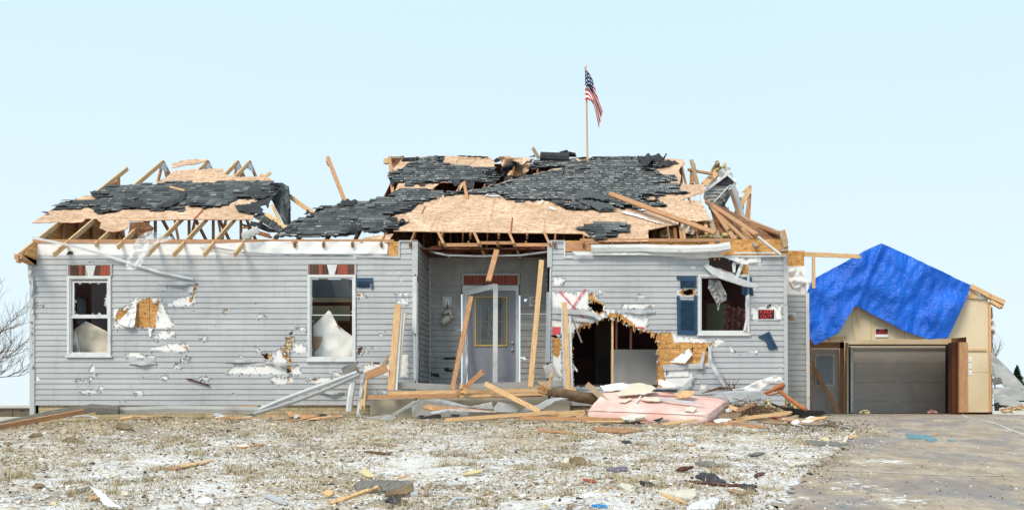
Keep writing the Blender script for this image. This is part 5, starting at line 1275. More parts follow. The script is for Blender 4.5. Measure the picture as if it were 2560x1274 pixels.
# --- broken right end of the roof
def rb(a, b_, w=.09, t=.04, mat='pine_red', name='broken_rafter', br=(0, 0), n=(0, -1, .3)):
    mb = MB(); mb.board(P(*z5(a[:2])[0], a[2]), P(*z5(b_[:2])[0], b_[2]), w, t, n=n, broken=br); return mb.build(name, mat, house)
rb((415,510,3.2), (850,800,-.1), .11); rb((415,500,3.3), (660,845,.1), .10); rb((445,560,2.8), (770,860,.0), .0+.09); rb((550,610,4.0), (1070,800,.3), .12, .04, 'attic_wood'); rb((650,620,4.4), (1045,780,.5), .08)
rb((730,750,.5), (830,835,.0), .09, .05); rb((745,780,.4), (858,910,-.15), .09, .05, 'pine_grey'); rb((850,700,3.0), (1045,780,.6), .07, .04, 'pine_grey')
rb((1072,770,-.1), (1115,915,-.3), .10, .05, 'pine_grey'); rb((1092,770,.0), (1118,880,-.1), .06, .12, 'osb_wall'); rb((1060,940,-.25), (1130,935,-.25), .09, .1, 'pine_grey')
rb((865,820,-.3), (1070,980,-.35), .04, .05, 'trim_white', 'bent_drip_edge')
rb((450,680,1.2), (505,865,-.05), .10, .05, 'pine_grey'); rb((400,680,1.2), (413,800,.6), .07, .04, 'pine'); rb((175,680,1.3), (200,865,.0), .09, .04); rb((500,770,.3), (520,835,.1), .07, .05, 'pine_grey'); rb((210,770,.3), (215,865,.05), .06, .05)
rb((130,740,.8), (140,850,.5), .07, .04, 'attic_wood'); rb((350,690,1.0), (340,800,.8), .06, .04, 'dark_wood')
mb = MB(); mb.plate([P(*z5((380,470))[0], 3.4), P(*z5((560,600))[0], 4.2), P(*z5((850,700))[0], 3.6), P(*z5((1060,800))[0], .9), P(*z5((1080,850))[0], .5), P(*z5((520,850))[0], .8), P(*z5((440,560))[0], 2.9)], (0, -1, 0), .02); mb.build('gable_inner_face', 'osb_dark', house)
mb = MB(); mb.box((toX(1640, 1.6), 1.6, RZ-.1), (toX(1800, 1.6), 1.62, RZ+.75)); mb.build('attic_partition', 'osb_dark', house)
sheet('roof_insulation', z5((0,770),(80,740),(140,790),(150,850),(0,850)), .9, 'insul_dirty', amp=.15, sc=9, cell=4, parent=house)
sheet('roof_insulation', z5((230,820),(300,810),(520,800),(560,780),(640,795),(720,820),(700,850),(230,850)), .6, 'insul_dirty', amp=.12, sc=9, cell=4, parent=house)
sheet('roof_insulation', z5((590,745),(640,760),(655,800),(610,800)), .7, 'drywall', amp=.12, sc=9, cell=4, parent=house)
sheet('torn_drywall', z5((180,690),(250,700),(310,740),(320,760),(290,800),(190,780)), .9, 'drywall', amp=.1, sc=9, cell=4, parent=house)
# the tipped gable piece with its own siding
GY = 4.6
sheet('tipped_gable_wrap', z5((395,405),(480,290),(520,240),(570,205),(620,210),(635,250),(600,280),(540,320),(420,415)), GY-.05, 'house_wrap', amp=.12, sc=14, cell=5, parent=house, jagg=1)
gp = sheet('tipped_gable', z5((395,415),(450,375),(600,365),(625,380),(560,440),(480,520),(455,530),(400,490),(385,460)), GY, 'siding_light', amp=.02, cell=6, parent=house, th=.03, jagg=.6)
mb = MB()
for a, b_ in (((440,378),(600,368)), ((410,410),(590,402)), ((395,432),(540,430)), ((400,465),(510,458)), ((410,495),(500,490))):
    mb.board(P(*z5(a)[0], GY-.05), P(*z5(b_)[0], GY-.05), .018, .03, n=(0, -1, 0))
mb.build('lap_edge', 'trim_white', gp)
mb = MB()
for q in (((430,410),(475,400),(470,418)), ((475,425),(530,430),(500,440))): mb.plate([P(*z5(p)[0], GY-.06) for p in q][::-1], (0, -1, 0), .004)
mb.build('hole', 'room_dark', gp)
sheet('gable_shingles', z5((480,370),(590,275),(655,330),(650,350),(600,368)), GY-.1, 'felt', amp=.04, cell=5, parent=house, th=.02)
mb = MB(); mb.board(P(*z5((400,412))[0], GY-.14), P(*z5((620,250))[0], GY-.14), .06, .04); mb.board(P(*z5((462,530))[0], GY-.14), P(*z5((605,375))[0], GY-.14), .035, .04); mb.build('rake_trim', 'trim_white', gp)
tabs_on([P(*z5((600,395))[0], GY-.1), P(*z5((625,450))[0], GY-.1), P(*z5((545,590))[0], GY-.3), P(*z5((475,525))[0], GY-.2)], 5, 4, 'gable_shingles', 8)
sheet('roof_insulation', z5((450,250),(460,215),(480,185),(500,150),(530,170),(520,205),(560,195),(575,175),(580,200),(540,225),(490,240)), GY+.1, 'insul_dirty', amp=.2, sc=7, cell=4, parent=house, th=.05)
rb((385,360,4.4), (515,240,4.6), .16, .04, 'pine'); rb((500,150,4.7), (515,200,4.7), .09, .04, 'pine_grey'); rb((560,175,4.7), (590,185,4.7), .08, .04, 'pine')
rb((250,225,4.4), (460,265,4.4), .06, .05, 'pine_red', br=(.03, .03)); rb((277,140,4.4), (330,355,4.0), .10, .04, 'pine_grey', br=(.04, 0)); rb((275,230,4.5), (272,355,4.2), .06, .05); rb((290,240,4.5), (292,355,4.2), .06, .05); rb((300,170,4.5), (310,220,4.45), .06, .03, 'pine')
sheet('torn_wrap', z5((600,230),(625,215),(635,260),(680,330),(670,380),(720,470),(745,550),(735,640),(715,560),(680,450),(650,340)), 5.4, 'house_wrap', amp=.2, sc=14, cell=5, parent=house, jagg=1)
rb((640,360,5.2), (735,660,5.0), .14, .03, 'trim_grey', 'bent_rake_trim'); rb((635,350,5.3), (720,640,5.1), .05, .03, 'felt', 'bent_rake_trim')
rb((620,400,5.0), (700,640,4.9), .08); rb((660,640,5.1), (795,400,5.2), .13, .04, 'pine'); rb((798,370,5.3), (760,670,5.0), .07); rb((795,440,5.3), (785,670,5.0), .08); rb((740,430,5.3), (800,375,5.3), .09, .04, 'pine', br=(.05, .03)); rb((565,545,5.0), (650,640,4.9), .05); rb((605,560,5.0), (598,620,4.9), .03, .03, 'zinc', 'metal_strip')

# ---------------------------------------------------------------- flag
fl = empty('flagpole', P(1468, 400, 4.4), 'wooden pole with a tattered American flag standing on the roof ridge', 'flag')
mb = MB(); mb.tube([P(1468.5, 402, 4.4), P(1467, 300, 4.4), P(1465.5, 180, 4.4), P(1465.5, 163, 4.4)], [.026, .024, .022, .012], 6); mb.build('pole', 'pine', fl)
mb = MB(); mb.tube([P(1461, 173, 4.4), P(1463, 168, 4.4)], .012, 4); mb.build('cleat', 'pine_grey', fl)
def curve(pts, t_):
    n = len(pts)-1; k = min(int(t_*n), n-1); u = t_*n-k; return pts[k][0]+(pts[k+1][0]-pts[k][0])*u, pts[k][1]+(pts[k+1][1]-pts[k][1])*u
top = [(1462.5, 174), (1471, 180), (1480, 195), (1487, 216), (1492, 236), (1497, 252), (1507, 279)]
bot = [(1463, 250), (1470, 249), (1478, 254), (1484, 262), (1490, 285), (1493, 300), (1497, 320)]
NU, NV = 44, 26; V = []; UVf = []; Fc = []
for i in range(NU+1):
    u = i/NU; a = curve(top, u); b_ = curve(bot, u)
    for j in range(NV+1):
        v_ = j/NV; x = a[0]+(b_[0]-a[0])*v_; y = a[1]+(b_[1]-a[1])*v_
        if u > .5: y += 3*nz3(v_*5, 2)*(u-.5)*2
        if i == NU: y += 3*nz3(v_*17, 5); x += 1.5*nz3(v_*13, 9)
        dep = 4.4-.05+.12*math.sin(v_*11+u*5)*min(1, u*2.4)+.05*nz3(u*4, v_*4)
        V.append(P(x, y, dep)); UVf.append((u, (1-v_)*(1-.5*smooth((u-.2)/.6))+(0 if u < .2 else .16*smooth((u-.2)/.3)*(u < 2))))
for i in range(NU):
    for j in range(NV): Fc.append((i*(NV+1)+j, (i+1)*(NV+1)+j, (i+1)*(NV+1)+j+1, i*(NV+1)+j+1))
mb = MB(); mb.shared(V, Fc, UVf); mb.build('flag', 'flag_cloth', fl, smooth_=True)

# ---------------------------------------------------------------- garage
ga = empty('garage', Vector((toX(2245, 5.4), 5.4, 0)), 'roofless garage with bare beige gable wall half covered by a blue tarp', 'garage')
GYd = 5.4
mb = MB()
gp_ = [(2022, 1029), (2022, 850), (2110, 850), (2417, 846), (2418, 1029), (2476, 1029), (2476, 750), (2425, 716), (2205, 612), (2022, 700)]
gp_ = [(2022, 856), (2118, 853), (2150, 849), (2200, 850), (2240, 846), (2300, 848), (2330, 844), (2360, 847), (2416, 842), (2417, 1029.5), (2472, 1029.5), (2470, 750), (2425, 722), (2205, 612), (2022, 708)]
mb.plate([P(x, y, GYd) for x, y in gp_][::-1], (0, -1, 0), .016); mb.build('front_wall', 'garage_beige', ga)
mb = MB()
for a, b_ in (((2418, 880), (2470, 880)), ((2417, 930), (2470, 930)), ((2261, 790), (2261, 846))): mb.board(P(*a, GYd-.0005), P(*b_, GYd-.0005), .01, .002)
mb.build('panel_seam', 'gypsum_paper', ga)
mb = MB(); mb.board(P(2418, 874, GYd-.02), P(2466, 874, GYd-.02), .05, .03); mb.build('nailed_strip', 'pine', ga)
for y in (898, 915, 931):
    mb = MB(); mb.box(tuple(P(2422, y+5.5, GYd-.012)), tuple(P(2429, y-5.5, GYd-.001))); s_ = mb.build('wall_switch', 'paint_white', ga)
    mb = MB(); mb.box(tuple(P(2424.6, y+1.6, GYd-.018)), tuple(P(2426.4, y-1.6, GYd-.011))); mb.build('switch_toggle', 'trim_grey', s_)
mb = MB(); mb.box(tuple(P(2370, 1031, 5.8)), tuple(P(2398, 855, 5.5)+Vector((0, 0, 0)))); mb.build('stud_wall', 'dark_wood', ga)
mb = MB(); mb.board(P(2407, 855, GYd-.01), P(2407, 1030, GYd-.01), .22, .09); mb.build('jamb_stud', 'pine_red', ga)
mb = MB(); mb.board(P(2473, 755, GYd), P(2475, 1029, GYd), .06, .1); mb.build('corner_stud', 'pine', ga)
for a, b_, w in (((2425, 715), (2475, 740), .12), ((2470, 738), (2510, 756), .12), ((2475, 752), (2502, 768), .09)):
    mb = MB(); mb.board(P(*a, GYd-.05), P(*b_, GYd-.1), w, .12, broken=(0, .03)); mb.build('rafter_end', 'pine', ga)
mb = MB(); mb.board(P(2414, 740, GYd-.03), P(2475, 744, GYd-.03), .10, .05); mb.build('gable_plate', 'pine', ga)
mb = MB(); mb.box(tuple(P(2446, 747, GYd-.062)), tuple(P(2464, 737, GYd-.058))); mb.build('gusset_plate', 'zinc', ga)
sheet('roof_edge', [(2470, 732), (2512, 752), (2504, 772), (2478, 758)], GYd+.3, 'osb_dark', amp=.05, cell=5, parent=ga, th=.02)
sheet('torn_wrap', [(2500, 752), (2514, 756), (2508, 766), (2498, 762)], GYd, 'house_wrap', amp=.1, cell=4, parent=ga)
sheet('torn_wrap', [(2476, 775), (2482, 780), (2486, 805), (2492, 825), (2490, 838), (2478, 835)], GYd+.1, 'house_wrap', amp=.15, sc=12, cell=4, parent=ga)
# interior: rear wall, added sun-blocking partial ceiling, inner doors
Yi = 8.2
mb = MB(); mb.box((toX(2015, Yi), Yi, 0), (toX(2470, Yi), Yi+.1, 3.0)); mb.build('rear_wall', 'garage_white', ga)
mb = MB(); mb.box((toX(2105, Yi), Yi-.03, 0.02), (toX(2480, Yi), Yi-.001, 3.0)); mb.build('rear_wall', 'garage_beige', ga)
mb = MB(); mb.box((toX(2015, 6)-.1, 5.3, 0), (toX(2015, 6), 9, 2.7)); mb.build('side_wall', 'osb_dark', ga); mb = MB(); mb.box((toX(2470, 5.5), 5.45, 0), (toX(2470, 5.5)+.1, 9, 2.9)); mb.build('side_wall', 'osb_dark', ga)
gd = MB(); X0, X1 = toX(2126, Yi), toX(2366, Yi); zb_, zt_ = .02, toZ(867, Yi); Yq = Yi-.10
ps = [1032, 990, 944, 907, 867]
ps = [(zb_), (toZ(1001, Yi)), toZ(954, Yi), toZ(908, Yi), zt_]
for a, b_ in zip(ps, ps[1:]): gd.box((X0, Yq, a+.003), (X1, Yq+.05, b_-.003))
gdo = gd.build('garage_door', 'garage_white', ga)
mb = MB()
for z_ in ps[1:-1]: mb.box((X0, Yq-.004, z_-.008), (X1, Yq-.001, z_-.004))
mb.build('panel_groove', 'garage_beige', gdo)
for y in (908, 954, 1001):
    for x in (2244, 2129, ):
        mb = MB(); c_ = P(x, y, Yq-.02); w = .06 if x == 2244 else .09
        mb.plate([c_+Vector((-w*.6, 0, 0)), c_+Vector((-w*.4, 0, -.10)), c_+Vector((0, 0, -.15)), c_+Vector((w*.4, 0, -.10)), c_+Vector((w*.6, 0, 0)), c_+Vector((w*.4, 0, .08)), c_+Vector((0, 0, .12)), c_+Vector((-w*.4, 0, .08))], (0, -1, 0), .012); mb.build('hinge', 'zinc', gdo)
mb = MB(); mb.board(P(2129, 868, Yq-.03), P(2129, 1031, Yq-.03), .07, .02); mb.build('door_track', 'zinc', gdo)
mb = MB(); mb.board(P(2120, 862, Yq-.1), P(2370, 862, Yq-.1), .05, .05); mb.board(P(2124, 866, Yq-.12), P(2124, 1031, Yq-.12), .05, .04); mb.board(P(2367, 862, Yq-.12), P(2367, 1031, Yq-.12), .07, .05); mb.build('door_rail', 'felt', gdo)
Ys = 7.6
mb = MB(); mb.box((toX(2015, 5.5), 5.5, 2.72), (toX(2475, 5.5), 7.3, 2.76)); mb.build('ceiling', 'garage_beige', ga)  # partial ceiling added to keep direct sun off the garage door
sd1 = MB(); sd1.box((toX(2027, Ys), Ys, .02), (toX(2098, Ys), Ys+.04, toZ(872, Ys)))
for a in (2033, 2066): sd1.box((toX(a, Ys), Ys-.012, toZ(1022, Ys)), (toX(a+24, Ys), Ys+.001, toZ(978, Ys)))
sdo = sd1.build('side_door', 'garage_white', ga)
mb = MB(); mb.box((toX(2037, Ys), Ys-.02, toZ(964, Ys)), (toX(2086, Ys), Ys-.002, toZ(884, Ys))); fr_ = mb.build('glass_frame', 'trim_white', sdo)
mb = MB(); mb.box((toX(2041, Ys), Ys-.03, toZ(960, Ys)), (toX(2082, Ys), Ys-.019, toZ(889, Ys))); mb.build('door_glass', 'frosted_pane', sdo)
mb = MB(); mb.tube([P(2093, 972, Ys), P(2093, 972, Ys-.06)], .035, 8); mb.tube([P(2093, 960, Ys), P(2093, 960, Ys-.03)], .03, 8); mb.build('door_knob', 'steel', sdo)
mb = MB(); mb.board(P(2105, 855, Ys-.1), P(2105, 1032, Ys-.1), .12, .04); mb.board(P(2022, 862, Ys-.1), P(2110, 862, Ys-.1), .18, .04); mb.build('door_frame', 'pine_red', ga)
mb = MB(); mb.board(P(2117, 856, Ys-.3), P(2117, 1032, Ys-.3), .05, .2); mb.build('door_jamb', 'garage_beige', ga)
bd('brace_board', (2024, 900, 7.3), (2096, 1031, 7.2), 'diagonal board leaning across the grey side door inside the garage', 'board', 'pine_red', w=.12)
mb = MB(); mb.board(P(2072, 848, GYd-.02), P(2116, 842, GYd-.02), .06, .04, broken=(.05, 0)); mb.board(P(2104, 852, GYd-.02), P(2110, 852, GYd-.02), .05, .04); mb.build('header_board', 'pine', ga)
# yellow cords over the wall
for k, q in enumerate((((2138, 768), (2133, 790), (2130, 815), (2135, 830), (2138, 852)), ((2138, 766), (2142, 790), (2150, 815)), ((2174, 782), (2177, 800), (2178, 825), (2177, 850)))):
    mb = MB(); mb.tube([P(x, y, GYd-.03) for x, y in q], .008, 4); mb.build('cord', 'yellow_cord', None, ['yellow cord hanging farthest left under the tarp, longest, on the beige wall', 'short middle yellow cord hanging under the tarp on the beige wall', 'straight yellow cord hanging just left of the NO TRESPASSING sign'][k], 'cord', 'yellow cords hanging below the tarp')
sign(2188, 820, 2221, 842, GYd-.04, 'black NO TRESPASSING sign with white strip on the beige garage wall', [('NO', 825.3, .075, 1.1), ('TRESPASSING', 831.8, .065, .82)], 835)
# tarp
def tarpY(x, y):
    s_ = .0
    # crease line from the peak to the notch
    cx = 2205+(2140-2205)*(y-612)/(765-612); d = abs(x-cx)
    return GYd-.30-.10*math.exp(-(d/9)**2)-.20*nz3(x*.014+y*.008, y*.010-x*.007, 3)-.07*nz3(x*.05+y*.02, y*.025-x*.012, 6)-.015*nz3(x*.16, y*.06+x*.06, 8)-.05*(1-min(1, d/120))
tp = jag([(2203, 608), (2260, 633), (2330, 666), (2400, 700), (2427, 712), (2420, 735), (2405, 770), (2388, 806), (2370, 844), (2345, 846), (2322, 848), (2290, 838), (2250, 822), (2222, 806), (2180, 785), (2140, 763), (2125, 783), (2108, 812), (2096, 832), (2075, 842), (2050, 856), (2037, 863), (2028, 848), (2021, 842), (2018, 790), (2016, 735), (2030, 700), (2060, 682), (2120, 650), (2165, 625)], .8, 12, 7)
gridpoly(tp, 3.2, lambda x, y: P(x, y, tarpY(x, y))).build('tarp', 'tarp', None, 'bright blue crinkled tarp draped over the garage gable', 'tarp', smooth_=True, mod=solid(.004))
# ---------------------------------------------------------------- loose things around the house
PB = 'loose boards around the porch'
bd('leaning_board', (995, 760, -.35), (977, 974, -.5), 'upright weathered board beside a white strip, left of the porch opening', 'board', 'pine', w=.135, group=PB)
bd('leaning_board', (1003, 775, -.33), (990, 974, -.47), 'narrow white-painted board right behind the upright board left of the porch', 'board', 'trim_white', w=.06, group=PB)
bd('leaning_board', (1011, 782, -.3), (997, 940, -.4), 'cream strip with broken ends leaning left of the porch opening', 'board', 'drywall', w=.05, broken=(.03, .03), group=PB)
bd('leaning_board', (1178, 740, -.1), (1131, 973, -.5), 'board leaning left in front of the grey front door', 'board', 'pine_red', w=.095, group=PB)
bd('leaning_board', (1354, 650, -.15), (1326, 966, -.5), 'tallest board leaning upright at the right side of the porch', 'board', 'pine', w=.105, group=PB)
bd('leaning_board', (1411, 755, -.35), (1419, 970, -.5), 'upright nail-studded board standing right of the porch by the big hole', 'board', 'pine', w=.115, group=PB)
bd('leaning_board', (1424, 790, -.33), (1429, 970, -.45), 'thin white strip just behind the nail-studded board by the big hole', 'board', 'trim_white', w=.05, group=PB)
bd('leaning_board', (1405, 772, -.38), (1411, 965, -.5), 'pale narrow strip along the left edge of the nail-studded board', 'board', 'trim_grey', w=.035, group=PB)
bd('hanging_rafter', (1242, 625, .1), (1221, 702, -.6), 'short rafter hanging down over the front door brick header', 'board', 'pine_red', w=.11, group=PB)
bd('fallen_beam', (917, 992, -.6), (1355, 986, -.75), 'long reddish beam lying level across the front of the porch', 'board', 'pine_red', w=.085, t=.09)
bd('fallen_beam', (972, 982, -.55), (1440, 973, -.6), 'paler upper board lying level along the porch edge', 'board', 'pine', w=.07, t=.09)
bd('fallen_beam', (1150, 990, -.8), (1362, 984, -.85), 'short board lying on the right half of the porch beam', 'board', 'pine', w=.05, t=.05)
bd('porch_rail', (990, 962, -.35), (1130, 968, -.3), 'white-edged grey siding strip lying low behind the boards left of the door', 'siding strip', 'siding_porch', w=.13, t=.01)
bd('porch_rail', (1130, 967, -.3), (1410, 957, -.3), 'grey siding strip lying low in front of the door threshold', 'siding strip', 'siding_porch', w=.12, t=.01)
bd('slanting_board', (1213, 958, -1.0), (1350, 1028, -1.7), 'pine board slanting down to the ground right of the door', 'board', 'pine', w=.095)
bd('splintered_board', (1143, 985, -.8), (1205, 930, -.9), 'short reddish splintered board poking up in front of the door', 'board', 'pine_red', w=.10, broken=(.03, .08))
sheet('wood_splinter', [(1150, 958), (1158, 962), (1172, 980), (1170, 985), (1150, 984)], -.95, 'splinter', 'small yellow splintered wood chunk on the porch beam before the door', 'wood scrap', amp=.06, sc=6, cell=3, th=.02, jagg=1, step=4)
bd('ground_board', (1112, 1049, -1.9), (1388, 1029, -1.8), 'long clean pine board lying on the grass in front of the porch', 'board', 'pine', w=.07, t=.05)
bd('ground_board', (1370, 1037, -1.7), (1462, 1030, -1.6), 'short pine board lying left of the pink mattress', 'board', 'pine', w=.11, t=.05)
bd('ground_board', (1300, 1043, -2.1), (1560, 1049, -2.4), 'reddish board lying half under the pink mattress', 'board', 'pine_red', w=.07, t=.05)
bd('ground_board', (1440, 1041, -2.15), (1520, 1048, -2.3), 'short orange board lying at the mattress left corner', 'board', 'pine', w=.05, t=.05, broken=(.04, .04))
bd('ground_board', (1764, 1058, -2.5), (1912, 1066, -2.9), 'board lying flat on the ground right of the mattress corner', 'board', 'pine_red', w=.05, t=.04, broken=(0, .1))
mb = MB(); mb.plate([P(1055, 1018, -1.3), P(1068, 1010, -1.3), P(1110, 1016, -1.3), P(1240, 1027, -1.4), P(1240, 1031, -1.5), P(1130, 1025, -1.5), P(1078, 1024, -1.4)], (0, -.7, .7), .03, uvs=[(x*.01, y*.01) for x, y in ((0, 0), (13, 8), (55, 2), (185, 0), (185, 4), (75, 6), (23, 5))]); mb.build('splintered_board', 'pine_red', None, 'flat reddish board with a split left end lying under the porch', 'board')
# white strip of fallen gutter left of the porch
def gfall(name, pts, label, mat='siding_light', **kw): return gutter(name, [P(*p) for p in pts], None, mat, label, 'gutter', **kw)
gfall('fallen_gutter', [(655, 1028, -.8), (700, 1008, -.75), (760, 985, -.7), (830, 960, -.6), (895, 936, -.5)], 'long grey-white gutter leaning up against the siding left of the porch', 'trim_white', h_=.085, depth=.12)
gfall('fallen_gutter', [(640, 1038, -.9), (700, 1020, -.9), (760, 1000, -.8), (830, 972, -.7), (902, 940, -.6)], 'narrow trim channel lying just under the leaning gutter left of the porch', 'siding_light', h_=.07, depth=.10)
sheet('siding_scrap', [(652, 1013), (672, 1010), (680, 1020), (658, 1029)], -.85, 'trim_white', 'small white folded end piece at the foot of the leaning gutter', 'siding piece', cell=4, th=.01)
sheet('crumpled_sheet', [(852, 918), (888, 905), (902, 935), (862, 942)], -.4, 'carpet_grey', 'brown-grey crumpled panel resting on the upper end of the leaning gutter', 'panel', amp=.05, cell=4, th=.01)
gfall('fallen_downspout', [(880, 1028, -.6), (884, 990, -.6), (891, 950, -.55)], 'short white channel standing upright left of the porch beam', 'trim_white', h_=.1, depth=.12)
sheet('bent_flashing', [(904, 935), (912, 935), (905, 990), (898, 1030), (905, 1043), (890, 1043), (895, 1000)], -.7, 'trim_grey', 'bent grey flashing strip hanging down left of the porch', 'flashing', amp=.06, cell=4, th=.005)
bd('broken_beam', (915, 940, -.6), (968, 918, -.5), 'short thick reddish beam propped up left of the porch boards', 'board', 'pine_red', w=.16, t=.09)
bd('broken_beam', (913, 942, -.62), (906, 1020, -.7), 'upright orange board standing under the short thick beam', 'board', 'pine', w=.10, t=.05, broken=(0, .08))
bd('broken_beam', (948, 925, -.45), (972, 890, -.3), 'thin grey stick leaning up behind the short thick beam', 'board', 'pine_grey', w=.05, t=.03)
# long things on the ground at the left
mb = MB(); a, b_ = GP(-30, 1078), P(241, 1022, -.9); mb.board(a+Vector((0, 0, .05)), b_, .05, .09, n=(0, -.4, 1), broken=(0, .05)); mb.build('long_board', 'pine_red', None, 'long reddish board running off the left edge of the lawn beside the foundation', 'board')
gfall('fallen_gutter', [(-30, 1080, -1.4), (60, 1061, -1.2), (150, 1042, -1.1), (235, 1029, -1.0), (300, 1033, -1.0)], 'long dark gutter lying under the reddish board at the far left', 'carpet_grey', h_=.16, depth=.1)
gfall('fallen_gutter', [(245, 1036, -.85), (330, 1033, -.8), (430, 1030, -.75), (520, 1031, -.8), (600, 1032, -.8), (655, 1034, -.8)], 'long grey gutter lying on the ground along the foundation', 'siding_light', h_=.14, depth=.12)
bd('long_board', (240, 1028, -.6), (640, 1016, -.55), 'long thin board lying along the foundation between the windows', 'board', 'pine_red', w=.05, t=.09)
bd('long_board', (540, 1020, -.6), (645, 1019, -.6), 'thick orange board end lying before the foundation under the siding', 'board', 'pine', w=.10, t=.09)
mb = MB(); mb.tube([P(160, 1050, -1.3), P(175, 1043, -1.3), P(200, 1039, -1.3), P(225, 1040, -1.2), P(245, 1046, -1.2)], .018, 5); mb.build('bent_pipe', 'steel', None, 'thin arched metal strip lying on the grass below the left window', 'metal strip')
# mattress
cs = [Vector(p) for p in (P(1464, 1024, -2.0), P(1768, 1037, -2.3), P(1824, 997, -1.1), P(1525, 958, -.9))]
def mat_pt(u, v_, w):
    p = cs[0].lerp(cs[1], u).lerp(cs[3].lerp(cs[2], u), v_)
    return p + Vector((0, -.02, -.20))*w
N1, N2, N3 = 28, 18, 5; bmm = bmesh.new(); vd = {}
def mv(i, j, k):
    if (i, j, k) not in vd:
        u, v_, w = i/N1, j/N2, k/N3
        p = mat_pt(u, v_, w); c_ = mat_pt(.5, .5, .5)
        # round the corners and edges
        cu, cv, cw = 2*u-1, 2*v_-1, 2*w-1
        f = 1-.035*(abs(cu)**10+abs(cv)**10)*abs(cw)**2-.03*(abs(cu*cv)**8)
        p = c_+(p-c_)*f + Vector((0, 0, .012*nz3(u*6, v_*6)+(.02*(1-cu*cu)*(1-cv*cv) if k == 0 else 0)))
        vd[(i, j, k)] = bmm.verts.new(p)
    return vd[(i, j, k)]
for i in range(N1):
    for j in range(N2):
        for k in (0, N3): bmm.faces.new([mv(i, j, k), mv(i+1, j, k), mv(i+1, j+1, k), mv(i, j+1, k)])
for i in range(N1):
    for k in range(N3):
        for j in (0, N2): bmm.faces.new([mv(i, j, k), mv(i+1, j, k), mv(i+1, j, k+1), mv(i, j, k+1)])
for j in range(N2):
    for k in range(N3):
        for i in (0, N1): bmm.faces.new([mv(i, j, k), mv(i, j+1, k), mv(i, j+1, k+1), mv(i, j, k+1)])
bmesh.ops.recalc_face_normals(bmm, faces=bmm.faces)
me = bpy.data.meshes.new('mattress'); bmm.to_mesh(me); bmm.free(); me.materials.append(MATS['mattress_pink']); me.polygons.foreach_set('use_smooth', [True]*len(me.polygons))
mo = bpy.data.objects.new('mattress', me); C.objects.link(mo); me.transform(Matrix.Translation(-cs[0])); mo.location = cs[0]
mt_ = empty('bed_mattress', cs[0], 'pink stained mattress lying tilted on rubble in front of the big hole', 'mattress'); mo.parent = mt_; mo.location = (0, 0, 0); mo['_o'] = list(cs[0])
mb = MB()
for w in (.02, .98):
    q = [mat_pt(u/20, 0.0, w) for u in range(21)]+[mat_pt(1, v_/12, w) for v_ in range(1, 13)]
    c_ = mat_pt(.5, .5, .5); mb.tube([c_+(p-c_)*.985+Vector((0, -.004, 0)) for p in q], .009, 5)
mb.build('piping', 'mattress_pink', mt_, smooth_=True)
def onmat(px, py, up=.02):                   # point of the mattress top seen at (px,py)
    o = Vector((0, -D0, ZC)); d = P(px, py, 0)-o
    n_ = (cs[1]-cs[0]).cross(cs[3]-cs[0]); t_ = (cs[0]-o).dot(n_)/d.dot(n_)
    return o+d*t_+Vector((0, 0, up))
def mpiece(name, q, mat, label, cat, up=.03, th=.012, sd_=1, ja=1.0):
    q = jag(q, ja, 7, sd_) if ja else q
    def fn(x, y): return onmat(x, y, up+.02*nz3(x*.06, y*.1, sd_))
    mb = gridpoly(q, 7, fn); return mb.build(name, mat, None, label, cat, mod=solid(th))
mpiece('drywall_piece', zr((515,1040),(600,985),(660,975),(730,990),(765,1010),(770,1030),(700,1045),(560,1060),(525,1058)), 'drywall', 'large tan drywall slab lying on top of the pink mattress', 'drywall', .05, .015, 1)
mpiece('drywall_piece', zr((408,988),(520,970),(640,985),(600,990),(560,1010),(500,1018),(430,1020)), 'drywall_white', 'whitish drywall piece at the back left edge of the mattress', 'drywall', .03, .012, 2)
mpiece('drywall_piece', zr((780,958),(800,955),(895,990),(880,1005),(830,1005),(780,985)), 'drywall_white', 'white slab leaning on the back edge of the mattress near the plywood', 'drywall', .05, .012, 3)
mpiece('drywall_piece', zr((525,1090),(600,1065),(610,1075),(570,1095)), 'drywall', 'small tan drywall chip on the left half of the mattress', 'drywall', .03, .012, 4)
mpiece('drywall_piece', zr((670,1075),(690,1055),(800,1065),(800,1080),(720,1088)), 'drywall', 'long narrow drywall chip in the middle of the mattress', 'drywall', .03, .012, 5)
mpiece('drywall_piece', zr((945,1125),(1000,1122),(1030,1130),(1000,1155),(950,1150)), 'drywall', 'small beige drywall chip near the front edge of the mattress', 'drywall', .03, .02, 6)
mpiece('osb_piece', zr((875,1045),(940,1020),(1000,1020),(1015,1035),(960,1062),(920,1068)), 'splinter', 'orange-brown splintered board scrap on the right of the mattress', 'wood scrap', .03, .02, 7)
mpiece('metal_strip', zr((735,1020),(900,1018),(903,1030),(735,1033)), 'felt', 'dark straight strip lying across the back of the mattress', 'strip', .05, .015, 8, 0)
mpiece('paper_strip', zr((760,1065),(850,1078),(1000,1092),(1070,1098),(1060,1103),(960,1100),(800,1082)), 'trim_grey', 'thin curled grey strip lying along the middle of the mattress', 'strip', .04, .006, 9, 0)
mpiece('paper_strip', zr((630,1090),(665,1058),(672,1062),(640,1094)), 'trim_white', 'short white strip lying crosswise on the mattress', 'strip', .05, .006, 10, 0)
bd('propped_board', (1468, 960, -1.0), (1518, 1005, -1.6), 'short grey-brown board lying over the left corner of the mattress', 'board', 'pine_grey', w=.11, t=.04)
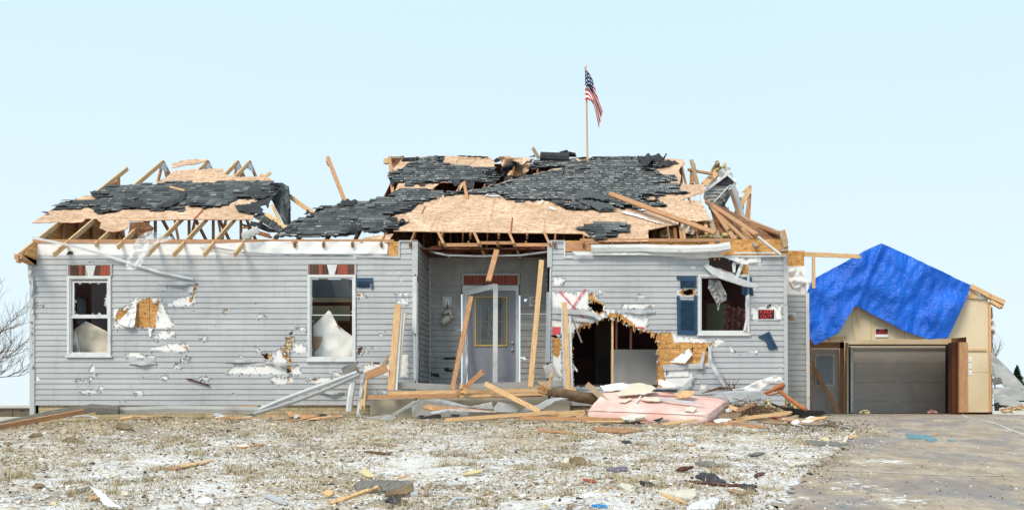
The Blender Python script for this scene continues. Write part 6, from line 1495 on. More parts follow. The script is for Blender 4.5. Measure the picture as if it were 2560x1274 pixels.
# fallen tree trunk with a splintered end
tk = empty('broken_log', P(1420, 985, -1.0), 'broken tree trunk with shredded end lying left of the mattress', 'tree trunk')
mb = MB(); mb.tube([P(1368, 977, -1.15), P(1400, 982, -1.1), P(1440, 990, -1.0), P(1480, 996, -.9), P(1510, 1000, -.8)], [.085, .10, .115, .12, .12], 12); mb.build('trunk', 'bark', tk, smooth_=True)
mb = MB(); r = random.Random(8)
for k in range(34): mb.board(P(1374+r.uniform(-4, 4), 978+r.uniform(-9, 9), -1.15+r.uniform(-.05, .05)), P(1345+r.uniform(-8, 18), 968+r.uniform(-16, 14), -1.2+r.uniform(-.15, .1)), r.uniform(.01, .03), .01, broken=(0, .04))
mb.board(P(1372, 968, -1.15), P(1379, 926, -1.2), .035, .02, broken=(0, .05)); mb.board(P(1364, 965, -1.15), P(1381, 932, -1.2), .02, .02)
mb.build('splintered_end', 'splinter', tk)
# siding and drywall rubble around the porch: (outline, depth, material, name, label, category)
RB = [
 (z_, Y_, m_, n_, l_, c_) for z_, Y_, m_, n_, l_, c_ in (
 ([(1432,1000,-1.2),(1425,985,-1.0),(1440,970,-.9)], -1, 'trim_grey', 'siding_scrap', None, None),)][:0]
z8 = lambda *p: zz(900, 580, 2.548, p)
RB += [
 (z8((0,1160),(60,1175),(200,1160),(330,1080),(380,1060),(385,1066),(330,1110),(200,1190),(40,1198)), -1.2, 'siding_porch', 'bent_siding', 'long curled grey siding panel lying left below the porch slab', 'siding piece'),
 (z8((330,1075),(470,1060),(560,1070),(700,1110),(690,1180),(330,1180)), -.9, 'siding_porch', 'bent_siding', 'wide grey siding panel standing against the porch slab', 'siding piece'),
 (z8((110,1195),(180,1165),(230,1175),(220,1195)), -1.7, 'siding_light', 'siding_scrap', 'small crumpled grey siding piece at the left foot of the porch', 'siding piece'),
 (z8((460,1075),(500,1062),(600,1085),(710,1112),(690,1120),(560,1100)), -1.15, 'siding', 'bent_siding', 'curved grey siding strip lying above the flat reddish board', 'siding piece'),
 (z8((448,1160),(460,1140),(560,1125),(680,1130),(850,1140),(860,1150),(700,1145),(560,1140),(480,1160)), -1.6, 'trim_grey', 'bent_trim', 'wavy silver trim strip lying on the flat reddish board', 'trim'),
 (z8((700,1110),(840,1080),(850,1130),(720,1120)), -1.0, 'siding_light', 'soffit_piece', 'ribbed grey soffit piece under the porch beam', 'soffit'),
 (z8((850,1120),(880,1080),(960,1095),(1010,1130),(1000,1150),(860,1145)), -1.1, 'siding_light', 'soffit_piece', 'fan-shaped grey soffit piece right of the ribbed one', 'soffit'),
 (z8((1020,1140),(1060,1115),(1130,1100),(1200,1060),(1280,1052),(1330,1060),(1250,1075),(1170,1125),(1120,1135),(1060,1145)), -1.2, 'trim_grey', 'bent_siding', 'curled light grey metal strip arching beside the trunk', 'siding piece'),
 (z8((360,1185),(500,1155),(518,1160),(515,1180),(400,1190)), -1.8, 'felt', 'shingle_piece', 'black shingle strip lying under the flat reddish board', 'shingle'),
 (z8((1165,850),(1215,840),(1255,920),(1190,930)), -.3, 'siding_light', 'siding_scrap', 'grey siding piece hanging at the right corner of the porch', 'siding piece'),
 (z8((1200,835),(1225,835),(1280,925),(1262,930)), -.25, 'siding', 'siding_scrap', 'narrow grey siding piece hanging at the right porch corner', 'siding piece'),
 (zr((215,515),(222,518),(298,700),(286,705)), -.4, 'carpet_grey', 'hanging_strip', 'dark thin strip hanging over the left part of the big hole', 'strip'),
 (zr((232,840),(245,850),(265,880),(262,892),(245,872),(240,890)), -.3, 'house_wrap', 'torn_paper', 'white torn wrap scrap beside the nail-studded board', 'wrap scrap'),
 (zr((535,1175),(620,1165),(700,1162),(690,1180),(640,1200),(560,1195)), -2.6, 'drywall_white', 'drywall_piece', 'white broken slab lying against the front of the mattress', 'drywall'),
 (zr((630,1185),(690,1180),(715,1200),(640,1202)), -2.65, 'gypsum_paper', 'drywall_piece', 'brown chip at the front foot of the mattress', 'drywall'),
 (zr((745,1195),(805,1178),(812,1182),(780,1207)), -2.7, 'felt', 'shingle_piece', 'black pointed shingle scrap at the front foot of the mattress', 'shingle'),
 (zr((1060,1030),(1100,1018),(1325,1020),(1325,1060),(1240,1090),(1200,1040),(1140,1030)), -1.1, 'siding', 'loose_siding', 'grey panel leaning behind the right end of the mattress', 'panel'),
 (zd((485,1000),(560,990),(650,945),(760,912),(800,925),(810,950),(780,945),(700,980),(650,1030),(520,1025)), -.9, 'house_wrap', 'wrap_heap', 'white crumpled house wrap heaped over the bed post at the right corner', 'wrap scrap'),
 (zd((300,1030),(480,1010),(650,1010),(730,1050),(720,1060),(600,1075),(500,1080),(440,1120),(420,1060)), -1.1, 'siding', 'loose_siding', 'large grey panel lying under the white wrap right of the mattress', 'panel'),
 (zd((715,1075),(800,1110),(960,1130),(1050,1135),(1090,1148),(1050,1165),(1025,1190),(920,1180),(800,1165),(740,1130)), -1.0, 'black_mat', 'black_mat', 'ribbed black rubber mat draped over rubble beside the driveway', 'mat'),
 (zd((440,1130),(480,1108),(520,1112),(500,1135),(450,1150)), -1.6, 'drywall_white', 'drywall_piece', 'white chunk in the brush heap right of the mattress', 'drywall'),
 (zd((365,1200),(400,1185),(480,1190),(450,1210),(380,1215)), -2.6, 'drywall_white', 'drywall_piece', 'pale flat slab on the ground right of the mattress corner', 'drywall'),
 (zd((770,1185),(900,1185),(1015,1205),(960,1225),(900,1230),(850,1215)), -2.2, 'osb', 'osb_piece', 'tan board sheet with snow lying beside the black rubber mat', 'board'),
 (zd((1035,1225),(1140,1203),(1148,1208),(1080,1232)), -2.8, 'carpet_grey', 'wood_scrap', 'dark stick with a pale end lying at the driveway edge', 'wood scrap'),
 (zz(1900,1000,3.879,((1405,335),(1560,340),(1620,345),(1700,375),(1728,400),(1640,405),(1580,385),(1450,385),(1430,360))), None, 'teal_foam', 'foam_sheet', 'flat teal broken sheet lying on the concrete driveway', 'sheet'),
 (zz(1900,1000,3.879,((1680,337),(1730,340),(1725,348),(1680,348))), None, 'pine_red', 'wood_scrap', 'small brown chip on the driveway just right of the teal sheet', 'wood scrap'),
 (zz(1900,1000,3.879,((1820,395),(1880,392),(1915,402),(1830,405))), None, 'teal_foam', 'foam_chip', 'small teal chip on the driveway right of the teal sheet', 'sheet'),
 (zz(1900,1000,3.879,((440,405),(500,392),(580,405),(700,410),(850,432),(830,448),(640,448),(520,445),(445,425))), None, 'carpet_grey', 'shingle_piece', 'grey shingle sheet lying in snow at the edge of the driveway', 'shingle'),
 (zz(1900,1000,3.879,((590,375),(640,365),(680,390),(670,412),(610,405))), None, 'insul_yellow', 'insulation_clump', 'pale yellow insulation clump on the grey shingle sheet by the driveway', 'insulation'),
 (zz(1900,1000,3.879,((265,635),(430,595),(442,625),(290,650))), None, 'drywall', 'wood_block', 'pale beam end lying in the snow left of the driveway edge', 'wood scrap'),
 (zz(1900,1000,3.879,((810,385),(845,350),(868,350),(835,415),(805,412))), None, 'drywall', 'wood_block', 'upright pale broken block at the driveway edge', 'wood scrap'),
 (zz(1900,1000,3.879,((865,340),(950,350),(945,370),(870,375))), None, 'pine', 'wood_block', 'yellowish broken block beside the upright pale block', 'wood scrap'),
]
z9 = lambda ox: (lambda *p: zz(ox, 1000, 3.2, p))
za, zb9, zc9 = z9(0), z9(700), z9(1300)
RB += [
 (za((720,700),(735,705),(850,770),(900,835),(970,875),(860,865),(830,840),(800,790)), None, 'drywall_white', 'drywall_piece', 'white curved slab standing out of the grass at the lower left', 'drywall', .12),
 (za((615,735),(660,715),(735,692),(745,705),(700,730),(640,745)), None, 'carpet_grey', 'shingle_piece', 'patterned grey scrap just left of the white curved slab', 'shingle'),
 (za((715,795),(720,785),(795,780),(800,795),(730,810)), None, 'pine', 'wood_block', 'orange wood block half hidden behind the white curved slab', 'wood scrap', .05),
 (za((970,745),(1000,735),(1030,750),(1035,768),(985,778)), None, 'drywall', 'drywall_piece', 'round beige stone-like chunk right of the white curved slab', 'drywall', .05),
 (za((1320,548),(1420,540),(1440,550),(1380,562),(1320,560)), None, 'pine_red', 'wood_scrap', 'left half of the broken orange slat in the middle of the left lawn', 'wood scrap'),
 (za((1430,525),(1560,505),(1700,485),(1712,492),(1600,518),(1450,545)), None, 'pine', 'wood_scrap', 'right half of the broken orange slat in the middle of the left lawn', 'wood scrap'),
 (za((1550,820),(1640,790),(1700,800),(1705,825),(1600,828)), None, 'drywall_white', 'drywall_piece', 'flat white slab at the bottom edge of the left lawn', 'drywall'),
 (za((2110,770),(2160,760),(2300,830),(2290,845),(2200,815)), None, 'trim_grey', 'siding_scrap', 'bluish-white siding strip in the snow left of the carpet heap', 'siding piece'),
 (za((1880,380),(1960,358),(2000,380),(1940,385)), None, 'drywall', 'wood_block', 'cream block among chips on the middle lawn', 'wood scrap', .04),
 (za((1900,385),(2100,355),(2115,365),(1960,388)), None, 'pine_red', 'wood_scrap', 'orange slat lying beside the cream block on the middle lawn', 'wood scrap'),
 (za((930,230),(940,190),(1000,200),(1060,225),(1040,240),(980,235)), None, 'soil', 'grass_clod', 'dark clump of uprooted grass below the left window', 'clod', .06),
 (za((230,300),(260,275),(330,270),(345,290),(290,300)), None, 'soil', 'grass_clod', 'dark soil clod at the far left of the lawn', 'clod', .05),
 (za((495,335),(530,310),(600,308),(640,330),(560,340)), None, 'soil', 'grass_clod', 'brown clod with a red chip on the left lawn', 'clod', .06),
 (zb9((590,690),(640,660),(760,650),(900,655),(1060,665),(1065,690),(1000,720),(960,740),(880,745),(820,735),(800,700),(700,730),(620,745)), None, 'carpet_grey', 'carpet_scrap', 'grey dusty carpet piece heaped on the lawn at the bottom centre', 'carpet', .06),
 (zb9((850,740),(1000,700),(1060,690),(1075,730),(1020,760),(900,770),(840,775)), None, 'soil', 'soil_heap', 'brown soil mound in front of the grey carpet piece', 'clod', .05),
 (zb9((1150,775),(1160,700),(1190,680),(1215,668),(1190,720),(1180,778)), None, 'pine_grey', 'bent_shard', 'upright grey shard standing right of the carpet heap', 'shard', .22),
 (zb9((1040,740),(1080,700),(1100,735),(1095,775),(1050,772)), None, 'clear_plastic', 'plastic_scrap', 'clear plastic scrap between carpet heap and upright shard', 'plastic', .08),
 (zb9((380,835),(470,800),(780,700),(800,708),(520,810),(430,840)), None, 'pine', 'wood_stick', 'long round wooden stick lying in front of the carpet heap', 'wood scrap', .05),
 (zb9((325,690),(345,672),(430,675),(435,682),(350,690)), None, 'felt', 'shingle_piece', 'black scrap lying left of the carpet heap', 'shingle'),
 (zb9((840,820),(880,785),(940,785),(1025,825),(960,838),(900,830)), None, 'felt', 'shingle_piece', 'black shingle dusted with snow below the carpet heap', 'shingle'),
 (zb9((635,590),(650,565),(690,560),(720,590),(760,615),(755,628),(700,620),(660,605)), None, 'insul_yellow', 'insulation_clump', 'bright yellow insulation clump above the grey carpet piece', 'insulation', .05),
 (zb9((1460,600),(1540,568),(1600,562),(1620,585),(1540,600),(1480,612)), None, 'insul_yellow', 'insulation_clump', 'bright yellow insulation clump at the centre of the lawn', 'insulation', .05),
 (zb9((340,760),(370,735),(430,740),(425,765),(370,780)), None, 'splinter', 'paper_scrap', 'crumpled tan paper left of the carpet heap', 'paper', .05),
 (zb9((1900,625),(1920,615),(2050,582),(2060,588),(1940,622)), None, 'trim_white', 'trim_strip', 'thin white trim strip lying right of the centre clump', 'trim'),
 (zb9((1330,850),(1400,790),(1500,795),(1520,800),(1410,805),(1350,860)), None, 'trim_grey', 'siding_scrap', 'bent bluish siding scrap at the bottom centre edge', 'siding piece', .05),
 (zb9((670,418),(700,415),(880,430),(875,440),(760,432)), None, 'dark_wood', 'wood_scrap', 'thin dark red strip lying across the upper middle lawn', 'wood scrap'),
 (zb9((2060,235),(2100,232),(2340,262),(2360,272),(2200,262),(2065,248)), None, 'pine_red', 'wood_scrap', 'long orange slat lying below the slanting porch board', 'wood scrap'),
 (zc9((580,235),(620,218),(900,235),(1000,250),(850,265),(640,255)), None, 'pine_red', 'plank', 'reddish flat plank in the snow below the mattress', 'board'),
 (zc9((810,335),(880,335),(890,352),(820,350)), None, 'felt', 'shingle_piece', 'small black shingle chip below the reddish plank', 'shingle', .03),
 (zc9((1250,560),(1290,545),(1380,535),(1395,542),(1300,575),(1260,575)), None, 'dark_wood', 'wood_block', 'dark brown wood block in the snow right of centre', 'wood scrap', .05),
 (zc9((1400,510),(1450,490),(1540,500),(1620,535),(1580,540),(1440,525)), None, 'carpet_grey', 'shingle_piece', 'dark slate-like shingle piece above the dark brown block', 'shingle'),
 (zc9((1400,620),(1450,585),(1560,600),(1600,640),(1650,660),(1540,690),(1470,650)), None, 'felt', 'shingle_piece', 'large torn black shingle heap on the right lawn', 'shingle'),
 (zc9((1310,645),(1420,655),(1700,680),(1900,690),(1900,698),(1650,692),(1400,670)), None, 'dark_wood', 'wood_scrap', 'long dark strip running under the large black shingle heap', 'wood scrap'),
 (zc9((950,662),(1040,670),(1100,700),(1000,702)), None, 'felt', 'shingle_piece', 'black curled shingle left of the beige slab', 'shingle', .04),
 (zc9((1080,730),(1100,712),(1250,715),(1380,730),(1420,770),(1380,795),(1260,785),(1140,755)), None, 'drywall', 'drywall_piece', 'large rounded beige slab at the lower right of the lawn', 'drywall'),
 (zc9((780,690),(820,680),(880,690),(920,740),(890,748),(830,715)), None, 'drywall', 'drywall_piece', 'curved beige strip left of the large rounded slab', 'drywall', .03),
 (zc9((1130,760),(1150,758),(1340,830),(1330,838),(1180,785)), None, 'pine', 'wood_stick', 'thin orange stick lying under the large rounded slab', 'wood scrap'),
 (zc9((1660,730),(1700,722),(1800,745),(1805,762),(1740,765)), None, 'pine_grey', 'wood_block', 'splintered brown log piece at the lower right lawn', 'wood scrap', .05),
 (zc9((1870,610),(1900,590),(1965,588),(1940,605),(1880,620)), None, 'dark_wood', 'wood_scrap', 'brown bark-like chip near the driveway edge', 'wood scrap'),
 (zc9((1760,710),(1790,680),(1870,700),(1870,720)), None, 'felt', 'shingle_piece', 'black folded chip right of the dark strip', 'shingle', .03),
 (zc9((1330,870),(1420,820),(1560,790),(1600,805),(1560,877),(1340,880)), None, 'snow', 'white_board', 'white board dusted with snow at the bottom edge right of centre', 'board'),
 (zc9((570,855),(620,845),(690,850),(698,870),(650,860)), None, 'cyan_plastic', 'plastic_scrap', 'bright blue plastic scrap at the bottom edge of the lawn', 'plastic'),
 (zc9((500,640),(520,638),(610,652),(600,660)), None, 'red_plastic', 'wood_scrap', 'orange-red sliver lying left of the brown dirt patch', 'wood scrap'),
 (zc9((690,565),(740,550),(860,545),(862,575),(760,580)), None, 'purple_cloth', 'cloth_scrap', 'purple-grey cloth scrap on the middle right lawn', 'cloth', .03),
 (zc9((320,495),(360,478),(400,485),(390,515),(340,515)), None, 'drywall', 'foam_chunk', 'pale foam chunk with an upright chip on the right lawn', 'foam', .05),
 (zc9((390,490),(440,462),(500,470),(540,500),(520,522),(420,515)), None, 'soil', 'grass_clod', 'brown furry clod beside the pale foam chunk', 'clod', .07),
 (zc9((1820,445),(1880,425),(1960,428),(1900,445)), None, 'carpet_grey', 'shingle_piece', 'grey shingle strip on the snow near the driveway', 'shingle'),
 (zc9((1240,310),(1300,312),(1290,325),(1170,322)), None, 'snow', 'paper_scrap', 'flat white scrap on the grass below the mattress right end', 'paper'),
 (zb9((40,95),(90,98),(130,118),(250,125),(330,140),(500,128),(508,140),(400,155),(180,155),(80,140)), None, 'pine_red', 'broken_plank', 'splintered reddish plank lying before the foundation left of the porch', 'board', .06),
 (zb9((175,112),(250,110),(245,122),(180,124)), None, 'felt', 'shingle_piece', 'small black scrap on the splintered plank left of the porch', 'shingle', .07),
 (zb9((1575,150),(1600,138),(1660,145),(1655,168),(1590,168)), None, 'insul_yellow', 'insulation_clump', 'small yellow insulation clump under the long pine board', 'insulation', .05),
 (za((2280,100),(2300,92),(2340,110),(2400,125),(2390,140),(2300,130)), None, 'pine_grey', 'wood_scrap', 'curled grey-brown splinter under the leaning gutter', 'wood scrap', .06),
 (za((1100,140),(1150,110),(1180,120),(1140,145)), None, 'drywall_white', 'paper_scrap', 'white crumpled paper heap by the foundation gutter', 'paper', .05),
 (za((1230,120),(1250,90),(1310,105),(1290,122)), None, 'splinter', 'paper_scrap', 'tan and white splinters beside the foundation gutter', 'paper', .05),
 (za((1700,135),(1730,100),(1800,130),(1790,138)), None, 'trim_grey', 'siding_scrap', 'folded grey siding scrap in front of the foundation gutter', 'siding piece', .06),
]
for k, q in enumerate(RB):
    pts, Y_, m_, n_, l_, c_ = q[:6]; lift = q[6] if len(q) > 6 else 0.02
    if Y_ is not None: sheet(n_, pts, Y_, m_, l_, c_, amp=.05 if n_ in ('wrap_heap', 'black_mat', 'torn_paper') else .025, sc=16 if n_ in ('wrap_heap', 'torn_paper') else 45, cell=4, th=.012, jagg=.5, step=8, seed=k)
    else:
        pts = jag(pts, .5, 5, k); base = [p for p in pts]; cx_ = sum(p[0] for p in pts)/len(pts); yb = max(p[1] for p in pts); yt = min(p[1] for p in pts)
        gz_ = GP(cx_, yb)
        def fn(x, y, k=k):
            # tilt the piece: low edge on the ground, upper edge raised by 'lift'
            f = (yb-y)/max(1, yb-yt); d = gz_.y+D0
            if lift >= .04:
                # stands up: depth grows just enough to carry the seen height
                h_ = (yb-y)/F*d; p = P(x, y, gz_.y+h_*1.2); return p+Vector((0, .03*nz3(x*.15, y*.2, k), .015))
            p = GP(x, y); p.z += lift*.6+.012*nz3(x*.08, y*.2, k); return p
        mb = gridpoly(pts, 5, fn); mb.build(n_, m_, None, l_, c_, mod=solid(.02 if lift < .04 else .03), smooth_=m_ in ('insul_yellow', 'soil', 'snow'))
# turned bed post
bp = MB(); bp.tube([P(*zd((795,1000))[0], -.9), P(*zd((812,975))[0], -.9), P(*zd((822,968))[0], -.9)], [.03, .045, .02], 10); bp.tube([P(*zd((670,1036))[0], -.9), P(*zd((740,1006))[0], -.9), P(*zd((755,1000))[0], -.9), P(*zd((765,992))[0], -.9), P(*zd((790,982))[0], -.9), P(*zd((815,972))[0], -.9)], [.03, .035, .055, .06, .06, .05], 10)
bp.tube([P(*zd((785,1010))[0], -.95), P(*zd((850,1060))[0], -1.2), P(*zd((905,1100))[0], -1.4), P(*zd((955,1128))[0], -1.6)], [.035, .045, .045, .04], 10); bp.tube([P(*zd((700,1040))[0], -.9), P(*zd((790,1020))[0], -.95)], .02, 8)
bp.build('bed_post', 'blond_wood', None, 'polished brown turned bed post sticking out of the rubble at the right house corner', 'bed post', smooth_=True)
# brush heap and twigs
def twigs(name, centre, n, L_, spread, label, mat='twig', seed=1, flat=.35):
    r = random.Random(seed); mb = MB()
    for k in range(n):
        p = centre+Vector((r.gauss(0, spread), r.gauss(0, spread*.5), r.gauss(0, spread*flat)))
        d = Vector((r.uniform(-1, 1), r.uniform(-.5, .5), r.uniform(-.25, .5))).normalized()*L_*r.uniform(.4, 1)
        q = [p+d*t_+Vector((r.uniform(-.03, .03), 0, r.uniform(-.03, .03)))*t_*2 for t_ in (-.5, -.2, .1, .5)]
        mb.tube(q, [.009, .008, .006, .002], 4)
    return mb.build(name, mat, None, label, 'branches')
twigs('brush_heap', P(*zd((620,1130))[0], -1.5)+Vector((0, 0, -.02)), 90, .6, .22, 'tangled heap of thin brown branches between mattress and black mat')
mb = MB(); r = random.Random(4)
for k in range(11):
    x0, y0 = 1825+r.uniform(-8, 8), 975; x1 = 1825+r.uniform(-28, 34); y1 = 925+r.uniform(0, 30)
    mb.tube([P(x0, y0, -.7), P((x0+x1)/2+r.uniform(-4, 4), (y0+y1)/2, -.75), P(x1, y1, -.8)], [.009, .006, .002], 4)
for k in range(4): mb.tube([P(1755+k*6, 982-k*2, -.9), P(1800, 972-k*2, -.9), P(1850, 968+k*2, -.8)], [.01, .009, .004], 4)
mb.build('branch', 'twig', None, 'bare thin branch standing against the siding right of the mattress', 'branches')
for k, (q, l_) in enumerate(((zd((690,1075),(720,1070),(730,1100),(790,1130),(840,1150),(830,1165),(760,1155),(700,1150),(695,1110)), 'yellow insulation strip trailing over the brush heap'), (zd((825,1085),(850,1080),(880,1095),(915,1115),(910,1132),(850,1110)), 'yellow insulation clump behind the turned bed post'))):
    sheet('insulation_clump', q, -1.3+.5*k, 'insul_yellow', l_, 'insulation', amp=.12, sc=5, cell=3, th=.05, jagg=1, step=5, seed=k)
RBo = 'broken boards in the rubble right of the mattress'
for k, (a, b_, m_, l_) in enumerate(((zd((505,1190),(845,1150)), 0, 'pine', 'long splintered board lying across the rubble below the brush heap'), (zd((600,1182),(890,1225)), 0, 'pine_grey', 'grey-brown board lying at the front of the right rubble'), (zd((470,1110),(520,1130)), 0, 'pine', 'short orange board end sticking out beside the mattress'),
     (zd((500,1140),(640,1090)), 0, 'pine_red', 'reddish slat rising out of the brush heap'), (zd((640,1240),(700,1238)), 0, 'pine_red', 'tiny reddish slat on the ground right of the mattress'), (zd((400,1180),(520,1160)), 0, 'pine_grey', 'grey slat lying under the brush heap'), (zd((806,1190),(868,1222)), 0, 'trim_white', 'white slat lying on the tan board sheet'))):
    a1, b1 = a; bd('broken_board', (*a1, -2.0), (*b1, -2.2 if k != 3 else -1.5), l_, 'board', m_, w=.07, t=.03, broken=(.05, .08), group=RBo)
mb = MB(); r = random.Random(2)
for k in range(7): mb.tube([P(*zd((700+r.uniform(0, 90), 1180+r.uniform(-4, 14)))[0], -2.1) for _ in range(4)], .008, 4)
mb.build('tangled_cord', 'red_plastic', None, 'tangled red-orange cord lying in the rubble below the brush heap', 'cord')
# drywall slabs inside the windows
sheet('drywall_slab', z6((497,575),(535,545),(595,505),(640,525),(752,582),(752,737),(500,737)), .35, 'drywall', 'broken cream drywall slab standing inside the left window', 'drywall', amp=.04, cell=6, th=.015, jagg=.6)
sheet('drywall_slab', z6((500,590),(525,575),(560,735),(502,735)), .28, 'drywall_white', 'narrow curled drywall strip at the left side of the left window', 'drywall', amp=.06, cell=5, th=.01)
sheet('drywall_slab', z7((777,540),(850,470),(890,430),(905,440),(950,530),(1000,570),(1062,615),(1065,765),(778,762)), .3, 'drywall_white', 'large pointed white drywall slab standing inside the second window', 'drywall', amp=.03, cell=6, th=.015, jagg=.5)
sheet('cardboard_piece', z7((777,608),(850,610),(820,690),(790,715),(778,700)), .24, 'gypsum_paper', 'brown torn paper patch on the white slab in the second window', 'paper', amp=.01, cell=6, th=.008, jagg=.5)
sheet('cardboard_piece', z7((948,525),(965,540),(978,560),(950,545)), .24, 'gypsum_paper', 'tiny brown torn patch at the peak of the white slab', 'paper', amp=.01, cell=6, th=.008)
# clear plastic hanging from the rafters, long trim sliding down the wall
sheet('plastic_sheeting', z1((1105,1105),(1120,1020),(1180,900),(1230,810),(1290,780),(1350,765),(1400,790),(1450,815),(1510,810),(1550,840),(1450,865),(1380,880),(1340,930),(1290,1010),(1230,1080),(1180,1115)), -.65, 'clear_plastic', 'crumpled clear plastic sheeting hanging from the left rafter tails', 'plastic', amp=.12, sc=14, cell=3, jagg=1)
def strip(pts, w, label, name='loose_trim', mat='trim_white', cat='trim', t=.02):
    mb = MB()
    for a, b_ in zip(pts, pts[1:]): mb.board(P(*a), P(*b_), w, t)
    return mb.build(name, mat, None, label, cat)
strip([(80, 593, -.45), (170, 612, -.35), (265, 638, -.1), (310, 652, -.08), (400, 680, -.07), (483, 697, -.06)], .05, 'long thin drip edge slanting across the siding from the left eave')
strip([(500, 618, -.03), (560, 624, -.05), (615, 632, -.06), (700, 634, -.05), (880, 635, -.04)], .018, 'thin bent strip lying along the white wrap above the siding', mat='trim_grey')
sheet('white_flap', [(502, 610), (680, 603), (970, 604), (968, 634), (700, 634), (600, 628)], -.03, 'house_wrap', 'loose white wrap band sagging over the top of the siding between windows', 'wrap', amp=.03, sc=30, cell=8)
strip([(466, 946, -.04), (480, 949, -.05), (523, 963, -.05)], .03, 'thin reddish stick caught in the siding left of centre', 'wood_scrap', 'dark_wood', 'wood scrap')
# debris by the garage
gs = 'bent metal panels right of the garage'
for k, (q, Y_, l_) in enumerate((([(2476, 880), (2484, 885), (2520, 920), (2560, 965), (2600, 1000), (2590, 1000), (2540, 985), (2478, 935)], 5.2, 'uppermost bent white metal panel leaning against the garage corner'), ([(2478, 905), (2500, 915), (2535, 940), (2560, 975), (2520, 972), (2490, 950)], 5.0, 'middle bent grey metal panel right of the garage'),
     ([(2480, 968), (2520, 966), (2600, 985), (2600, 1002), (2540, 1000), (2482, 985)], 4.8, 'flat grey metal panel lying across the pile right of the garage'), ([(2480, 990), (2510, 985), (2560, 1008), (2545, 1018), (2500, 1012)], 4.6, 'lowest bent metal panel right of the garage'), ([(2480, 945), (2500, 942), (2506, 958), (2484, 962)], 4.7, 'small dark folded metal piece right of the garage'))):
    sheet('bent_metal_sheet', q, Y_, 'siding_light' if k != 4 else 'carpet_grey', l_, 'metal panel', amp=.06, sc=55, cell=5, th=.02, group=gs, seed=k)
bd('wood_scrap', (2502, 1026, 4.4), (2560, 1016, 4.3), 'reddish splintered board on the ground right of the garage', 'wood scrap', 'pine_red', w=.09)
bd('wood_scrap', (2492, 1006, 4.6), (2492, 1026, 4.6), 'short dark post end under the metal panels', 'wood scrap', 'felt', w=.09, t=.09)
for k, (x, y) in enumerate(((2545, 1024), (2520, 1030), (2162, 1031), (2330, 1030.5))):
    c_ = P(x, y, 4.2 if k < 2 else 5.0)
    q = [(x-14, y+1), (x-10, y-4), (x-2, y-6), (x+8, y-5), (x+14, y+1)]
    sheet('insulation_clump', q, c_.y, 'insul_yellow' if k < 3 else 'insul_pink', ['yellow insulation clump right of the garage at the frame edge', 'small insulation clump by the garage corner', 'pale insulation crumbs on the sill before the side door', 'pinkish insulation crumbs on the sill before the garage door'][k], 'insulation', amp=.1, sc=5, cell=3, th=.03, jagg=.8, step=4, seed=k)
# ---------------------------------------------------------------- trees and far things
def branch(mb, p, d, L_, r0, depth, r):
    n = 4; pts = [p]; q = p.copy(); dd = d.copy()
    for k in range(n):
        dd = (dd+Vector((r.uniform(-.2, .2), r.uniform(-.2, .2), r.uniform(-.1, .2)))).normalized(); q = q+dd*L_/n; pts.append(q.copy())
    mb.tube(pts, [r0*(1-.18*k) for k in range(n+1)], 5)
    if depth == 0: return
    for k in range(1, n+1):
        for _ in range(2 if depth == 3 else 1):
            nd_ = (dd+Vector((r.uniform(-1, 1), r.uniform(-.8, .8), r.uniform(-.5, .9)))*.85).normalized()
            branch(mb, pts[k], nd_, L_*r.uniform(.45, .68), r0*(.62-.05*k), depth-1, r)
bt = empty('bare_tree', Vector((-17.3, 7, -.4)), 'leafless grey tree at the left edge beside the house', 'tree')
mb = MB(); r = random.Random(12); base = P(-75, 1035, 6.0)
mb.tube([base, P(-72, 960, 6), P(-66, 900, 6.0)], [.12, .10, .08], 8); mb.build('trunk', 'twig_grey', bt)
mb = MB()
for px_, py_, dx, dz, L_ in ((-66, 900, .8, .9, 1.4), (-68, 930, 1.0, .25, 1.3), (-70, 950, 1.0, -.02, 1.2), (-66, 905, .5, 1.2, 1.5), (-66, 900, .1, 1.2, 1.6), (-69, 940, .95, .5, 1.3)):
    branch(mb, P(px_, py_, 6), Vector((dx, r.uniform(-.2, .2), dz)).normalized(), L_, .026, 3, r)
mb.build('branches', 'twig_grey', bt)
def conifer(px_, pyb, pyt, Y_, w, seed, label):
    r = random.Random(seed); b_ = P(px_, pyb, Y_); t_ = P(px_, pyt, Y_); H = t_.z-b_.z
    e = empty('spruce_tree', b_, label, 'tree'); mb = MB(); mb.tube([b_, b_.lerp(t_, .5), t_], [.07, .04, .01], 6); mb.build('trunk', 'twig_grey', e)
    mb = MB()
    for k in range(420):
        f = r.random()**.8; rad = w*(1-f)*(.35+.65*r.random())+.03; a = r.uniform(0, 6.28)
        c_ = b_+Vector((0, 0, H*(.08+.9*f))); tip = c_+Vector((math.cos(a)*rad, math.sin(a)*rad, -.12*rad+.06))
        sd_ = Vector((-math.sin(a), math.cos(a), .3))*(.05+.05*rad)
        mb.face([c_, c_.lerp(tip, .6)+sd_, tip, c_.lerp(tip, .6)-sd_+Vector((0, 0, -.05))])
    mb.build('crown', 'needle', e)
conifer(2543, 1010, 912, 22, .85, 3, 'small dark spruce at the right edge behind the metal panels')
conifer(2512, 1018, 975, 14, .5, 5, 'low dark evergreen shrub behind the bent metal panels')
mb = MB(); r = random.Random(31)
for k in range(9): branch(mb, P(2484+r.uniform(-2, 4), 905, 9), Vector((r.uniform(-.3, .3), 0, 1)).normalized(), r.uniform(.4, .7), .012, 1, r)
mb.tube([P(2487, 1020, 9), P(2487, 900, 9)], .02, 5); mb.build('bare_shrub', 'twig_grey', None, 'thin leafless shrub rising behind the right corner of the garage', 'shrub')
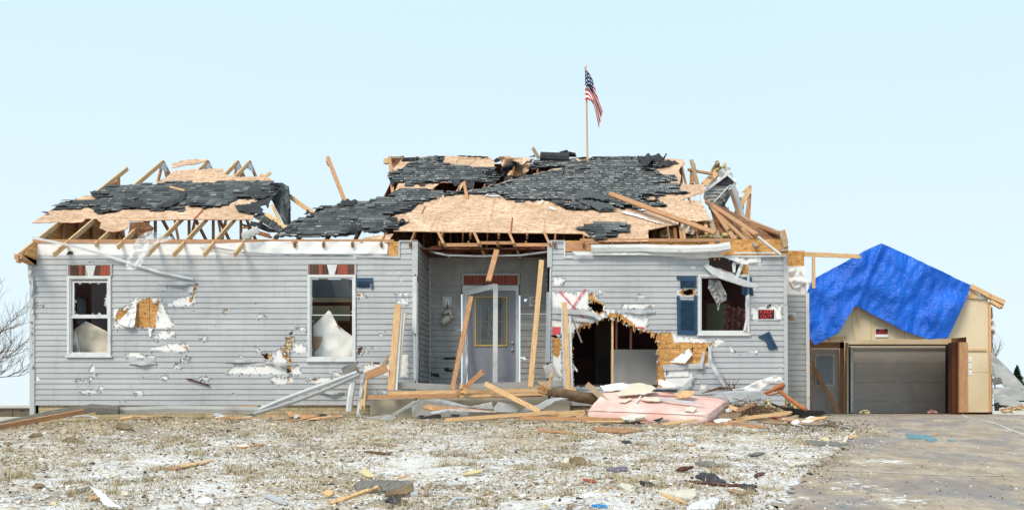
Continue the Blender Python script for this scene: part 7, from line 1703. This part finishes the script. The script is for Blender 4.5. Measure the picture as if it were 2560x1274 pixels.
for k, (x0, x1) in enumerate(((-70, 31), (33, 110))):
    Yf = 38.0; b_ = P(x0, 1040, Yf); e = empty('low_container', P((x0+x1)/2, 1040, Yf), ['low brown open container far behind the house at the left edge', 'low brown open container nearest the house corner in the far background'][k], 'container', 'brown containers in the far field')
    mb = MB(); mb.box(tuple(P(x0, 1041, Yf)), (P(x1, 1020, Yf).x, Yf+2, P(x1, 1020, Yf).z)); mb.build('body', 'container_brown', e)
    mb = MB(); mb.box((P(x0-1, 0, Yf).x, Yf-.1, P(0, 1021, Yf).z), (P(x1+1, 0, Yf).x, Yf+2.1, P(0, 1018.5, Yf).z)); mb.build('rim', 'carpet_grey', e)
    for xx in range(int(x0)+22, int(x1), 44):
        mb = MB(); mb.plate([P(xx-7, 1027, Yf-.02), P(xx+7, 1027, Yf-.02), P(xx, 1023, Yf-.02)], (0, -1, 0), .03); mb.build('lug', 'felt', e)
# ---------------------------------------------------------------- scraps, litter and dry grass over the lawn
r = random.Random(77)
KN = [('wood_chip', 'pine_red', 'small splinter of orange wood lying on the snowy lawn', 'wood scrap', 'small wood splinters scattered on the lawn', 46),
      ('wood_chip', 'pine', 'small chip of pale pine lying on the snowy lawn', 'wood scrap', 'small pale wood chips scattered on the lawn', 34),
      ('shingle_chip', 'felt', 'small black shingle chip lying on the snowy lawn', 'shingle', 'small black shingle chips scattered on the lawn', 64),
      ('drywall_chip', 'drywall_white', 'small white drywall crumb lying on the lawn', 'drywall', 'small drywall crumbs scattered on the lawn', 52),
      ('insulation_tuft', 'insul_yellow', 'small yellow insulation tuft lying on the lawn', 'insulation', 'small insulation tufts scattered on the lawn', 18),
      ('dirt_clod', 'soil', 'small brown soil clod on the snowy lawn', 'clod', 'small soil clods scattered on the lawn', 34),
      ('plastic_chip', 'teal_foam', 'tiny teal plastic bit on the lawn or drive', 'plastic', 'tiny teal bits scattered on the ground', 14),
      ('siding_chip', 'siding_light', 'small grey siding chip lying on the lawn', 'siding piece', 'small siding chips scattered on the lawn', 30)]
def lawn_pt(r):
    while True:
        py = 1046+(r.random()**1.25)*224; px = r.uniform(0, 2150)
        if px > 1950-(py-1150)*.2 and py > 1130: continue
        if px > 2050 and py < 1060: continue
        if px < 300 and py < 1075-px*.1: continue
        if 1450 < px < 1830 and py < 1062: continue
        return px, py
def scatter_pts(kind, n):
    for k in range(n):
        px, py = lawn_pt(r) if kind != 'plastic_chip' or k % 2 else (r.uniform(2080, 2480), r.uniform(1100, 1270))
        yield GP(px, py)
for n_, m_, l_, c_, g_, cnt in KN:
    for p in scatter_pts(n_, cnt):
        mb = MB(); near_ = (p.y+D0)
        a = r.uniform(0, math.pi); s_ = (.016+.045*r.random()**1.8)*(1 if n_ != 'wood_chip' else 1.7)
        asp = r.uniform(.12, .3) if n_ == 'wood_chip' else r.uniform(.45, .95)
        ca, sa = math.cos(a), math.sin(a)
        if n_ in ('insulation_tuft', 'dirt_clod'):
            s_ *= 1.25; base = len(mb.v); R_ = []
            for lv, (h_, rr_) in enumerate(((-.01, 1), (.25, .85), (.5, .45))):
                for q in range(7):
                    an = q/7*6.283; rad = s_*rr_*r.uniform(.65, 1.1); R_.append(p+Vector((math.cos(an)*rad, math.sin(an)*rad, s_*h_*r.uniform(.6, 1.2))))
            R_.append(p+Vector((0, 0, s_*.55)))
            fs_ = [(l*7+q, l*7+(q+1) % 7, (l+1)*7+(q+1) % 7, (l+1)*7+q) for l in range(2) for q in range(7)]+[(14+q, 14+(q+1) % 7, 21) for q in range(7)]
            mb.shared(R_, fs_)
        else:
            pts = []
            for q in range(6):
                an = q/6*6.283+r.uniform(-.3, .3); rr_ = s_*r.uniform(.6, 1.1); x, y = math.cos(an)*rr_, math.sin(an)*rr_*asp
                pts.append(p+Vector((x*ca-y*sa, x*sa+y*ca, .012+x*r.uniform(-.1, .3)+y*.4)))
            mb.plate(pts, (0, 0, 1), r.uniform(.008, .02))
        px_ = VX+p.x*F/(p.y+D0); py_ = HY-(p.z-ZC)*F/(p.y+D0)
        col_ = ['below the left window', 'between the two left windows', 'below the second window', 'in front of the porch', 'below the pink mattress', 'near the driveway'][min(5, int(px_ > 300)+int(px_ > 720)+int(px_ > 960)+int(px_ > 1420)+int(px_ > 1830))]
        row_ = ['high up close to the house', 'on the middle of the slope', 'low in the foreground'][int(py_ > 1100)+int(py_ > 1180)]
        base_ = l_.replace(' lying on the snowy lawn', '').replace(' lying on the lawn', '').replace(' on the snowy lawn', '').replace(' on the lawn or drive', '')
        mb.build(n_, m_, None, base_+' '+col_+', '+row_, c_, g_)
r = random.Random(52)
ZN = [(925, 1100, 1012, 1046, 'below the left half of the porch', 22), (1100, 1300, 1018, 1048, 'below the front door', 22), (1300, 1470, 1018, 1048, 'left of the pink mattress', 18), (1480, 1760, 1046, 1060, 'along the front edge of the pink mattress', 20),
      (1790, 1930, 1020, 1062, 'between mattress and black mat', 30), (1930, 2040, 1050, 1068, 'in front of the black mat', 18), (300, 640, 1034, 1050, 'along the fallen gutter under the windows', 22), (640, 900, 1038, 1056, 'under the leaning gutter', 18), (1385, 1440, 930, 985, None, 0)]
RK_ = [('splintered_wood', 'pine', 'pale pine slat'), ('splintered_wood', 'pine_red', 'reddish wood slat'), ('splintered_wood', 'pine_grey', 'grey weathered slat'), ('broken_shard', 'siding_light', 'grey siding shard'), ('broken_shard', 'drywall_white', 'white drywall shard'), ('broken_shard', 'felt', 'black shingle shard'), ('broken_shard', 'trim_white', 'white trim shard'), ('broken_shard', 'carpet_grey', 'dark grey shard')]
for x0, x1, y0, y1, wh, cnt in ZN:
    for k in range(cnt):
        n_, m_, l_ = RK_[(k*3+r.randrange(2)) % 8]; px, py = r.uniform(x0, x1), r.uniform(y0, y1)
        g_ = GP(px, max(py, 1040)); g_.z += max(0, (1043-py)/F*(g_.y+D0)) if py < 1043 else 0
        if wh.startswith('along the front edge'): g_.y -= .35
        mb = MB(); a = r.gauss(0, .35); L_ = r.uniform(.1, .42); dv = Vector((math.cos(a), r.uniform(-.5, .5), r.uniform(-.12, .22))).normalized()*L_
        if n_ == 'splintered_wood': mb.board(g_-dv+Vector((0, 0, .04)), g_+dv+Vector((0, 0, .04)), r.uniform(.02, .07), r.uniform(.015, .035), n=(0, -1, r.uniform(.2, 2)), broken=(.04, .05))
        else:
            u_ = Vector((r.uniform(-.3, .3), r.uniform(.3, 1), r.uniform(.1, .7))).normalized()*r.uniform(.02, .07); dv = dv*.36
            q = [g_+Vector((0, 0, .03))+dv*math.cos(t_)*r.uniform(.7, 1.2)+u_*(1+math.sin(t_)*r.uniform(.6, 1.1)) for t_ in (0, .9, 1.9, 3.0, 4.0, 5.2)]
            mb.plate(q, dv.cross(u_), .008)
        mb.build(n_, m_, None, 'small '+l_+' lying '+wh, 'wood scrap' if n_ == 'splintered_wood' else 'shard', 'small broken pieces around the house foot')
rg = np.random.default_rng(5)
def raw_mesh(name, V, nper, mat, faces_per=None):
    n = len(V)//nper; me = bpy.data.meshes.new(name); Fc = np.arange(len(V)).reshape(n, nper)
    me.vertices.add(len(V)); me.vertices.foreach_set('co', V.astype(np.float32).ravel())
    me.loops.add(len(V)); me.loops.foreach_set('vertex_index', Fc.astype(np.int32).ravel())
    me.polygons.add(n); me.polygons.foreach_set('loop_start', np.arange(0, len(V), nper, dtype=np.int32)); me.update(calc_edges=True)
    me.materials.append(MATS[mat]); o = bpy.data.objects.new(name, me); C.objects.link(o); return o
def samp(n, seed, thr=None):
    out = []; rr = random.Random(seed)
    while len(out) < n:
        d = 8.2+11.0*rr.random()**.9; px = rr.uniform(-60, 2230); X = (px-VX)/F*d; Y = d-D0
        if Y > -.35 or (inpoly(X, Y, drive_xy) and inpoly(X-rr.expovariate(4), Y, drive_xy)): continue
        if thr is not None and nz3(X*.7, Y*.7, 4)+.6*nz3(X*2.3, Y*2.3, 9)+(.25 if Y > -3.5 else 0) < thr+rr.uniform(-.25, .25): continue
        out.append((X, Y, gh(X, Y)))
    return np.array([(x, y, z+(.04 if inpoly(x, y, drive_xy) else 0)) for x, y, z in out])
p = samp(30000, 3, .05); n = len(p)
a = rg.uniform(0, 6.28, n); h_ = rg.uniform(.02, .065, n); le = rg.uniform(.3, 1.6, n)*h_; w = rg.uniform(.003, .006, n)
cl = []; rr = random.Random(41)
for k in range(85):
    q = GP(*lawn_pt(rr))
    for _ in range(75):
        x, y = q.x+rr.gauss(0, .07), q.y+rr.gauss(0, .06); cl.append((x, y, gh(x, y)))
p = np.vstack([p, np.array(cl)]); m_ = len(cl); n = len(p)
a = np.concatenate([a, rg.uniform(0, 6.28, m_)]); hh_ = rg.uniform(.03, .11, m_); h_ = np.concatenate([h_, hh_]); le = np.concatenate([le, rg.uniform(.2, 1.3, m_)*hh_]); w = np.concatenate([w, rg.uniform(.003, .006, m_)])
dx, dy = np.cos(a), np.sin(a)
V = np.zeros((n, 3, 3)); V[:, 0] = p; V[:, 0, 0] -= w*dy; V[:, 0, 1] += w*dx; V[:, 1] = p; V[:, 1, 0] += w*dy; V[:, 1, 1] -= w*dx
V[:, 2] = p; V[:, 2, 0] += le*dx; V[:, 2, 1] += le*dy; V[:, 2, 2] += h_
V[:, :2, 2] -= .004
o = raw_mesh('dry_grass', V.reshape(-1, 3), 3, 'dry_blades'); o['kind'] = 'stuff'; o['label'] = 'short dry tan grass poking through the thin snow'; o['category'] = 'grass'
p = samp(30000, 8, -.3); n = len(p)
a = rg.uniform(0, 6.28, n); s_ = .005+.018*rg.random(n)**2.6; asp = rg.uniform(.2, .9, n)
V = np.zeros((n, 4, 3))
for k, (u, v_) in enumerate(((-1, -1), (1, -.8), (.8, 1), (-1, .9))):
    x = u*s_; y = v_*s_*asp
    V[:, k] = p; V[:, k, 0] += x*np.cos(a)-y*np.sin(a); V[:, k, 1] += x*np.sin(a)+y*np.cos(a); V[:, k, 2] += .006+rg.uniform(-.3, .5, n)*s_*u+rg.uniform(0, .6, n)*s_*v_+s_*.3
o = raw_mesh('litter', V.reshape(-1, 3), 4, 'litter'); o['kind'] = 'stuff'; o['label'] = 'fine crumbs of leaves, plaster and wood strewn over the lawn'; o['category'] = 'litter'
out = []; rr = random.Random(6)
while len(out) < 900:
    px, py = rr.uniform(1950, 2560), 1036+238*rr.random()**1.3; q = GP(px, py)
    if inpoly(q.x, q.y, drive_xy) and q.y < 5: out.append(q+Vector((0, 0, .014)))
p = np.array(out); n = len(p); a = rg.uniform(0, 6.28, n); s_ = .004+.016*rg.random(n)**2.5
V = np.zeros((n, 4, 3))
for k, (u, v_) in enumerate(((-1, -1), (1, -.8), (.8, 1), (-1, .9))):
    V[:, k] = p; V[:, k, 0] += (u*np.cos(a)-v_*.6*np.sin(a))*s_; V[:, k, 1] += (u*np.sin(a)+v_*.6*np.cos(a))*s_; V[:, k, 2] += s_*.25*(u+1)
o = raw_mesh('grit', V.reshape(-1, 3), 4, 'litter'); o['kind'] = 'stuff'; o['label'] = 'fine grit and crumbs on the concrete driveway'; o['category'] = 'litter'

out = []; rr = random.Random(16)
while len(out) < 900:
    px, py = rr.gauss(2030, 75), rr.gauss(1068, 11)
    if 1052 < py < 1130: q = GP(px, py); out.append(q+Vector((0, 0, .02)))
p = np.array(out); n = len(p); a = rg.uniform(0, 6.28, n); s_ = .006+.018*rg.random(n)**2
V = np.zeros((n, 4, 3))
for k, (u, v_) in enumerate(((-1, -1), (1, -.8), (.8, 1), (-1, .9))):
    V[:, k] = p; V[:, k, 0] += (u*np.cos(a)-v_*.6*np.sin(a))*s_; V[:, k, 1] += (u*np.sin(a)+v_*.6*np.cos(a))*s_; V[:, k, 2] += s_*.4*(u+1)
o = raw_mesh('shingle_crumbs', V.reshape(-1, 3), 4, 'felt'); o['kind'] = 'stuff'; o['label'] = 'black shingle crumbs strewn at the top edge of the driveway'; o['category'] = 'litter'
for o in bpy.data.objects:
    if '_o' in o: del o['_o']
